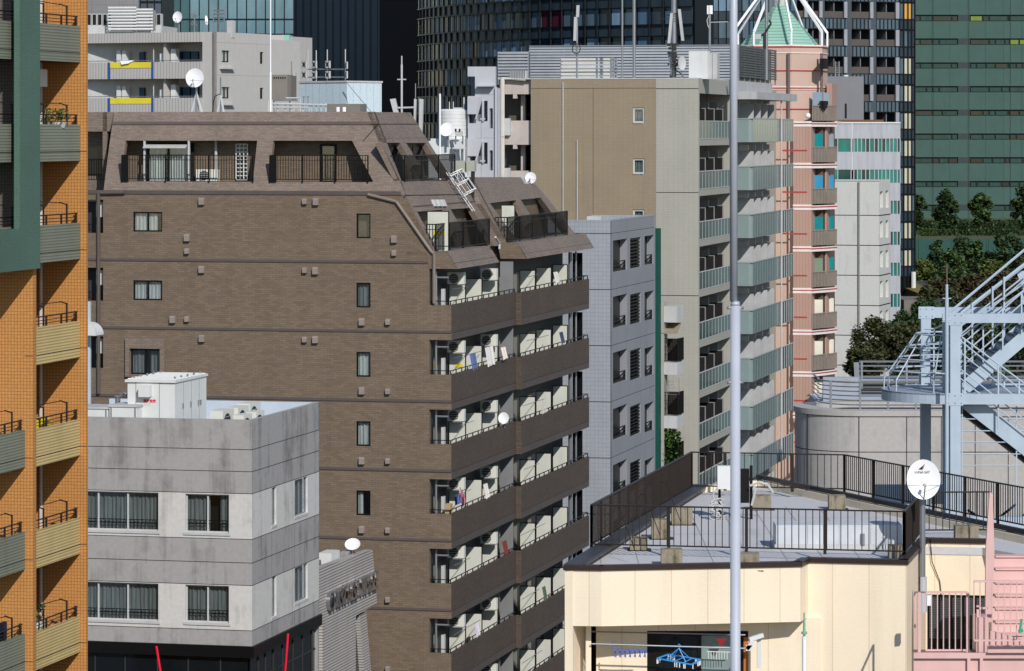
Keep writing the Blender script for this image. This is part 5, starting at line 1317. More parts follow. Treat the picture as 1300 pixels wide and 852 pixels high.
a,b=Y.U(288,2.5),Y.U(294.5,2.5); Y.top(MB().box(a,b,2.5,3,Yt-.4,Y.Z(26,a,2.5)),'equipment_cabinet',M['whitegrey'],'small grey cabinet on the pale apartments roof right of the pipe rack','cabinet',a,2.5,Yt-.4)
# ---- grey gabled building top left with louvre box and air conditioner row
Z1=Fr(205,300,.0)
r=Z1.root('grey_building','plain grey building top with dark blue windows at the upper left','building')
MB().box(Z1.U(60),Z1.U(176),0,12,0,Z1.Z(-40)).build('wall',tile('grey_panel_wall',(128,126,126),(124,122,122),(110,108,108),1.2,.6,.02,off=0),r)
MB().box(Z1.U(176),Z1.U(204),1,12,0,Z1.Z(-40)).build('wall',fr_navy,r)
m=MB()
for i in range(3):
    for y in (-12,4,20): m.box(Z1.U(177+i*9.2),Z1.U(184.5+i*9.2),.95,.99,Z1.Z(y+13),Z1.Z(y))
m.each('window',glass('indigo_glass',(58,66,84)),r)
Z2=Fr(137,284,.12)
b2=Z2.root('plant_deck','white plant deck carrying the air conditioner row behind the pale apartments','building')
MB().box(Z2.U(60),Z2.U(205),0,6,0,Z2.Z(33)).build('wall',M['whitegrey'],b2)
zd=Z2.Z(33)
for i in range(7):
    px=110+i*6.8 if i<5 else 193+(i-5)*5.5
    u=Z2.U(px,.5); r=Z2.root('air_conditioner_unit','%s dark fronted air conditioner from the left in the upper left roof row'%('first second third fourth fifth sixth seventh'.split()[i]),'air conditioner',u,.5,zd,'air conditioner row at the upper left')
    MB().box(u,u+.4,.5,1.2,zd,Z2.Z(17.5,u,.5)).build('casing',M['whitegrey'],r); MB().box(u+.06,u+.34,.48,.499,zd+.1,Z2.Z(18.5,u,.5)).build('coil_grille',M['dark'],r)
r=Z2.root('louvre_box','white slatted louvre box on the upper left roof','louvre screen',Z2.U(137),-1,zd-.4)
a,b,c=Z2.U(137,-1),Z2.U(173,-1),0
zt_=Z2.Z(8,0,-1); zb_=Z2.Z(39,0,-1)
louvre(Z2,'x',a,b,-1,zb_,zt_,.24,M['white'],parent=r,fill=.45); 
louvre(Z2,'x',b,Z2.U(194,-1),-.98,zb_,zt_-.15,.24,M['white'],parent=r,fill=.45)
MB().box(a,Z2.U(194,-1),0,.1,zb_,zt_-.3).build('backing',M['grey'],r)
# ---- teal glass tower
T1=Fr(205,380,.02); r=T1.root('glass_tower','teal glass curtain wall tower at the upper left','building')
a0,a1=T1.U(204.6),T1.U(374); MB().box(a0,a1,.2,20,0,T1.Z(-60)).build('core',fr_navy,r)
cols=[205+ (373-205)*i/14 for i in range(15)]; rows=[-40,-16,24.5,43.5,62,83,103,122]
ms=[];mt=[]
for i in range(14):
    for j in range(len(rows)-1):
        dk=cols[i]<252
        ms.append(MB().box(T1.U(cols[i])+.05,T1.U(cols[i+1])-.05,.1,.15,T1.Z(rows[j+1])+.05,T1.Z(rows[j])-.05)); mt.append(gl_teald if dk and random.random()<.8 else gl_teal)
many(ms,'glass_pane',mt,r)
m=MB()
for x in cols: m.box(T1.U(x)-.05,T1.U(x)+.05,.02,.19,T1.Z(122),T1.Z(-40))
for y in rows: m.box(a0,a1,.0,.185,T1.Z(y)-.06,T1.Z(y)+.06)
m.build('mullions',fr_navy,r)
# ---- navy / black tower
D1=Fr(480,330,.30); r=D1.root('dark_tower','windowless navy ribbed tower with a black side beside the curved glass tower','building')
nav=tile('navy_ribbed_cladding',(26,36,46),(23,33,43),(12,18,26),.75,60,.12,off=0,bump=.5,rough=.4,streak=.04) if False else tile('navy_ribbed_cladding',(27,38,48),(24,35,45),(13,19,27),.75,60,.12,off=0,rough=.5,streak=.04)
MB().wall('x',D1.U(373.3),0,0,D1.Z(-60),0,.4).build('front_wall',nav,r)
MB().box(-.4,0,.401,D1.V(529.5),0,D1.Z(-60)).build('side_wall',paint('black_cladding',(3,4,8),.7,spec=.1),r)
# ---- curved glass tower
def arc_tower():
    D0=430.0; Rr=66.0
    xl=(526.5-CX)/F*D0      # left silhouette
    cx=xl+Rr-.6; cy=D0+4
    r=WF.root('curved_glass_tower','curved dark glass tower with pale blinds behind the tan tower','building',cx,cy,0)
    a0=math.radians(180); a1=math.radians(239)
    n=38; zs_=[H+(HY-y)/F*(cy-Rr*.55) for y in (-30,)]
    fh=34.6/F*(cy-Rr*.5)
    ztop=H+(HY+60)/F*D0
    k0=H+(HY-37)/F*(cy-Rr*.6)
    slabs=[k0+fh*i for i in range(-5,3)]
    core=MB(); pts=[(cx+(Rr-.6)*math.cos(a0+(a1-a0)*i/60),cy+(Rr-.6)*math.sin(a0+(a1-a0)*i/60),0) for i in range(61)]+[(cx+(Rr-5)*math.cos(a1-(a1-a0)*i/60),cy+(Rr-5)*math.sin(a1-(a1-a0)*i/60),0) for i in range(61)]
    core.ext(pts,(0,0,slabs[-1]+fh)); core.build('core_wall',fr_navy,r)
    panes=[];mats=[];spand=[];mul=MB();ring=MB()
    # equal projected spacing near the edge is physical: equal arc steps
    for i in range(n):
        t0=a0+(a1-a0)*i/n; t1=a0+(a1-a0)*(i+1)/n; e=.0012
        def P(t,rr,z): return (cx+rr*math.cos(t),cy+rr*math.sin(t),z)
        for j,zb in enumerate(slabs):
            za,zc=zb+fh*.04,zb+fh*.60
            pm=MB(); pm.face(P(t0+e,Rr-.25,za),P(t1-e,Rr-.25,za),P(t1-e,Rr-.25,zc),P(t0+e,Rr-.25,zc)); 
            pm=MB().ext([P(t0+e,Rr-.25,za),P(t1-e,Rr-.25,za),P(t1-e,Rr-.25,zc),P(t0+e,Rr-.25,zc)],(-.05*math.cos(t0),-.05*math.sin(t0),0))
            panes.append((abs(t0-a1),pm)); 
            h=(i*7+ (j//1)*0)%11; rr=random.random()
            mats.append(gl_curt if rr<.30 else gl_curt2 if rr<.5 else gl_mid if rr<.62 else gl_red if (i in(26,27) and j==5) else gl_dark)
            if i in (26,27) and j==5: mats[-1]=gl_red
            sp=MB().ext([P(t0+e,Rr-.1,zc+.12),P(t1-e,Rr-.1,zc+.12),P(t1-e,Rr-.1,zb+fh-.02),P(t0+e,Rr-.1,zb+fh-.02)],(-.05*math.cos(t0),-.05*math.sin(t0),0)); spand.append(sp)
        mul.bar(P(t0,Rr,slabs[0]),P(t0,Rr,slabs[-1]+fh),.16)
    for zb in slabs:
        for zz,h in ((zb,.14),(zb+fh*.62,.14)):
            for i in range(60):
                t0=a0+(a1-a0)*i/60;t1=a0+(a1-a0)*(i+1)/60
                ring.bar((cx+Rr*math.cos(t0),cy+Rr*math.sin(t0),zz),(cx+Rr*math.cos(t1),cy+Rr*math.sin(t1),zz),.16,h)
    many([p for _,p in panes],'window_pane',mats,r)
    many(spand,'spandrel_glass',gl_mid if False else glass('spandrel_blue_grey',(38,50,60),.3,spec=.2),r,60)
    mul.build('mullions',fr_navy,r); ring.build('floor_bands',fr_navy,r)
arc_tower()
# ---- black gap building and glass slab left of the cone roof
MB_=Fr(866,520,.0); r=MB_.root('black_tower','plain black tower seen in the gap right of the curved glass tower','building')
MB().box(MB_.U(800),MB_.U(1010),0,20,0,MB_.Z(-60)).build('wall',paint('black_cladding2',(4,5,9),.7,spec=.1),r)
# ---- dark residential tower with loggias
def dark_tower():
    Q=Fr(1161,412,0); Q.th=-math.radians(24); Q.c=math.cos(Q.th); Q.s=math.sin(Q.th)
    dx,dy=-Q.X,-Q.Y; Q.cam=(dx*Q.c-dy*Q.s,dx*Q.s+dy*Q.c,H)
    r=Q.root('dark_residential_tower','dark residential tower with grid of loggias and white piers beside the green tower','building')
    z=lambda y:Q.Z(y)
    uL=Q.U(992); base=z(371); top=z(-50)
    lcols=[(1000,1020),(1026,1039),(1045,1070.5),(1079.5,1103.5),(1113,1136)]
    pier=[(1020,1024),(1039,1043),(1070.5,1074.5),(1103.5,1107.5),(1136,1140.5)]
    # reference column at px1125: opening top/bottom rows
    ry=[(38+34.9*i) for i in range(-3,9)]
    holes=[]
    kk=Q.hit(1125,100,0,1,0,0)
    yz=lambda y: Q.hit(1125,y,0,1,0,0)[2]
    for (a,b) in lcols:
        for y in ry:
            holes.append((Q.U(a),Q.U(b),yz(y+20.5),yz(y)))
    MB().wall('x',uL,Q.U(1141),base,top,0,.3,holes).build('grid_wall',fr_navy if False else paint('charcoal_metal',(40,42,44),.45,.2),r)
    wallm=paint('dark_grey_loggia_wall',(74,74,76),.7); grw=paint('grey_loggia_divider',(120,120,124),.7); wp_=paint('white_pier',(150,152,158),.6); par=paint('loggia_parapet',(86,80,76),.6)
    m=MB(); m.box(uL,Q.U(1141),2.2,2.4,0,top); m.box(uL,0,2.41,18,0,top); m.build('back_wall',paint('dark_wall',(48,50,54),.7),r)
    fl=MB()
    mats=[];bs=[];ds=[];gs=[]
    for (a,b,c,d) in holes:
        bs.append(MB().box(a+.02,b-.02,.05,.12,c,c+(d-c)*.40))
        w=b-a
        ds.append(MB().box(a+w*.62-.1,a+w*.62,.3,2.2,c,d)); gs.append(MB().box(a+w*.35,a+w*.6,2.1,2.19,c,d-.3))
        fl.box(a-.1,b+.1,.3,2.2,c-.25,c-.01)
    many(bs,'loggia_parapet',par,r,60); many(ds,'loggia_divider',grw,r,60); many(gs,'loggia_window',gl_dark,r,60); fl.build('floor_slabs',wallm,r)
    many([MB().box(Q.U(a),Q.U(b),-.25,-.001,yz(y+20.5),yz(y)) for a,b in pier for y in ry],'white_pier',wp_,r)
    m=MB(); 
    for y in ry:
        n=30
        for i in range(n):
            u0=uL+(Q.U(1141)-uL)*i/n; u1=uL+(Q.U(1141)-uL)*(i+1)/n
            m.box(u0+.1,u1-.1,-.1,-.01,yz(y+34),yz(y+22))
    many([piece for piece in pieces_of(m)],'spandrel_panel',gl_mid,r,60)
    m=MB()
    for px in (1043.8,1078,1109): m.box(Q.U(px)-.35,Q.U(px)+.25,-.12,-.01,base,top)
    m.build('dark_pilaster',paint('slate_pilaster',(72,78,84),.5),r)
    # glazed corner strip 1141..1161
    m=MB(); m.box(Q.U(1141),0,0.05,.3,base-8,top); m.build('corner_core',fr_navy,r)
    ps=[];mt=[]; cream=fabric('cream_blind_behind_glass',(190,186,166),5,.15); amb=fabric('amber_blind',(206,160,84),5,.2)
    xs=[1141.5,1147,1152.3,1157,1161]
    for j,y in enumerate(ry):
        for i in range(4):
            c=cream if i in(1,2) and j>3 else (amb if i in(1,2) and j==2 else gl_mid if random.random()<.5 else gl_dark)
            ps.append(MB().box(Q.U(xs[i])+.06,Q.U(xs[i+1])-.06,-.02,.04,yz(y+21),yz(y))); mt.append(c)
            ps.append(MB().box(Q.U(xs[i])+.06,Q.U(xs[i+1])-.06,-.02,.04,yz(y+33.5),yz(y+22))); mt.append(gl_dark)
    many(ps,'corner_pane',mt,r)
    m=MB()
    for x in xs: m.box(Q.U(x)-.08,Q.U(x)+.08,-.12,.05,base,top)
    for y in ry: 
        for q in (0,21.3,34.3): m.box(Q.U(1141),0,-.1,.04,yz(y+q)-.07,yz(y+q)+.07)
    m.build('corner_mullions',M['black'],r)
    m=MB(); m.tube((Q.U(1157.5),-.4,z(372)),(Q.U(1157.5),-.4,z(345)),.28,10); m.cyl(Q.U(1157.5),-.4,z(375),z(370),.9,12); m.build('entrance_column',M['white'],r)
    # left glazed face continuing towards the pole
    G1=Fr(903,398,.0); g=G1.root('glass_slab_tower','dark glass tower with pale blinds seen between the silver pole and the green cone','building')
    MB().box(G1.U(902.5),G1.U(1012),.2,10,0,G1.Z(-50)).build('core_wall',fr_navy,g)
    ps=[];mt=[]
    xs=[903,912,922,932,942,951,956.5,966,975,984,993,1003,1012]
    for j in range(-1,5):
        y=-8+34.6*j
        for i in range(12):
            ps.append(MB().box(G1.U(xs[i])+.07,G1.U(xs[i+1])-.07,.05,.1,G1.Z(y+22),G1.Z(y))); mt.append(random.choice([gl_curt,gl_curt,gl_mid,gl_dark] if i<4 else [gl_curt,gl_curt2,gl_mid,gl_mid]))
            ps.append(MB().box(G1.U(xs[i])+.07,G1.U(xs[i+1])-.07,.05,.1,G1.Z(y+33.8),G1.Z(y+22.8))); mt.append(gl_dark)
    many(ps,'window_pane',mt,g)
dark_tower()
# ---- green office tower
GT=Fr(1160,585,.0)
def green_tower():
    g=GT.root('green_office_tower','dull green office tower with narrow window strips at the right','building')
    pan=tile('dull_green_panel',(66,92,85),(64,90,83),(53,76,70),3.0,60,.05,off=0,var=.03,big=.08,streak=.08)
    z=GT.Z; U=GT.U
    rows=[(-41.3,-33),(-11.3,-2.8),(18.8,27),(48.8,57),(79.3,87),(109.3,117.2),(139.3,147),(169.5,177.3),(199.6,207.5),(229.8,237.5),(259.8,267.6),(290,298)]
    edges=[1150,1184,1216,1231.5,1256,1282,1318,1350,1395]
    top=z(-60)
    segs=[(-60)]
    y=-60; m=MB(); ms=[]
    for (a,b) in rows: ms.append(MB().box(U(1150),U(1400),0,.3,z(a),z(y))); y=b
    ms.append(MB().box(U(1150),U(1400),0,.3,0,z(y)))
    many(ms,'wall_band',pan,g)
    MB().box(U(1150),U(1400),.31,.5,0,top).build('core_wall',paint('dark_green_recess',(18,34,32),.5),g); MB().box(U(1150),U(1400),.51,18,0,top).build('rear_wall',pan,g)
    ps=[];mt=[]
    gg=glass('green_glass',(40,66,60),.12,spec=.3); ggl=fabric('green_glass_with_blind',(58,80,73),3,.2); gd=glass('dark_green_glass',(20,34,34),.1); lit=fabric('lit_lime_pane',(120,136,62),3,.1)  # lime panes carry the yellow of lit rooms in their colour, nothing glows
    for j,(a,b) in enumerate(rows):
        x=1160
        while x<1395:
            w=random.choice((8,12,24,16)); x2=min(x+w,1395)
            for e in (1184,1216,1231.5,1282,1318,1350):
                if x<e<x2: x2=e
            if 1215.9<=x<1231: x=1231.5; continue
            ps.append(MB().box(U(x)+.15,U(x2)-.15,.1,.2,z(b)+.1,z(a)-.25)); 
            c=random.choice((gg,ggl,ggl,gd))
            if j==2 and 1231<=x<1245: c=lit
            if j==3 and x>=1282 and x<1300: c=lit
            mt.append(c); x=x2
    many(ps,'window_pane',mt,g)
    many([MB().box(U(1216.3),U(1231.2),.02,.25,z(b),z(a)) for a,b in rows],'louvre_panel',paint('slate_green_panel',(52,62,62),.6),g)
    m=MB()
    for x in (1184.5,1230,1282.5,1318,1350): m.box(U(x)-.04,U(x)+.04,-.01,.0,0,top)
    m.build('joint',M['dark'],g)
green_tower()
# ---- pink tower with the green cone roof
PT=Fr(1007,243.0,TG)
def pink():
    g=PT.root('pink_apartment_tower','pink tiled apartment tower with green cone roof and red stripes','building')
    pk=tile('pink_tile',(200,172,157),(197,169,154),(184,156,142),.2,.07,.008,off=0,var=.04,big=.05,streak=.06); pk2=tile('dusky_pink_tile',(178,146,132),(174,142,128),(160,128,116),.22,60,.02,off=0,var=.04,big=.05)
    wh=paint('white_band',(232,222,216),.6); rd=paint('red_stripe',(170,70,68),.6)
    U,V,Z=PT.U,PT.V,PT.Z
    u0=U(985); u1=U(1030,0)
    z155=Z(157); 
    # lower body: facets.  main facet 1007..1030, left recessed lighter facet 990..1007
    MB().box(U(975),U(1007)-.0,.8,9,0,z155).build('wall',pk,g)
    MB().box(U(1007),u1,0,9,0,z155).build('wall',pk2,g)
    MB().box(U(1001.5,.6),U(1007),.5,.8,0,z155).build('corner_wall',paint('pale_pink',(214,186,172),.6),g)
    # balconies on a slanting face from 1030 to 1064
    pv=Z(159)-Z(211.8)
    A1=(u1,0.0); B1=PT.rp(1047,0,0); 
    vb=3.4; ub_=U(1062,vb)
    fl=[159+52.9*k for k in range(0,8)]
    panels=[[('p',1,0),('p',1,0)],[('t',0,1),('p',0,0)],[('c',0,0),('c',0,0)],[('t',0,1),('t',0,1)],[('g',0,0),('t',0,1)],[('w',0,0),('w',0,0)],[('w',0,0),('w',0,0)],[('w',0,0),('w',0,0)]]
    cols={'p':paint('pale_blue_screen',(140,158,172),.4),'t':paint('teal_screen',(20,136,140),.4),'c':paint('sky_blue_screen',(58,150,190),.4),'g':paint('sage_screen',(128,148,130),.4),'w':paint('off_white_screen',(226,224,208),.5)}
    steps=[(u1,0.2,U(1048.5,1.9),1.9),(U(1048.5,1.9),1.9,ub_,3.6)]
    MB().box(U(1000),u1+.1,2.5,9,0,z155).build('rear_wall',pk2,g)
    dk=paint('brown_recess_wall',(104,84,74),.8)
    MB().box(u1-.2,ub_-.9,4.2,9,0,z155).build('recess_wall',dk,g)
    MB().box(u1+.02,u1+.5,2.0,4.2,0,z155).build('recess_wall',dk,g)
    m=MB(); m.box(U(1047,2.6),U(1049.5,2.6),2.6,4.2,0,z155); m.build('divider_wall',pk2,g)
    for k,y in enumerate(fl):
        z0=Z(y)
        # white / red stripes round the facets
        m=MB(); r_=MB()
        for a,b,v in ((U(1007)-.02,u1+.02,-.03),):
            m.box(a,b,v,v+.029,z0-.1,z0+.07); m.box(a,b,v,v+.029,z0+.15,z0+.28); r_.box(a,b,v-.002,v+.029,z0+.07,z0+.15)
        m.build('white_band',wh,g); r_.build('red_stripe',rd,g)
        r2=MB(); zz=Z(y+32); r2.box(U(992),u1-.3,-.02,-.001,zz-.05,zz+.05); r2.box(U(992),U(1001,.8),.77,.8,zz-.05,zz+.05); r2.build('red_stripe',rd,g)
        for j,(ua,va,uc,vc) in enumerate(steps):
            q=[(ua,va,z0-.25),(uc,vc,z0-.25),(uc,4.2,z0-.25),(ua,4.2,z0-.25)]
            p=MB().ext([(x_,y_,z_+.15) for x_,y_,z_ in q],(0,0,.30)).build('balcony',wh,g)
            m=MB(); e=Vector((uc-ua,vc-va,0)).normalized(); n=Vector((e.y,-e.x,0))*.02
            a_=Vector((ua,va,z0+.06))+n; b_=Vector((uc,vc,z0+.06))+n; m.ext([a_,b_,b_+Vector((0,0,.08)),a_+Vector((0,0,.08))],-n); m.build('red_stripe',rd,p)
            h=1.05; m=MB(); a_=Vector((ua+.05,va+.05,z0+.32)); b_=Vector((uc-.02,vc,z0+.32)); m.bar(a_+Vector((0,0,h)),b_+Vector((0,0,h)),.07,.06); n_=9
            for i in range(n_+1): qq=a_.lerp(b_,i/n_); m.bar(qq,qq+Vector((0,0,h)),.045)
            m.build('railing',paint('taupe_railing',(150,139,128),.5) if k==0 and j==0 else bpy.data.materials['taupe_railing'],p)
            m=MB(); m.ext([a_+Vector((0,.12,0)),b_+Vector((0,.12,0)),b_+Vector((0,.12,h*.96)),a_+Vector((0,.12,h*.96))],(0,.03,0)); m.build('railing_panel',bpy.data.materials.get('smoked_panel') or paint('smoked_panel',(134,126,118),.3),p)
            kd,_,yel=panels[k][j]; pa=U(1033.5,va+1.4) if j==0 else U(1049,3.9); pb_=U(1044.5,va+1.4) if j==0 else U(1058.5,3.9); vv=va+1.4 if j==0 else 3.9
            if k==0: pa,pb_=(U(1031.5,1.6),U(1044,1.6)) if j==0 else (U(1046,3.9),U(1053,3.9))
            MB().box(pa,pb_,vv,vv+.05,z0+.35,z0+2.3).build('screen_panel',cols[kd],p)
            if yel: MB().box(pa+.08,pb_-.08,vv-.02,vv-.001,z0+.75,z0+1.15).build('sticker',M['yellow'],p)
    # upper drum
    zt_=Z(57); cy_=4.2; cx_=U(990,cy_); R8=(U(1050,cy_)-cx_)*1.03
    def ring(rr,z0,z1,mat,name,n=8,ph=math.pi/8,par=g):
        m=MB(); m.ext([(cx_+rr*math.cos(ph+6.28318*i/n),cy_+rr*math.sin(ph+6.28318*i/n),z0) for i in range(n)],(0,0,z1-z0)); return m.build(name,mat,par)
    ring(R8,z155,zt_-.02,pk,'drum_wall')
    for y,h,mt in ((56.5,2,wh),(58.2,1,rd),(66.5,.8,wh),(88.8,.8,rd),(109.7,1,wh),(112,.8,rd),(113,.8,wh),(138,.8,rd),(156,1.5,wh),(159,.8,rd)):
        ring(R8+(.06 if mt is wh else .08),Z(y+h),Z(y-.2),mt,'white_band' if mt is wh else 'red_stripe')
    m=MB(); 
    for px in (1001,1043): dy=.97 if px<1020 else .62; q=U(px,cy_-R8*dy); m.tube((q,cy_-R8*dy,z155),(q,cy_-R8*dy,Z(67)),.1,6)
    m.each('downpipe',paint('taupe_downpipe',(110,98,92)),g)
    m=MB()
    for px,y0,y1 in ((988,87,75),(1045.5,87,74),(1048.5,87,74),(991,137,129),(1045.5,137,128),(1048.5,137,128)): q=U(px,cy_-R8*.6); m.box(q-.14 if px>1000 else q-.3,q+.12 if px>1000 else q+.25,cy_-R8*.99+(.35 if px>1000 else .3),cy_-R8*.5,Z(y0),Z(y1))
    m.each('slot_window',M['dark'],g)
    m=MB(); m.ball((U(1023,-.5),cy_-R8-.1,Z(147)),.2,10,6); m.build('vent_dome',M['dish'],g)
    # cone roof
    mint=tile('mint_metal_roof',(146,186,168),(142,182,164),(112,150,134),60,.28,.04,off=0,bump=.4,var=.03)
    ap=Z(4); m=MB(); n=8; rr=R8*.84; ph=math.pi/8; tp=.4
    for i in range(n):
        t0=ph+6.28318*i/n;t1=ph+6.28318*(i+1)/n
        m.face((cx_+rr*math.cos(t0),cy_+rr*math.sin(t0),zt_),(cx_+rr*math.cos(t1),cy_+rr*math.sin(t1),zt_),(cx_+tp*math.cos(t1),cy_+tp*math.sin(t1),ap),(cx_+tp*math.cos(t0),cy_+tp*math.sin(t0),ap))
    m.build('cone_roof',mint,g)
    for i in range(n):
        t0=ph+6.28318*i/n; m=MB(); ca,sa=math.cos(t0),math.sin(t0)
        a_=Vector((cx_+R8*1.0*ca,cy_+R8*1.0*sa,zt_)); b_=a_+Vector((0,0,.95)); c_=Vector((cx_+R8*.14*ca,cy_+R8*.14*sa,Z(-34)))
        m.bar(a_,b_,.12); m.bar(b_,c_,.12,.16); m.build('roof_rib',wh if False else M['dish'],g)
    m=MB(); m.cyl(cx_,cy_,ap-.3,Z(-40),.42,10); m.build('roof_pedestal',M['whitegrey'],g)
    # step box at 1050-1056 and balcony at 1050-1062
    a_,b_=U(1049.5,4),U(1056,4); m=MB(); m.box(a_,b_,4,7,z155,Z(105)); m.build('annex_wall',pk2,g)
    m=MB(); m.box(a_,U(1063,4),3.6,6,Z(157),Z(154)); m.build('annex_floor',wh,g)
    m=MB(); railing(m,(a_,3.7,Z(155)),(U(1063,4),3.9,Z(155)),1.1,.2,.03,.06); m.build('railing',bpy.data.materials['taupe_railing'],g)
pink()
# ---- plain grey block
GB=Fr(1096.5,388,.0); r=GB.root('grey_block','plain windowless grey block before the dark loggia tower','building')
MB().box(GB.U(1040),0,0,8,0,GB.Z(97)).build('wall',paint('mid_grey_wall',(126,126,130),.7,streak=.08,var=.05,scale=.4),r)
m=MB(); m.box(GB.U(1072.5),GB.U(1075),-.05,-.001,GB.Z(150),GB.Z(131.5)); m.build('slot',M['dark'],r); MB().box(GB.U(1073),GB.U(1078),1,1.4,GB.Z(97),GB.Z(95)).build('roof_cap',M['white'],r)
m=MB()
for px in (1060.8,1065.5): m.tube((GB.U(px),.3,GB.Z(97)),(GB.U(px),.3,GB.Z(78)),.07,6)
for i in range(6): y=80+i*3; m.tube((GB.U(1060.8),.3,GB.Z(y)),(GB.U(1065.5),.3,GB.Z(y)),.04,5)
m.build('access_ladder',M['steel'],r)
# ---- grey white office with teal windows
OP=Fr(1143,372,.0)
def office():
    g=OP.root('teal_window_office','pale grey office with strips of teal windows behind the plain white block','building')
    U,Z=OP.U,OP.Z; wl=paint('pale_grey_panel_wall',(174,175,180),.6,streak=.25,var=.05,scale=.4); tl=glass('teal_window_glass',(24,118,108),.15,var=.5); td=glass('dark_teal_window_glass',(14,62,58),.15)
    rows=[(176.3,192.5+0.3)]; rows=[(176+39.4*i,192.8+39.4*i) for i in range(7)]
    y=155.5; ms=[]
    for a,b in rows: ms.append(MB().box(U(1052),0,0,.4,Z(a),Z(y))); y=b
    ms.append(MB().box(U(1052),0,0,.4,0,Z(y))); many(ms,'wall_band',wl,g)
    MB().box(U(1052),-.01,.41,10,0,Z(157)).build('core_wall',M['dark'],g)
    ps=[];mt=[];fr_=MB()
    for j,(a,b) in enumerate(rows):
        if j<2: xs=[1053.5,1063.5,1080.5,1084,1088.5,1093.5,1099,1104,1110,1115,1119.5,1124.5,1129.5,1134,1139,1142.8]
        else: xs=[1130.2,1134,1139,1142.8]
        for x0,x1 in zip(xs[:-1],xs[1:]): 
            if x0==1080.5: continue
            ps.append(MB().box(U(x0)+.03,U(x1)-.03,.1,.2,Z(b),Z(a))); mt.append(random.choice((tl,tl,td)))
        for x in xs: fr_.box(U(x)-.05,U(x)+.05,.0,.3,Z(b),Z(a))
    many(ps,'window_pane',mt,g); fr_.build('window_posts',wl,g)
    m=MB(); m.box(U(1052),.02,-.1,-.001,Z(156.8),Z(155)); m.box(U(1081),U(1082),-.06,-.001,Z(216),Z(156)); m.build('parapet_cap',M['white'],g)
    m=MB(); m.box(U(1062),U(1123),1,3,Z(155),Z(152)); m.build('planter',paint('rust_brown_planter',(120,80,60),.8),g)
office()
WB=Fr(1116,352,.30)
g=WB.root('white_block','plain white concrete block with a vertical pipe behind the trees','building')
bw=concrete('white_concrete',(198,197,192),(160,158,152),.4)
hs=[]
for k in range(7):
    for a,b in ((1117.3,1121.2),(1124.5,1128.2)):
        v0,v1=WB.V(a),WB.V(b); hs.append((v0,v1,WB.Z(264+38*k,0,v0),WB.Z(243.3+38*k-(a>1120)*1.2,0,v0)))
m=MB(); m.box(WB.U(1050),0,0,.3,0,WB.Z(228.5)); m.build('front_wall',bw,g); MB().wall('y',.3,WB.V(1130.3),0,WB.Z(228.5),0,-.35,hs).build('side_wall',bw,g)
MB().box(WB.U(1050),-.36,.31,WB.V(1130.3),0,WB.Z(229)).build('core_wall',bw,g)
m=MB()
for k in range(6): z=WB.Z(273.5+38.2*k); m.box(WB.U(1050),0,-.01,-.0005,z-.04,z+.04); m.box(0.0005,.02,0,WB.V(1130.3),z-.06,z+.04)
m.build('joint',M['groove'],g)
m=MB(); m.tube((WB.U(1090.5),-.1,0),(WB.U(1090.5),-.1,WB.Z(231)),.1,6); m.build('downpipe',M['grey'],g)
m=MB(); m.box(WB.U(1050),.05,-.06,-.001,WB.Z(230),WB.Z(228)); m.build('parapet_cap',M['whitegrey'],g)
# ================================================================== CREAM BUILDING WITH RAILED ROOF (near right)
zc=H-10.65; zrf=H-10.85
def RP(px,py,z=zc):
    D=(H-z)*F/(py-HY); return Vector(((px-CX)/F*D,D,z))
cb=WF.root('cream_building','cream panelled building with bronze railed flat roof at the lower right','building',RP(900,716).x,RP(900,716).y,0)
A_,B_,C_,C2,E_,F_,G_=RP(717,718.5),RP(763.7,719),RP(1016,714),RP(1026,709),RP(1151,711.5),RP(1175.5,684),RP(1252,685.5)
L1=RP(880,617); R1=RP(965,609); R2=RP(1300,679); R3=R2+(R2-R1).normalized()*6; G3=RP(1330,700)
def wseg(m,P,Q,z0,z1,th=.15,ext_=0):
    d=(Q-P); d.z=0; e=d.normalized(); n=Vector((-e.y,e.x,0)); P=P-e*ext_; Q=Q+e*ext_
    m.ext([(P.x,P.y,z0),(Q.x,Q.y,z0),(Q.x,Q.y,z1),(P.x,P.y,z1)],n*th); return m
zlo=H+(HY-794.5)/F*85.6
zt_=zc-.0
m=MB()
for P,Q in ((A_,B_),(B_,C_)): wseg(m,P,Q,zlo,zt_)
e=(C2-C_); wseg(m,C_,C2,zlo+.0,zt_)
m.build('parapet_wall',M['cream'],cb)
m=MB(); m.ext([(A_.x,A_.y+.02,zlo+.001),(B_.x,B_.y+.02,zlo+.001),(C_.x,C_.y+.02,zlo+.001),(C2.x,C2.y+.02,zlo+.001),(C2.x+.2,C2.y+1.2,zlo+.001),(A_.x+.3,A_.y+1.4,zlo+.001)],(0,0,.12)); m.build('soffit',M['cream'],cb)
m=MB(); wseg(m,C2,E_,0,zt_,.2); m.build('front_wall',M['cream'],cb)
m=MB(); wseg(m,E_,F_,0,zt_,.2); m.build('corner_wall',M['cream'],cb)
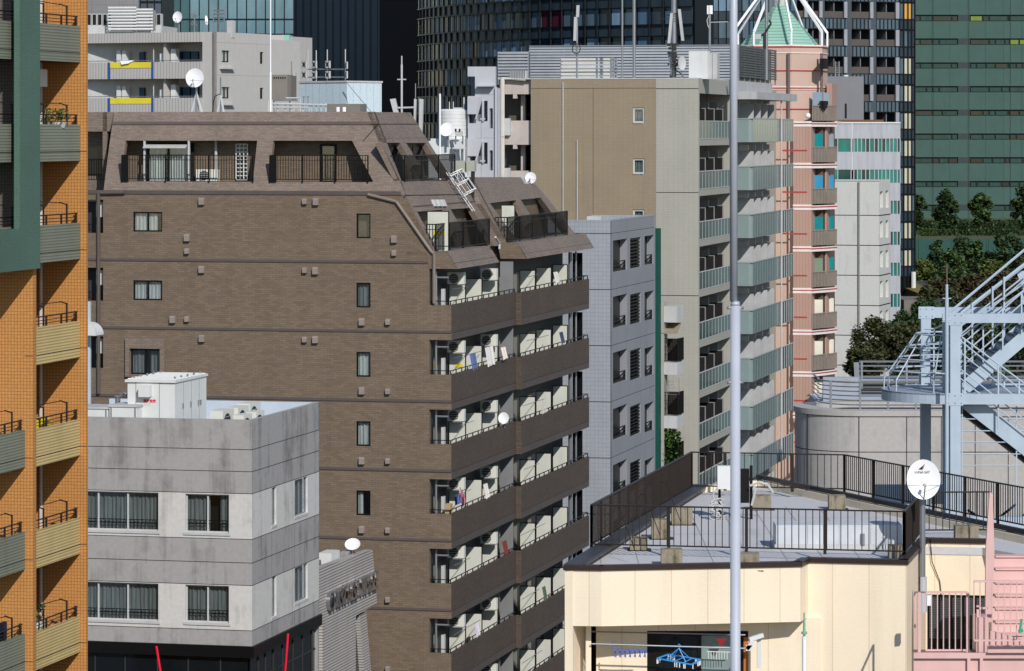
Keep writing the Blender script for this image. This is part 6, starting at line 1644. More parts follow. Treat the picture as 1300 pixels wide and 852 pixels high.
# wall with the dark louvred window
d=(G_-F_); d.z=0; Lg=d.length; e=d.normalized(); n=Vector((-e.y,e.x,0))
fz=lambda y,D=91.2: H+(HY-y)/F*D
def onw(px): k=(px-CX)/F; t=(k*F_.y-F_.x)/(e.x-k*e.y); return t
m=MB(); a,b=onw(1177),onw(1254); zz0,zz1=fz(832),fz(755)
for (p,q,z0,z1) in ((0,Lg,zz1,zt_),(0,a,0,zz1),(b,Lg+.6,0,zz1),(a,b,0,zz0)):
    P=F_+e*p;Q=F_+e*q; wseg(m,P,Q,z0,z1,.2)
m.build('front_wall',M['cream'],cb)
m=MB(); wseg(m,F_+e*a+n*.16,F_+e*b+n*.16,zz0,zz1,.04); lw=m.build('louvre_window',M['black'],cb)
m=MB(); N_=26
for i in range(N_):
    z=fz(812)+(zz1-fz(812))*(i+.5)/N_; wseg(m,F_+e*(a+.05)+n*.12,F_+e*(b-.05)+n*.12,z-.012,z+.02,.03)
m.build('louvre_slat',paint('dark_glass_louvre',(92,96,100),.2,.2),lw)
m=MB(); 
for q in (1,2,3,4): P=F_+e*(a+(b-a)*q/5)+n*.08; m.box(P.x-.02,P.x+.02,P.y-.02,P.y+.02,zz0,zz1)
m.build('frame',M['black'],lw)
# rear walls of the body
m=MB(); 
for P,Q in ((L1,A_),): wseg(m,P,Q,0,zt_,.2)
wseg(m,R1,L1,0,zt_,.2); wseg(m,R3,R1,0,zt_,.2); m.build('rear_wall',M['cream'],cb)
# recessed wall under the overhang with the dark window
by=A_.y+1.35; Bf=Fr(CX,by,0)
bx=lambda px,v=0: Bf.U(px,v); bz=lambda y: Bf.Z(y)
xw0,xw1=bx(821.5),bx(950)
m=MB(); m.wall('x',bx(757),C2.x+.3,0,zlo,by,by+.15,[(xw0,xw1,bz(860),bz(801))]); m.build('recess_wall',M['cream'],cb)
m=MB(); m.box(A_.x+.003,A_.x+.16,A_.y+.01,A_.y+1.0,0,zlo+.0); m.box(bx(743.5,-.8),bx(750.5,-.8),by-.8,by-.6,0,zlo); m.box(bx(717.5,-1.35)+.0,bx(725.5,-1.3),A_.y,A_.y+.14,0,zlo-.001); m.each('column',M['cream'],cb)
m=MB(); m.box(A_.x+.2,bx(757),by+.9,by+1.0,0,zlo); m.build('dark_gap_sheet',M['dark'],cb)  # dark sheet standing in for the dim view through the column gap
m=MB(); m.wall('x',xw0,xw1,bz(860),bz(801),by+.03,by+.1,[(bx(838),bx(886),bz(860),bz(807)),(bx(890.5),bx(930),bz(860),bz(807))]); wo=m.build('sliding_window',M['black'],cb)
MB().box(bx(838),bx(886.5),by+.08,by+.085,bz(860),bz(807)).build('pane',M['glassd'],wo); MB().box(bx(890),bx(931),by+.06,by+.065,bz(860),bz(807)).build('pane',paint('frosted_green_glass',(132,148,146),.25,spec=.6),wo)
MB().box(bx(944),bx(950),by-.02,by+.02,bz(860),bz(809)).build('wood_trim',paint('orange_wood',(190,112,48),.6),wo)
# coping
m=MB()
def cop(P,Q,w=.12,h=.1,o=.05):
    d=(Q-P); d.z=0; e=d.normalized(); n=Vector((e.y,-e.x,0)); P=P-e*.04; Q=Q+e*.04
    m.ext([(P.x+n.x*o,P.y+n.y*o,zc-.1+.0),(Q.x+n.x*o,Q.y+n.y*o,zc-.1),(Q.x+n.x*o,Q.y+n.y*o,zc+.02),(P.x+n.x*o,P.y+n.y*o,zc+.02)],-n*(w+.12))
zs_=0
for i,(P,Q) in enumerate(((A_,B_),(B_,C_),(C_,C2),(C2,E_),(E_,F_),(F_,G_))): 
    cop(P+Vector((0,0,0)),Q)
m.build('coping',M['coping'],cb)
m=MB()
def curb(P,Q,mm,w=.5,h=.1,z=zc):
    d=(Q-P); d.z=0; e=d.normalized(); n=Vector((-e.y,e.x,0)); mm.ext([(P.x,P.y,z),(Q.x,Q.y,z),(Q.x,Q.y,z+h),(P.x,P.y,z+h)],n*w)
curb(L1,A_,m,.45,.06); m.build('gutter',paint('dark_grey_gutter',(62,62,66),.5),cb)
m=MB(); curb(R3,R1,m,.14,.12,zc+.04); m.build('coping',M['black'],cb)
m=MB(); curb(R3,R1,m,.12,.85,zrf-.7); curb(R1,L1,m,.12,.7,zrf-.7); m.build('parapet_inner_wall',paint('grey_blue_parapet',(140,144,156),.7,var=.08),cb)
# roof sheet
m=MB(); P=[A_,B_,C_,C2,E_,F_,G_,G3,R3,R1,L1]; cen=sum(P,Vector())/len(P); P=[p+(cen-p).normalized()*.1 for p in P]; m.ext([(p.x,p.y,zrf) for p in P],(0,0,-.2)); m.build('roof',M['roofgrey'],cb)
m=MB()
for i in range(1,9):
    x=A_.x+(E_.x-A_.x)*i/9; m.box(x-.012,x+.012,87.6,101.0 if i>2 else 90,zrf+.001,zrf+.004)
for y in (90.5,94,98): m.box(A_.x+2.2,E_.x-.3,y,y+.02,zrf+.001,zrf+.004)
m.each('membrane_seam',paint('seam_grey',(150,150,154),.8),cb)
# railings
zr0=H-9.56
def RT(px,py): D=9.56*F/(py-HY); return Vector(((px-CX)/F*D,D,zr0))
Q0,Q1,Q2,Q3=RT(751,641),RT(1148,649.5),RT(1171,625),RT(1257,624.5)
K1,K2,K3=RT(878,574),RT(1072,577.5),RT(1310,621)
rr=WF.root('roof_railing','dark bronze upright bar railing around the cream building roof','railing',(Q0.x+Q1.x)/2,(Q0.y+Q1.y)/2,zr0-1.15)
def rl(P,Q,pitch,n,h=1.0,nm_='railing_panel',br=.011):
    m=MB(); d=Vector((0,0,-h)); P0,P1=P+d,Q+d
    railing(m,P0,P1,h,pitch,br,.035,None,.03,.0)
    o=m.build(nm_,M['bronze'],rr)
    if n:
        for i in range(n+1):
            q=P.lerp(Q,i/n); MB().bar(q+Vector((0,.03,-h-.12)),q+Vector((0,.03,-.02)),.075).build('post',M['bronze'],rr)
rl(Q0,Q1,.175,4); rl(Q1,Q2,.15,2); rl(Q2,Q3,.175,0); rl(Q0,K1,.13,12); rl(K1,K2,.19,0); rl(K2,K3,.125,6)
for t in (.22,.66): 
    q=K1.lerp(K2,t); MB().bar(q+Vector((0,0,-1.12)),q,.09).build('post',M['bronze'],rr)
# concrete blocks and braces
blk=[(853,702,716,27),(952,708,722,24),(811,680,696.5,22),(839,657,682,23),(866,641.5,664,26),(967,631,645,24),(1063,631,645,21),(1138,690,708,18),(1222,665,686,18),(1236,665,686,13)]
nmz=['below the third front post','behind the silver pole at the front','nearest the left front corner','second along the left railing','third along the left railing','behind the rear railing near the white box','behind the rear railing before the round wall','behind the front right corner post','under the right rear railing, grey one','under the right rear railing, paler one']
for (px,y0,y1,w),nn_ in zip(blk,nmz):
    P=RP(px,y1+3,zrf); hw=w/F*P.y/2
    r=WF.root('concrete_block','mossy concrete ballast block %s'%nn_,'concrete block',P.x,P.y,zrf,'ballast blocks on the railed roof')
    hh=(y1-y0)/F*P.y
    if y0<640 or px in(853,952): hh=.42
    MB().box(P.x-hw,P.x+hw,P.y,P.y+.4,zrf+.02,zrf+hh).build('block',M['concblock'],r)
    MB().box(P.x-hw-.06,P.x+hw+.1,P.y-.06,P.y+.46,zrf+.001,zrf+.019).build('pad',M['black'],r)
m=MB()
for (x0,y0,x1,y1) in ((791,629,806,679),(823,612,838,660),(850,595,864,642)):
    P=RP(x1,y1+20,zrf+.35); T=P+Vector((-.35,1.0,.95)); m.path([P,T,T+Vector((-.12,.1,.02)),T+Vector((-.16,.1,-.12))],.011,5)
m.each('brace',M['bronze'],rr,3)
# low white duct on the roof
P,Q=RP(985,697,zrf),RP(1147,699,zrf); h=.52
r=WF.root('roof_duct','long low white duct casing behind the front railing of the cream building roof','duct',P.x,P.y,zrf)
m=MB(); m.box(P.x,Q.x,P.y,P.y+1.0,zrf+.12,zrf+.62); m.build('casing',paint('pale_duct',(196,199,203)),r); MB().box(P.x-.03,Q.x+.03,P.y-.03,P.y+1.03,zrf,zrf+.119).build('plinth',M['whitegrey'],r)
m=MB()
for i in range(8): x=P.x+(Q.x-P.x)*i/8; m.box(x,x+.01,P.y-.004,P.y-.0,zrf+.12,zrf+.62)
m.box(P.x+2.2,P.x+2.3,P.y-.06,P.y-.0,zrf+.1,zrf+.4); m.each('seam',M['grey'],r)
# white box with cables
P=RP(921,640,zrf+.0); P=Vector(((920-CX)/F*97.5,97.5,zrf))
r=WF.root('meter_box','white box on a post with tangled cables behind the silver pole','equipment box',P.x,P.y,zrf)
MB().box(P.x-.2,P.x+.2,P.y,P.y+.3,H+(HY-621)/F*97.5,H+(HY-592)/F*97.5).build('box',M['white'],r)
m=MB(); m.bar((P.x-.12,P.y+.4,zrf),(P.x-.12,P.y+.4,zrf+1.3),.07); m.bar((P.x+.75,P.y+.2,zrf),(P.x+.75,P.y+.2,zrf+1.5),.08); m.box(P.x+.38,P.x+.7,P.y+.2,P.y+.4,zrf+.45,zrf+1.4); m.build('post',M['black'],r)
m=MB(); 
for i in range(9):
    a=Vector((P.x+random.uniform(-.3,.15),P.y-.05,zrf+random.uniform(.0,.5))); pts=[a+Vector((.15*math.cos(t*.9+i),.05*math.sin(t),.12*math.sin(t*.9+i))) for t in range(7)]; m.path(pts,.02,4)
m.path([Vector((P.x-.2,P.y,zrf+.9)),Vector((P.x-.33,P.y,zrf+.7)),Vector((P.x-.28,P.y,zrf+.3)),Vector((P.x-.1,P.y,zrf+.1))],.02,4)
m.path([Vector((P.x+.7,P.y,zrf+.95)),Vector((P.x+.95,P.y,zrf+1.05)),Vector((P.x+1.2,P.y,zrf+.98)),Vector((P.x+1.35,P.y,zrf+.75))],.035,5); m.path([Vector((P.x+.8,P.y,zrf+1.0)),Vector((P.x+.85,P.y,zrf+.8)),Vector((P.x+.75,P.y,zrf+.4))],.035,5)
m.each('cable',M['whitegrey'],r,6) if False else m.build('cable',M['whitegrey'],r)
# big satellite dish on its mast
D=89.2; P=Vector(((1172-CX)/F*D,D,H+(HY-609)/F*D)); zb=H+(HY-778)/F*D
r,C,R_=dish(WF,P.x,P.y,P.z,.43,.51,'large white satellite dish on a grey mast at the corner of the cream building',basez=zb,mastr=.075,tilt=.15)
t=text('LUNA SAT',.085,M['darkgrey'],'logo_lettering',r,(P.x-.22,P.y-.03,P.z+.17),(math.pi/2-.15,0,0),.002)
m=MB(); m.ext([(P.x-.12,P.y-.02,P.z+.27),(P.x-.03,P.y-.02,P.z+.27),(P.x+.05,P.y-.01,P.z+.40)],(0,.004,0)); m.build('logo_mark',M['black'],r)
m=MB(); m.ext([(P.x-.03,P.y-.025,P.z+.27),(P.x+.0,P.y-.025,P.z+.27),(P.x+.03,P.y-.022,P.z+.34)],(0,.004,0)); m.build('logo_mark',M['red'],r)
m=MB()
for y in (707,711,735,740): z=H+(HY-y)/F*D; m.bar((P.x-.12,P.y+.16,z),(P.x+.05,P.y+.5,z),.03)
m.tube((P.x-.06,P.y+.25,zb+.2),(P.x-.06,P.y+.25,P.z-1.6),.03,6); m.build('bracket',M['grey'],r)
MB().tube((P.x+.02,P.y+.16,zb),(P.x+.02,P.y+.16,zb+.9),.095,10).build('mast_sleeve',M['pole'],r)
m=MB(); m.path([Vector((F_.x+.1,F_.y-.1,zc)),Vector((F_.x+.15,F_.y-.1,zc-.6)),Vector((F_.x+.35,F_.y-.1,zc-1.1)),Vector((F_.x+.4,F_.y-.1,zc-1.6))],.012,4); WF.top(m,'wall_cable',M['black'],'thin black cable hanging down the cream wall right of the dish mast','cable',F_.x+.1,F_.y-.1,zc-1.6)
# green tipped pole
D=83.5; x=(1021-CX)/F*D; r=WF.root('tall_pole','white pole with a pale green tip before the cream wall','pole',x,D,0)
MB().tube((x,D,0),(x,D,H+(HY-808)/F*D),.055,8).build('pole',M['dish'],r)
m=MB(); m.tube((x,D,H+(HY-808)/F*D),(x,D,H+(HY-790)/F*D),.03,6); m.tube((x,D,H+(HY-805)/F*D),(x,D,H+(HY-802)/F*D),.07,8); m.tube((x,D,H+(HY-790)/F*D),(x,D,H+(HY-778)/F*D),.018,6); m.build('tip',paint('pale_green_tip',(130,176,150)),r)
# laundry rods and hangers
D=A_.y+.45
def X(px,d=D): return (px-CX)/F*d
def Zy(y,d=D): return H+(HY-y)/F*d
r=WF.root('laundry_rod','pair of steel laundry rods on white brackets under the cream overhang','laundry rod',X(850),D,Zy(820))
m=MB(); m.tube((X(750),D+.5,Zy(805.5)),(X(948),D+.5,Zy(810)),.018,6); m.tube((X(750),D,Zy(817.5)),(X(951),D,Zy(823.5)),.02,6); m.build('rod',M['steel'],r)
m=MB(); m.bar((X(948),D,Zy(824)),(X(955),D+.0,Zy(815)),.1); m.bar((X(951),D,Zy(812)),(X(969),D+.1,Zy(807)),.1); m.box(X(947),X(955),D-.05,D+.05,Zy(826),Zy(819)); m.box(X(962),X(967),D+.2,D+.3,Zy(850),Zy(808)); m.build('bracket',M['white'],r)
bp=paint('sky_blue_plastic',(60,150,220),.4); bp2=paint('violet_blue_plastic',(86,106,176),.5)
r=WF.root('clothes_hanger','blue rectangular clip hanger with white pegs on the laundry rod','hanger',X(862),D,Zy(845))
zc_=Zy(837.5); x0,x1=X(834),X(890); m=MB()
c4=[Vector((x0,D-.05,zc_+.04)),Vector((x0+.3,D+.3,zc_+.09)),Vector((x1,D+.15,zc_-.02)),Vector((x1-.25,D-.25,zc_-.08))]
for i in range(4): m.bar(c4[i],c4[(i+1)%4],.028)
for t in (.25,.5,.75): m.bar(c4[0].lerp(c4[3],t),c4[1].lerp(c4[2],t),.018)
hk=Vector((X(862),D,Zy(823)))
for c in c4: m.tube(c.lerp((c4[0]+c4[2])/2,.45),hk,.011,4)
m.path([hk+Vector((.03*math.sin(t*.8),0,.05-.05*math.cos(t*.8))) for t in range(6)],.012,4); m.build('frame',bp,r)
m=MB()
for i in range(22):
    k=i%4; q=c4[k].lerp(c4[(k+1)%4],random.random()); m.box(q.x-.012,q.x+.012,q.y-.01,q.y+.01,q.z-.13,q.z-.02)
m.each('peg',M['white'],r)
r=WF.root('clothes_hanger','violet blue folded peg hanger at the left of the laundry rod','hanger',X(798),D,Zy(836))
m=MB()
for i in range(7):
    x=X(779+i*6.2); m.bar((x,D,Zy(824)),(x+.12,D,Zy(830)),.025); m.bar((x+.1,D,Zy(824)),(x+.02,D,Zy(834)),.022); m.bar((x+.04,D+.05,Zy(826)),(x+.06,D+.05,Zy(835)),.03)
m.bar((X(777),D,Zy(823.5)),(X(820),D,Zy(826.5)),.02); m.bar((X(778),D,Zy(822)),(X(778),D,Zy(815)),.025); m.build('pegs',bp2,r)
r=WF.root('clothes_hanger','small red triangular hanger on the rear laundry rod','hanger',X(915,D+.5),D+.5,Zy(821,D+.5))
m=MB(); m.ext([(X(909,D+.5),D+.5,Zy(811,D+.5)),(X(916,D+.5),D+.5,Zy(821,D+.5)),(X(922,D+.5),D+.5,Zy(811,D+.5))],(0,.03,0)); m.build('plate',paint('dark_red_plastic',(150,22,40)),r)
r=WF.root('clothes_hanger','faint white peg hanger right of the blue rectangular hanger','hanger',X(912,D+.6),D+.6,Zy(832,D+.6))
m=MB()
for i in range(8): x=X(899+i*3.4,D+.6); m.box(x,x+.015,D+.6,D+.62,Zy(835+random.random()*3,D+.6),Zy(828,D+.6))
m.bar((X(897,D+.6),D+.6,Zy(827,D+.6)),(X(928,D+.6),D+.6,Zy(828,D+.6)),.02); m.build('pegs',M['white'],r)
# ================================================================== SILVER POLE
D=42.0; x=(933.5-CX)/F*D; r=WF.root('flag_pole','tall silver steel pole rising through the whole view in front of the cream building','pole',x,D,0)
zj=H+(HY-388)/F*D; m=MB(); m.tube((x,D,0),(x,D,zj),.068,20,.06); m.tube((x,D,zj),(x,D,zj+.05),.06,20,.048); m.sm=True; m.build('lower_tube',M['pole'],r)
m=MB(); m.tube((x-.02,D,zj+.05),(x-.02,D,H+4),.0465,20); m.sm=True; m.build('upper_tube',M['pole'],r)
m=MB()
for y in (391,485.5): z=H+(HY-y)/F*D; m.tube((x-.085,D,z),(x+.085,D,z),.012,8); m.ball((x-.085,D,z),.02,8,5); m.ball((x+.085,D,z),.02,8,5)
m.build('clamp_bolt',M['steel'],r)
# ================================================================== PINK STAIRS
D=83.0
ps=WF.root('pink_stairs','pink painted outdoor steel stairs and landing at the lower right corner','stairs',X(1240,D),D,0)
def bxp(x0,x1,y0,y1,d,th=.1): return (X(x0,d),X(x1,d),d,d+th,Zy(y1,d),Zy(y0,d))
m=MB(); d=84.0
m.ext([(X(1256.5,d),d,Zy(625,d)),(X(1260.5,d),d,Zy(627,d)),(X(1262.5,d),d,Zy(703,d)),(X(1259,d),d,Zy(790,d)),(X(1251,d),d,Zy(790,d)),(X(1251.5,d),d,Zy(700,d)),(X(1254,d),d,Zy(660,d))],(0,.12,0)); m.build('stringer',M['pink'],ps)
ty=[704,720,737,753.5,770,787,803]
for i,y in enumerate(ty):
    dd=88.5-i*.32; 
    m=MB(); m.box(X(1262,dd),X(1345,dd),dd-.30,dd+.06,Zy(y,dd)-.04,Zy(y,dd)); m.build('tread',M['pink'],ps)
    m=MB(); m.box(X(1262,dd)-.1,X(1345,dd),dd-.25,dd-.21,Zy(y,dd)-.34,Zy(y,dd)-.045); m.build('riser',M['pink'],ps)
def prail(x0,x1,yt,yb,d,n,posts=()):
    m=MB(); a,b=X(x0,d),X(x1,d); t,bo=Zy(yt,d),Zy(yb,d)
    m.bar((a,d,t),(b,d,t),.05,.05); m.bar((a,d,bo),(b,d,bo),.05,.04)
    for i in range(n+1): x=a+(b-a)*i/n; m.bar((x,d,bo),(x,d,t),.024)
    for p in posts: m.bar((X(p,d),d,bo-.3),(X(p,d),d,t),.07)
    m.build('railing',M['pink'],ps)
prail(1175,1228,752,825.5,83.2,7,(1228.5,1167))
prail(1236.5,1345,738,813,82.6,14)
m=MB(); m.bar((X(1161.5,84.6),84.6,Zy(752,84.6)),(X(1161.5,84.6),84.6,Zy(835,84.6)),.04); m.bar((X(1161.5,84.6),84.6,Zy(752,84.6)),(X(1177,83.2),83.2,Zy(752,83.2)),.04); m.build('railing',M['pink'],ps)
m=MB(); m.box(*bxp(1160,1345,829,836,83.0,.1)); m.box(*bxp(1160,1345,836,900,83.1,.1)); m.box(*bxp(1228,1232,836,900,83.0,.1)); m.box(*bxp(1244,1248,836,900,83.0,.1)); m.build('landing_beam',M['pink'],ps)
m=MB(); m.box(X(1163,83.1),X(1345,83.1),83.15,83.9,Zy(831,83.1)-.03,Zy(831,83.1)); m.build('landing_floor',paint('brown_pink_floor',(140,110,104)),ps)
m=MB(); m.box(*bxp(1239.5,1255,784,829,83.3,.7)); m.box(*bxp(1240,1243,769,784,83.4,.1)); m.box(*bxp(1240,1254,771,773.5,83.4,.06)); m.box(*bxp(1254,1345,820,828.9,82.9,.1)); m.build('newel_box',M['pink'],ps)
m=MB(); m.ext([(X(1256,84.5),84.5,Zy(800,84.5)),(X(1345,84.5),84.5,Zy(826,84.5)),(X(1345,84.5),84.5,Zy(829,84.5)),(X(1256,84.5),84.5,Zy(829,84.5))],(0,.1,0)); m.build('side_plate',M['pink'],ps)
m=MB(); a=Vector((X(1295,82.3),82.3,Zy(800,82.3))); m.bar(a,(X(1297,82.3),82.3,Zy(786,82.3)),.05); m.bar((X(1293,82.3),82.3,Zy(802,82.3)),(X(1299,82.3),82.3,Zy(800,82.3)),.07); WF.top(m,'green_clamp',paint('green_plastic',(60,160,120)),'small green handle hanging at the right edge by the pink stairs','handle',a.x,a.y,a.z-.1)
MB_w=MB().box(X(1177,85),X(1183,85),85,85.1,Zy(769,85),Zy(756,85)); WF.top(MB_w,'junction_box',M['dish'],'tiny white junction box at the left edge of the dark louvred window','junction box',X(1180,85),85,Zy(769,85))
# ================================================================== PALE BLUE STEEL STAIR FRAME
bs=WF.root('steel_stairs','pale blue steel stair frame with round platform before the round concrete wall','stairs',X(1250,114),114,0)
Df,Db=112.0,116.0
def bb_(x0,x1,y0,y1,d,th=.35,nm_='beam',mt='blue'): return MB().box(X(x0,d),X(x1,d),d,d+th,Zy(y1,d),Zy(y0,d)).build(nm_,M[mt],bs)
# H section columns
def hcol(x0,x1,yt,d,w):
    a,b=X(x0,d),X(x1,d); z1=Zy(yt,d); m=MB(); m.box(a,b,d,d+.03,0,z1); m.box(a,b,d+.33,d+.36,0,z1); m.box((a+b)/2-.02,(a+b)/2+.02,d+.03,d+.33,0,z1); m.box(a,a+.03,d+.0301,d+.3299,0,z1); m.build('column',M['blue'],bs)
hcol(1206.5,1219.5,398,Df,0); hcol(1169.5,1182,390,Db,0)
m=MB(); d=Df+.8; m.box(X(1199,d)-.06,X(1204.5,d),d,d+.1,0,Zy(398,d)); m.build('column_flange',M['blue'],bs)
bb_(1219.5,1420,398.5,410,Df); bb_(1182,1420,390.5,403.5,Db)
bb_(1219.5,1420,500.5,513.5,Df); bb_(1219.5,1420,656.5,671,Df); bb_(1182,1420,656.5,671,Db)
for x0,x1,y in ((1182,1420,500.5),): bb_(x0,x1,y-13,y-1,Db)
m=MB()
for dx in (0,2.4,6.4): m.box(X(1225,Df)+dx,X(1225,Df)+dx+.15,Df+.36,Db,Zy(512,Df),Zy(501,Df))
m.each('cross_beam',M['blue'],bs)
# vertical thin pole with rusty tip
x=X(1202,111.5); r=WF.root('lightning_pole','slim pale blue pole with a brown tip beside the front column of the steel stairs','pole',x,111.5,0)
m=MB(); m.tube((x,111.5,0),(x,111.5,Zy(378,111.5)),.06,8); m.tube((x,111.5,Zy(378,111.5)),(x,111.5,Zy(361,111.5)),.045,8)
for y in (379,406): m.tube((x-.14,111.5,Zy(y,111.5)),(x+.14,111.5,Zy(y,111.5)),.02,5)
m.build('pole',M['blue'],r); MB().tube((x,111.5,Zy(361,111.5)),(x,111.5,Zy(335,111.5)),.025,6).build('tip',paint('brown_tip',(108,88,74)),r)
for (px,py,d) in ((1212.5,405,Df),(1212.5,507,Df),(1212.5,663,Df),(1176,397,Db),(1176,496,Db)):
    c=pl_(px,py,d) if False else Vector((X(px,d),d,Zy(py,d)))
    m=MB(); m.box(c.x-.26,c.x+.26,d-.012,d-.001,c.z-.2,c.z+.2); g_=m.build('gusset_plate',M['blue'],bs)
    m=MB()
    for a in (-.2,0,.2):
        for b in (-.12,.12): m.tube((c.x+a,d-.03,c.z+b),(c.x+a,d-.012,c.z+b),.02,6)
    m.build('bolts',M['steel'],g_)
# round platform
cx,cy=X(1205,114),114.2; rp=2.18; z1=H+(HY-500)/F*112; n=28
pts=[(cx+rp*math.cos(math.pi/2+math.pi*i/n),cy+rp*math.sin(math.pi/2+math.pi*i/n),z1-.02) for i in range(n+1)]
m=MB(); m.ext([(p[0],p[1],z1-.06) for p in pts],(0,0,.05)); m.box(cx,X(1420,Df),Df+.36,Db-.01,z1-.06,z1-.012); m.build('platform_floor',paint('platform_grey',(150,160,172),.6),bs)
m=MB()
for a,b in zip(pts[:-1],pts[1:]): m.ext([(a[0],a[1],z1-.34),(b[0],b[1],z1-.34),(b[0],b[1],z1),(a[0],a[1],z1)],Vector((cx-a[0],cy-a[1],0)).normalized()*.03)
m.build('platform_fascia',M['blue'],bs)
# flared guard hoops
m=MB(); hoops=[(421,1.05,.0),(437.5,1.35,0),(452,1.62,0),(467,1.88,0)]
def arc(rr,z,a0=90,a1=270,n=18): return [Vector((cx-.0+rr*math.cos(math.radians(a0+(a1-a0)*i/n)),cy+rr*math.sin(math.radians(a0+(a1-a0)*i/n)),z)) for i in range(n+1)]
zz=[Zy(y+3,114) for y,_,_ in hoops]; A3=[arc(rr,z) for (y,rr,_),z in zip(hoops,zz)]
for a in A3: m.path(a,.028,5)
low=arc(2.1,z1); 
for i in (2,6,9,12,16): m.path([low[i],low[i]+Vector((0,0,.35)),A3[0][i]],.024,5)
for y in (439,446,458,464,478,492): m.tube((X(1182,114),Db-.2,Zy(y,114)),(X(1206,114),Db-.2,Zy(y,114)),.02,5)
m.path([Vector((X(1182,114),Db-.2,Zy(421.5,114))),Vector((X(1194,114),Db-.3,Zy(421.5,114))),Vector((X(1206,112),Df+.3,Zy(410,112)))],.03,5)
m.bar((X(1194,114),Db-.2,z1),(X(1194,114),Db-.2,Zy(421,114)),.05); m.build('platform_guard',M['blue'],bs)
# stair flights (near plane Df+.1, far plane Df+1.7)
def pl(px,py,d): return Vector((X(px,d),d,Zy(py,d)))
def flight(p0,p1,hpx,ntr,nm_,d0=Df+.45,d1=Df+2.3):
    for d in (d0,d1):
        dy=0
        a,b=pl(p0[0],p0[1],Df),pl(p1[0],p1[1],Df); a.y=b.y=d; h=hpx/F*Df
        m=MB(); m.ext([a,b,b-Vector((0,0,h)),a-Vector((0,0,h))],(0,.06,0)); m.build('stringer',M['blue'],bs)
    a,b=pl(p0[0],p0[1],Df),pl(p1[0],p1[1],Df)
    for i in range(ntr):
        q=a.lerp(b,(i+.5)/ntr); sgn=1 if b.x>a.x else -1
        MB().box(q.x-.17,q.x+.13,d0+.06,d1,q.z-.16,q.z-.10).build('tread',M['tread'],bs); MB().box(q.x+.131,q.x+.15,d0+.06,d1,q.z-.2,q.z+.06).build('riser',M['blue'],bs)
M['tread']=paint('dark_tread',(72,78,88),.6)
flight((1214,494),(1330,396),22,9,'up')
for d in (Df+.45,Df+2.3):
    P_=[pl(1219,513,Df),pl(1252,513,Df),pl(1345,585,Df),pl(1345,613,Df),pl(1219,515.5,Df)]
    for q in P_: q.y=d
    m=MB(); m.ext(P_,(0,.06,0)); m.build('stringer',M['blue'],bs)
P_=[pl(1219,516,Df),pl(1345,613.5,Df),pl(1345,622,Df),pl(1219,524,Df)]
for q in P_: q.y=Df+.6
m=MB(); m.ext(P_,(0,1.65,0)); m.build('flight_soffit',M['black'],bs)
# handrails following flights
def hr(p0,p1,off,d,r=.028,m=None):
    a,b=pl(p0[0],p0[1]-off,Df),pl(p1[0],p1[1]-off,Df); a.y=b.y=d; m.tube(a,b,r,6)
m=MB()
for off in (26,40,54): 
    for d in (Df+.35,Df+2.4): hr((1216,494),(1330,396),off-4,d,.026,m)
for px in (1226,1250,1275,1299): 
    y=494-(px-1214)*98/116; a=pl(px,y,Df); a.y=Df+.35; m.bar(a,a+Vector((0,0,1.27)),.045)
m.each('flight_rail',M['blue'],bs)
m=MB()
for p0,p1,r_ in (((1219,404),(1320,319.5),.045),((1236,404),(1320,339),.07),((1236,420),(1320,354),.03),((1219,431),(1320,352+12),.03),((1219,447),(1320,372),.028)):
    a,b=pl(p0[0],p0[1],Df),pl(p1[0],p1[1],Df); a.y=b.y=Df+3.0; m.tube(a,b,r_,6)
for px in (1235,1249.5,1276,1291): a=pl(px,500,Df); a.y=Df+2.9; b=pl(px,404-(px-1219)*.83+12,Df); b.y=Df+2.9; m.bar(a,b,.055)
m.build('upper_railing',M['blue'],bs)
m=MB()
for p0,p1,r_ in (((1222,428.5),(1320,501),.03),((1219,432),(1320,514),.026),((1219,447),(1320,528),.022),((1219,468),(1320,548),.022),((1219,480),(1320,560),.022)):
    a,b=pl(p0[0],p0[1],Df),pl(p1[0],p1[1],Df); a.y=b.y=Df+.2; m.tube(a,b,r_,6)
for px,y0,y1 in ((1226,501,431),(1268.5,501,464),(1295,501,484),(1268.5,546,514)): a,b=pl(px,y0,Df),pl(px,y1,Df); a.y=b.y=Df+.2; m.bar(a,b,.05)
m.build('descending_railing',M['blue'],bs)
m=MB()
for y in (532,547,561.5,576.5,591): m.tube(pl(1219.5,y,Df+.5),pl(1420,y,Df+.5),.02,5)
for px in (1221.5,1290.5): m.bar(pl(px,516,Df+.5),pl(px,656,Df+.5),.04)
m.build('wire_guard',M['blue'],bs)
m=MB(); m.ext([pl(1290,344,Df+3.2),pl(1345,344,Df+3.2),pl(1345,376,Df+3.2),pl(1302,376,Df+3.2)],(0,.1,0)); m.ext([pl(1296,372,Df+3.3),pl(1345,372,Df+3.3),pl(1345,392,Df+3.3),pl(1296,386,Df+3.3)],(0,.1,0)); m.build('upper_stringer',M['blue'],bs)
m=MB(); m.box(X(1110,118),X(1200,118),118,118.3,Zy(640,118),Zy(616,118)); m.build('lower_deck',M['blue'],bs)
# dark lattice stair below, seen through the railing
m=MB()
for i in range(7): a=pl(1219+i*9,640+i*7,Df+3); m.bar(a,a+Vector((.55,0,-.4)),.09); a=pl(1290-i*9,640+i*7,Df+3); m.bar(a,a+Vector((-.5,0,-.4)),.07)
m.each('lattice_brace',M['blue'],bs)
flight((1345,640),(1250,716),16,10,'low',Df+1.0,Df+2.6)
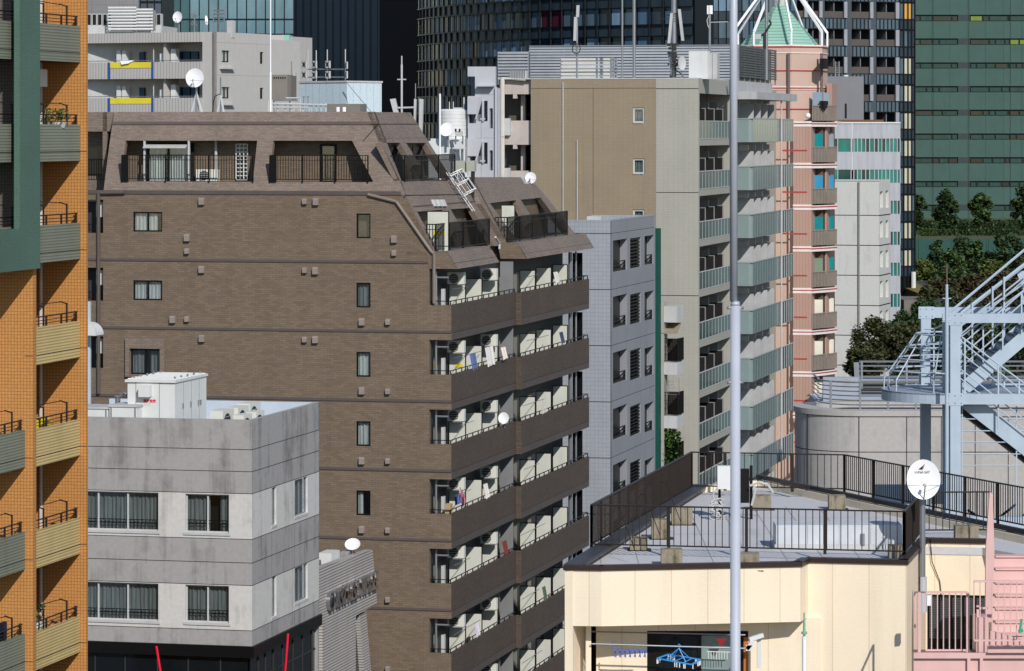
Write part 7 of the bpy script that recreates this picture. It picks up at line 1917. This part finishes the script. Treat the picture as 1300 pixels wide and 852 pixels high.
# ================================================================== ROUND CORNERED CONCRETE WALL
rc=WF.root('round_building','round cornered pale concrete building with steel roof railings behind the blue stairs','building',X(1100,130),130,0)
Dr=128.0; cxr,cyr,rr=12.96,Dr+2.4,2.4; zt_=Zy(521.5,Dr)
pts=[(45,Dr)]+[(cxr+rr*math.cos(math.radians(270-5*i)),cyr+rr*math.sin(math.radians(270-5*i))) for i in range(0,37)]+[(45,cyr+rr)]
M['roundc']=concrete('pale_round_concrete',(174,170,166),(130,128,124),.5,cover=.4)
def ribbon(pts,z0,z1,th,mat,name,par,off=0):
    m=MB()
    for a,b in zip(pts[:-1],pts[1:]):
        d=Vector((b[0]-a[0],b[1]-a[1],0)).normalized(); n=Vector((d.y,-d.x,0))
        n=-n
        A1=Vector((a[0],a[1],z0))+n*off; B1=Vector((b[0],b[1],z0))+n*off; u=Vector((0,0,z1-z0)); m.ext([A1,B1,B1+u,A1+u],-n*th)
    return m.build(name,mat,par)
def ribbon_in(pts,z0,z1,i0,i1,mat,name,par):
    """band between outward offsets i0<i1 (outward = away from the building)"""
    m=MB(); P=[]
    for k,(x,y) in enumerate(pts):
        a=pts[max(0,k-1)]; b=pts[min(len(pts)-1,k+1)]; d=Vector((b[0]-a[0],b[1]-a[1],0)).normalized(); P.append(Vector((-d.y,d.x,0))*-1)
    for k in range(len(pts)-1):
        def q(j,o,z): n=P[j]; return (pts[j][0]-n.x*-o*1 if False else pts[j][0]+n.x*o,pts[j][1]+n.y*o,z)
        m.add([q(k,i0,z0),q(k+1,i0,z0),q(k+1,i1,z0),q(k,i1,z0),q(k,i0,z1),q(k+1,i0,z1),q(k+1,i1,z1),q(k,i1,z1)],[(0,1,2,3),(4,7,6,5),(0,4,5,1),(1,5,6,2),(2,6,7,3),(3,7,4,0)])
    return m.build(name,mat,par)
sgn=-1
d=Vector((pts[1][0]-pts[0][0],pts[1][1]-pts[0][1],0)); # travelling towards -x : outward is -y
# P normal = -(−d.y,d.x) = (d.y,-d.x); for d=(-1,0): (0,1) -> inward, so outward offsets are negative
ribbon_in(pts,0,zt_-.22,.0,.3,M['roundc'],'wall',rc)
ribbon_in(pts,zt_-.2,zt_,-.06,.75,M['roundc'],'rim',rc)
ribbon_in(pts,zt_-.22,zt_-.2,.02,.3,M['groove'],'joint',rc)
zj=Zy(574,Dr); ribbon_in(pts,zj-.015,zj+.015,-.004,.0,M['groove'],'joint',rc)
m=MB()
for px in (1090.5,1151,1195,1238,1280): x=X(px,Dr); m.box(x-.015,x+.015,Dr-.005,Dr+.0,0,zt_-.2)
m.build('joint',M['groove'],rc)
m=MB(); a=math.radians(212); m.box(cxr+rr*math.cos(a)-.02,cxr+rr*math.cos(a)+.01,cyr+rr*math.sin(a)-.02,cyr+rr*math.sin(a)+.02,0,zt_-.2); m.build('joint',M['groove'],rc)
MB().ext([(p[0]+(.0),p[1]+.0,zt_-.35) for p in [(45,Dr+.3),(cxr,Dr+.3),(cxr-rr+1,cyr-1),(cxr-rr+.31,cyr),(cxr-rr+1,cyr+1),(cxr,cyr+rr-.31),(45,cyr+rr-.31)]],(0,0,.1)).build('roof',paint('blue_grey_deck',(128,134,146),.7),rc)
Z2_=lambda y,d: H+(HY-y)/F*d
m=MB(); m.box(X(1050,140),X(1340,140),140,140.4,zt_-.3,Z2_(479.5,140)); m.build('rear_upstand',paint('blue_grey_upstand',(146,152,164),.6),rc)
MB().box(X(1047,133.3),X(1340,133.3),133.0,140,0,zt_-.3).build('deck',M['roofwhite'],rc)
MB().box(X(1045,136),X(1090,136),136,136.3,zt_-.3,Z2_(479,136)).build('deck_wall',paint('blue_grey_deck_wall',(150,154,164),.6),rc)
m=MB(); m.box(X(1085,140),X(1340,140),139.9,139.99,zt_-.3,Z2_(487,140)); m.build('painted_shade_strip',M['darkgrey'],rc)  # thin dark sheet before the upstand, added as painted shade
# steel railings
st=paint('stainless_steel',(176,174,168),.25,.8)
cr=[(X(1260,Dr+.6),Dr+.6)]+[(cxr+.2+1.75*math.cos(math.radians(270-6*i)),cyr+.1+1.75*math.sin(math.radians(270-6*i))) for i in range(0,19)]+[(cxr-1.5,cyr+3)]
r=WF.root('steel_railing','curved stainless railing on the rim of the round concrete building','railing',cxr,Dr,zt_)
m=MB()
for k in range(6):
    z=zt_+.15+k*.165; m.path([Vector((p[0],p[1],z)) for p in cr],.024 if k<5 else .032,5)
m.build('rails',st,r)
for px in (1092,1127.5,1163): x=X(px,Dr+.6); MB().bar((x,Dr+.62,zt_-.1),(x,Dr+.62,zt_+1.0),.07).build('post',M['steel'],r)
a=math.radians(218); MB().bar((cxr+.2+1.75*math.cos(a),cyr+1.75*math.sin(a),zt_),(cxr+.2+1.75*math.cos(a),cyr+1.75*math.sin(a),zt_+1.0),.08).build('post',M['steel'],r)
d=139.0; r=WF.root('steel_railing','straight stainless railing at the back of the round building roof, before the trees','railing',X(1180,d),d,zt_)
m=MB()
for y in (459,464.5,471,478,484): m.tube((X(1091,d),d,Z2_(y,d)),(X(1345,d),d,Z2_(y,d)),.03 if y>460 else .04,5)
m.build('rails',st,r)
for px in (1094,1151,1210,1270): MB().bar((X(px,d),d,zt_),(X(px,d),d,Z2_(459,d)),.08).build('post',M['steel'],r)
m=MB(); m.bar((X(1089,d-1),d-1,Z2_(497,d)),(X(1087,d-1),d-1,Z2_(458,d)),.2,.1); m.build('end_post',M['steel'],r)
# ================================================================== GROUND, TREES
def gh(x,y):
    """terrain height"""
    def sm(a,b,t): t=min(1,max(0,(t-a)/(b-a))); return t*t*(3-2*t)
    return 8.2*sm(270,385,y)*sm(40.5,46.5,x)
def ground():
    m=MB(); xs=[-3000,-800,-300,-150,-80,-40]+[-30,-10,10,30,38,40.5,42,43.5,45,46.5,48,52,60,75,100,140]+[200,300,800,3000]; ys=[-400,-100,-20,0,20,60,120,180,240,265]+[270+8*i for i in range(28)]+[520,700,1200,3000]
    vs=[(x,y,gh(x,y)-.02) for y in ys for x in xs]; n=len(xs); fs=[(j*n+i,j*n+i+1,(j+1)*n+i+1,(j+1)*n+i) for j in range(len(ys)-1) for i in range(n-1)]
    m.add(vs,fs)
    mt,nt,b=nm('ground_mix'); b.inputs['Roughness'].default_value=.95
    g=N(nt,'ShaderNodeTexCoord'); mx=N(nt,'ShaderNodeMix',data_type='RGBA'); mx.inputs[6].default_value=lin((70,70,72)); mx.inputs[7].default_value=lin((62,66,58))
    sp=N(nt,'ShaderNodeSeparateXYZ'); nt.links.new(g.outputs['Object'],sp.inputs[0]); nt.links.new(rampf(nt,sp.outputs['Y'],275,300,0,1),mx.inputs[0])
    setc(nt,b,mulcol(nt,mx.outputs[2],rampf(nt,noise(nt,g.outputs['Object'],.3),.3,.7,.7,1.2)))
    o=m.build('ground',mt); tag(o,kind='structure')
    # terrace with retaining wall
    MB().box(WF.X+40,600,481,3000,-1,12.35).build('terrace',paint('terrace_soil',(84,80,58),.95))['kind']='structure'
    m=MB(); m.box((1100-CX)/F*478,160,478,478.4,5,H+(HY-303)/F*478); r=WF.root('retaining_fence','long plain green fence wall below the hedge and green tower','fence',(1230-CX)/F*478,478,7)
    m.build('fence_panels',tile('green_fence_panel',(46,84,76),(44,81,73),(36,68,60),2.4,60,.05,off=0,big=.12,streak=.15),r)
    m=MB(); 
    for i in range(40): x=(1100-CX)/F*478+i*2.4; m.box(x-.06,x+.06,477.9,477.99,5,H+(HY-302.5)/F*478)
    m.build('fence_post',paint('fence_post_green',(48,84,72)),r)
    p=MB().box(80,600,40,41,0,.0) if False else None
ground()
def tree(x,y,z0,h,rx,rz,label,col,n=3600,leaf=.22,shape='round',trunk=True,group='trees on the slope',seed=0,cz=None):
    random.seed(seed+int(x*13+y*7))
    r=WF.root('tree',label,'tree',x,y,z0,group)
    ccz=z0+(h-rz if cz is None else cz)
    bk=bpy.data.materials.get('bark') or paint('bark',(84,72,60),.9)
    m=MB(); m.tube((x,y,z0-.3),(x,y,ccz),.035*h,7,.018*h)
    for i in range(6):
        a=i*1.05+random.random(); st_=ccz-rz*.6+random.random()*rz*.6; m.tube((x,y,st_),(x+rx*.7*math.cos(a),y+rx*.7*math.sin(a),st_+rz*.7),.012*h,5,.004*h)
    m.build('trunk',bk,r)
    cl=[]
    nc=44
    for i in range(nc):
        a=random.random()*6.283; t=random.uniform(-.95,1); q=math.sqrt(max(0,1-t*t)); 
        if shape=='cone': q*= .95-.45*(t+1)/2
        rad=.82*random.random()**.4
        cl.append((x+rx*q*rad*math.cos(a),y+rx*q*rad*math.sin(a),ccz+rz*t*.92, rx*random.uniform(.22,.34)))
    m=MB(); vs=[];fs=[]
    for i in range(n):
        c=cl[random.randrange(nc)]
        d=Vector((random.gauss(0,1),random.gauss(0,1),random.gauss(0,.8))).normalized()*c[3]*(random.random()**.4)*1.1
        p=Vector(c[:3])+d
        e=Vector((random.uniform(-1,1),random.uniform(-1,1),random.uniform(-.6,.6))).normalized(); f=e.cross(Vector((random.uniform(-1,1),random.uniform(-1,1),1))).normalized()
        s=leaf*random.uniform(.6,1.3); k=len(vs); vs+=[p-e*s,p+f*s*.6,p+e*s,p-f*s*.6]; fs.append((k,k+1,k+2,k+3))
    m.add(vs,fs); m.build('crown',col,r); return r
Ld=leafmat('leaf_dark_green',(56,74,44),.4); Lm=leafmat('leaf_mid_green',(70,90,50),.4); Ly=leafmat('leaf_yellow_green',(84,94,46),.35); Lb=leafmat('leaf_brownish',(70,64,44),.4); Lo=leafmat('leaf_olive',(70,74,46),.4)
def T(px,ytop,ybot,D,wpx,label,col,**k):
    x=(px-CX)/F*D; zt_=H+(HY-ytop)/F*D; zb=H+(HY-ybot)/F*D; z0=k.pop('z0',None); z0=zb if z0 is None else z0
    rx=wpx/F*D/2; rz=(zt_-zb)/2*k.pop('rzf',1.0)
    return tree(x,D,z0,zt_-z0,rx,rz,label,col,cz=(zt_-rz*1.0)-z0,**k)
zt=12.35
T(1161,246,290,500,34,'dark tree half hidden behind the dark loggia tower on the upper terrace',Ld,z0=zt,leaf=.3)
T(1200,241,297,500,36,'tall oval dark tree, second from the left on the upper terrace',Ld,z0=zt,leaf=.3)
T(1245,247,285,500,34,'round crowned tree with a bare trunk, third on the upper terrace',Lm,z0=zt,leaf=.3)
T(1302,238,292,497,40,'large dark tree at the right edge of the upper terrace',Ld,z0=zt,leaf=.32)
# hedge
def hedge(px0,px1,y0,y1,D,label,col,seed=1,n=9000):
    random.seed(seed); a,b=(px0-CX)/F*D,(px1-CX)/F*D; z1,z0=H+(HY-y0)/F*D,H+(HY-y1)/F*D; m=MB(); vs=[];fs=[]
    for i in range(n):
        p=Vector((random.uniform(a,b),D+random.uniform(-.9,.9),z0+(z1-z0)*random.random()**.8*(1+.12*math.sin(random.random()*9)))); e=Vector((random.uniform(-1,1),random.uniform(-1,1),random.uniform(-1,1))).normalized(); f=e.cross(Vector((.3,1,.7))).normalized(); s=random.uniform(.12,.3); k=len(vs); vs+=[p-e*s,p+f*s*.6,p+e*s,p-f*s*.6]; fs.append((k,k+1,k+2,k+3))
    m.add(vs,fs); WF.top(m,'hedge',col,label,'hedge',(a+b)/2,D,z0)
hedge(1120,1188,292,304,487,'clipped hedge on the terrace edge left of the tall oval tree',Lm,1,5000); hedge(1188,1330,293,304,489,'long low dark hedge on the terrace behind the green fence',Ld,2,9000)
hedge(1120,1330,281,297,560,'dark clipped hedge along the foot of the green tower',Ld,3,9000)
hedge(1120,1330,284,298,515,'dark clipped hedge behind the row of terrace trees',Ld,4,9000)
# slope trees
sl=[(1218,301,372,462,46,'broad dark tree standing before the green fence',Ld),(1190,305,365,455,30,'narrow dark tree before the left part of the green fence',Ld),(1242,308,372,458,44,'mid green tree behind the thin blue pole tip',Lm),(1278,295,372,456,54,'large dark green tree before the fence at the right',Ld),(1318,300,370,450,50,'dark tree cut by the right picture edge before the fence',Ld),
 (1172,332,362,440,30,'pale green bush by the foot of the dark loggia tower',Ly),(1208,322,378,430,48,'dark green bush under the fence near the grass patch',Lm),(1262,334,362,432,44,'yellow green round bush in the middle of the slope',Ly),(1298,330,380,425,40,'olive bush near the right edge of the slope',Lo),
 (1195,357,398,395,52,'brownish bush behind the blue beam, left part',Lb),(1232,352,402,398,60,'broad rust brown tree above the blue beam',Lb),(1275,348,400,392,60,'rust brown tree behind the upper stair rails',Lb),(1215,372,440,360,60,'dark olive tree behind the blue columns',Lo),(1262,372,446,355,70,'olive brown tree seen through the blue stair rails',Lb),(1304,360,440,360,50,'brown tree at the right edge behind the stairs',Lb),
 (1178,380,440,335,52,'dark tree beside the white block',Ld),(1146,398,470,300,62,'dark leafy tree in front of the teal window office',Ld),(1240,405,480,300,80,'broad olive tree low behind the stair flight',Lo),(1292,410,485,295,70,'dark tree low behind the steps at the right',Ld),(1195,415,490,290,70,'shaded tree right behind the round platform hoops',Ld)]
for i,(px,a,b,D,w,lab,col) in enumerate(sl):
    T(px,a,b,D,w,lab,col,leaf=.27 if D>380 else .2,n=3600 if D>380 else 5000,seed=i,z0=min(H+(HY-b)/F*D,gh(80,D)) )
T(1110,408,475,235,68,'sunlit leafy tree before the white block with the pipe',Lo,leaf=.13,n=7000,seed=41,z0=0)
T(1146,412,480,228,60,'leafy brownish tree between the round railing and blue columns',Lo,leaf=.13,n=7000,seed=43,z0=0)
T(1096,440,480,215,52,'small leafy tree by the left end of the straight roof railing',Lo,leaf=.12,n=5000,seed=44,z0=0)
T(1177,366,402,388,34,'dark olive bush beside the small grass patch at the tower foot',Lo,leaf=.25,seed=77,z0=8)
# grass patch and path by the tower foot
D=402; m=MB(); x0,x1=(1161-CX)/F*D,(1192-CX)/F*D; m.box(x0,x1,396,430,7.0,gh(80,D)+.3); m.build('grass',paint('dry_grass',(120,112,62),.9,var=.3,scale=.3))['kind']='structure'
m=MB(); m.box((1140-CX)/F*392,(1172-CX)/F*392,386,395,6.5,gh(80,D)+.1); m.build('path',paint('path_concrete',(120,116,106),.9))['kind']='structure'
# ================================================================== CAMERA, LIGHT, GROUND
cam=bpy.data.cameras.new('camera'); co=bpy.data.objects.new('camera',cam); COL.objects.link(co)
cam.sensor_width=36; cam.lens=F/1300*36; cam.shift_y=-(426-HY)/1300; cam.clip_end=6000; cam.clip_start=1
co.location=(0,0,H); co.rotation_euler=(math.pi/2,0,0); SC.camera=co
cam.dof.use_dof=True; cam.dof.focus_distance=150; cam.dof.aperture_fstop=9
sv=Vector((.275,-.787,.57)).normalized()
sun=bpy.data.lights.new('sun','SUN'); sun.energy=3.75; sun.angle=math.radians(.5); sun.color=(1,.97,.93)
so=bpy.data.objects.new('sun',sun); COL.objects.link(so); so.rotation_euler=sv.to_track_quat('Z','Y').to_euler(); so.location=(40,-40,90)
w=bpy.data.worlds.new('World'); SC.world=w; w.use_nodes=True; nt=w.node_tree; bg=nt.nodes['Background']
sky=nt.nodes.new('ShaderNodeTexSky'); sky.sky_type='NISHITA'; sky.sun_disc=False; sky.sun_elevation=math.asin(sv.z); sky.sun_rotation=math.atan2(sv.x,sv.y)
sky.air_density=1; sky.dust_density=.3; sky.ozone_density=2.0; sky.altitude=100
nt.links.new(sky.outputs[0],bg.inputs[0]); bg.inputs[1].default_value=.1
SC.view_settings.view_transform='Standard'; SC.view_settings.look='None'; SC.view_settings.exposure=0; SC.view_settings.gamma=1; SC.view_settings.use_curve_mapping=False
SC.cycles.max_bounces=6; SC.cycles.transparent_max_bounces=8
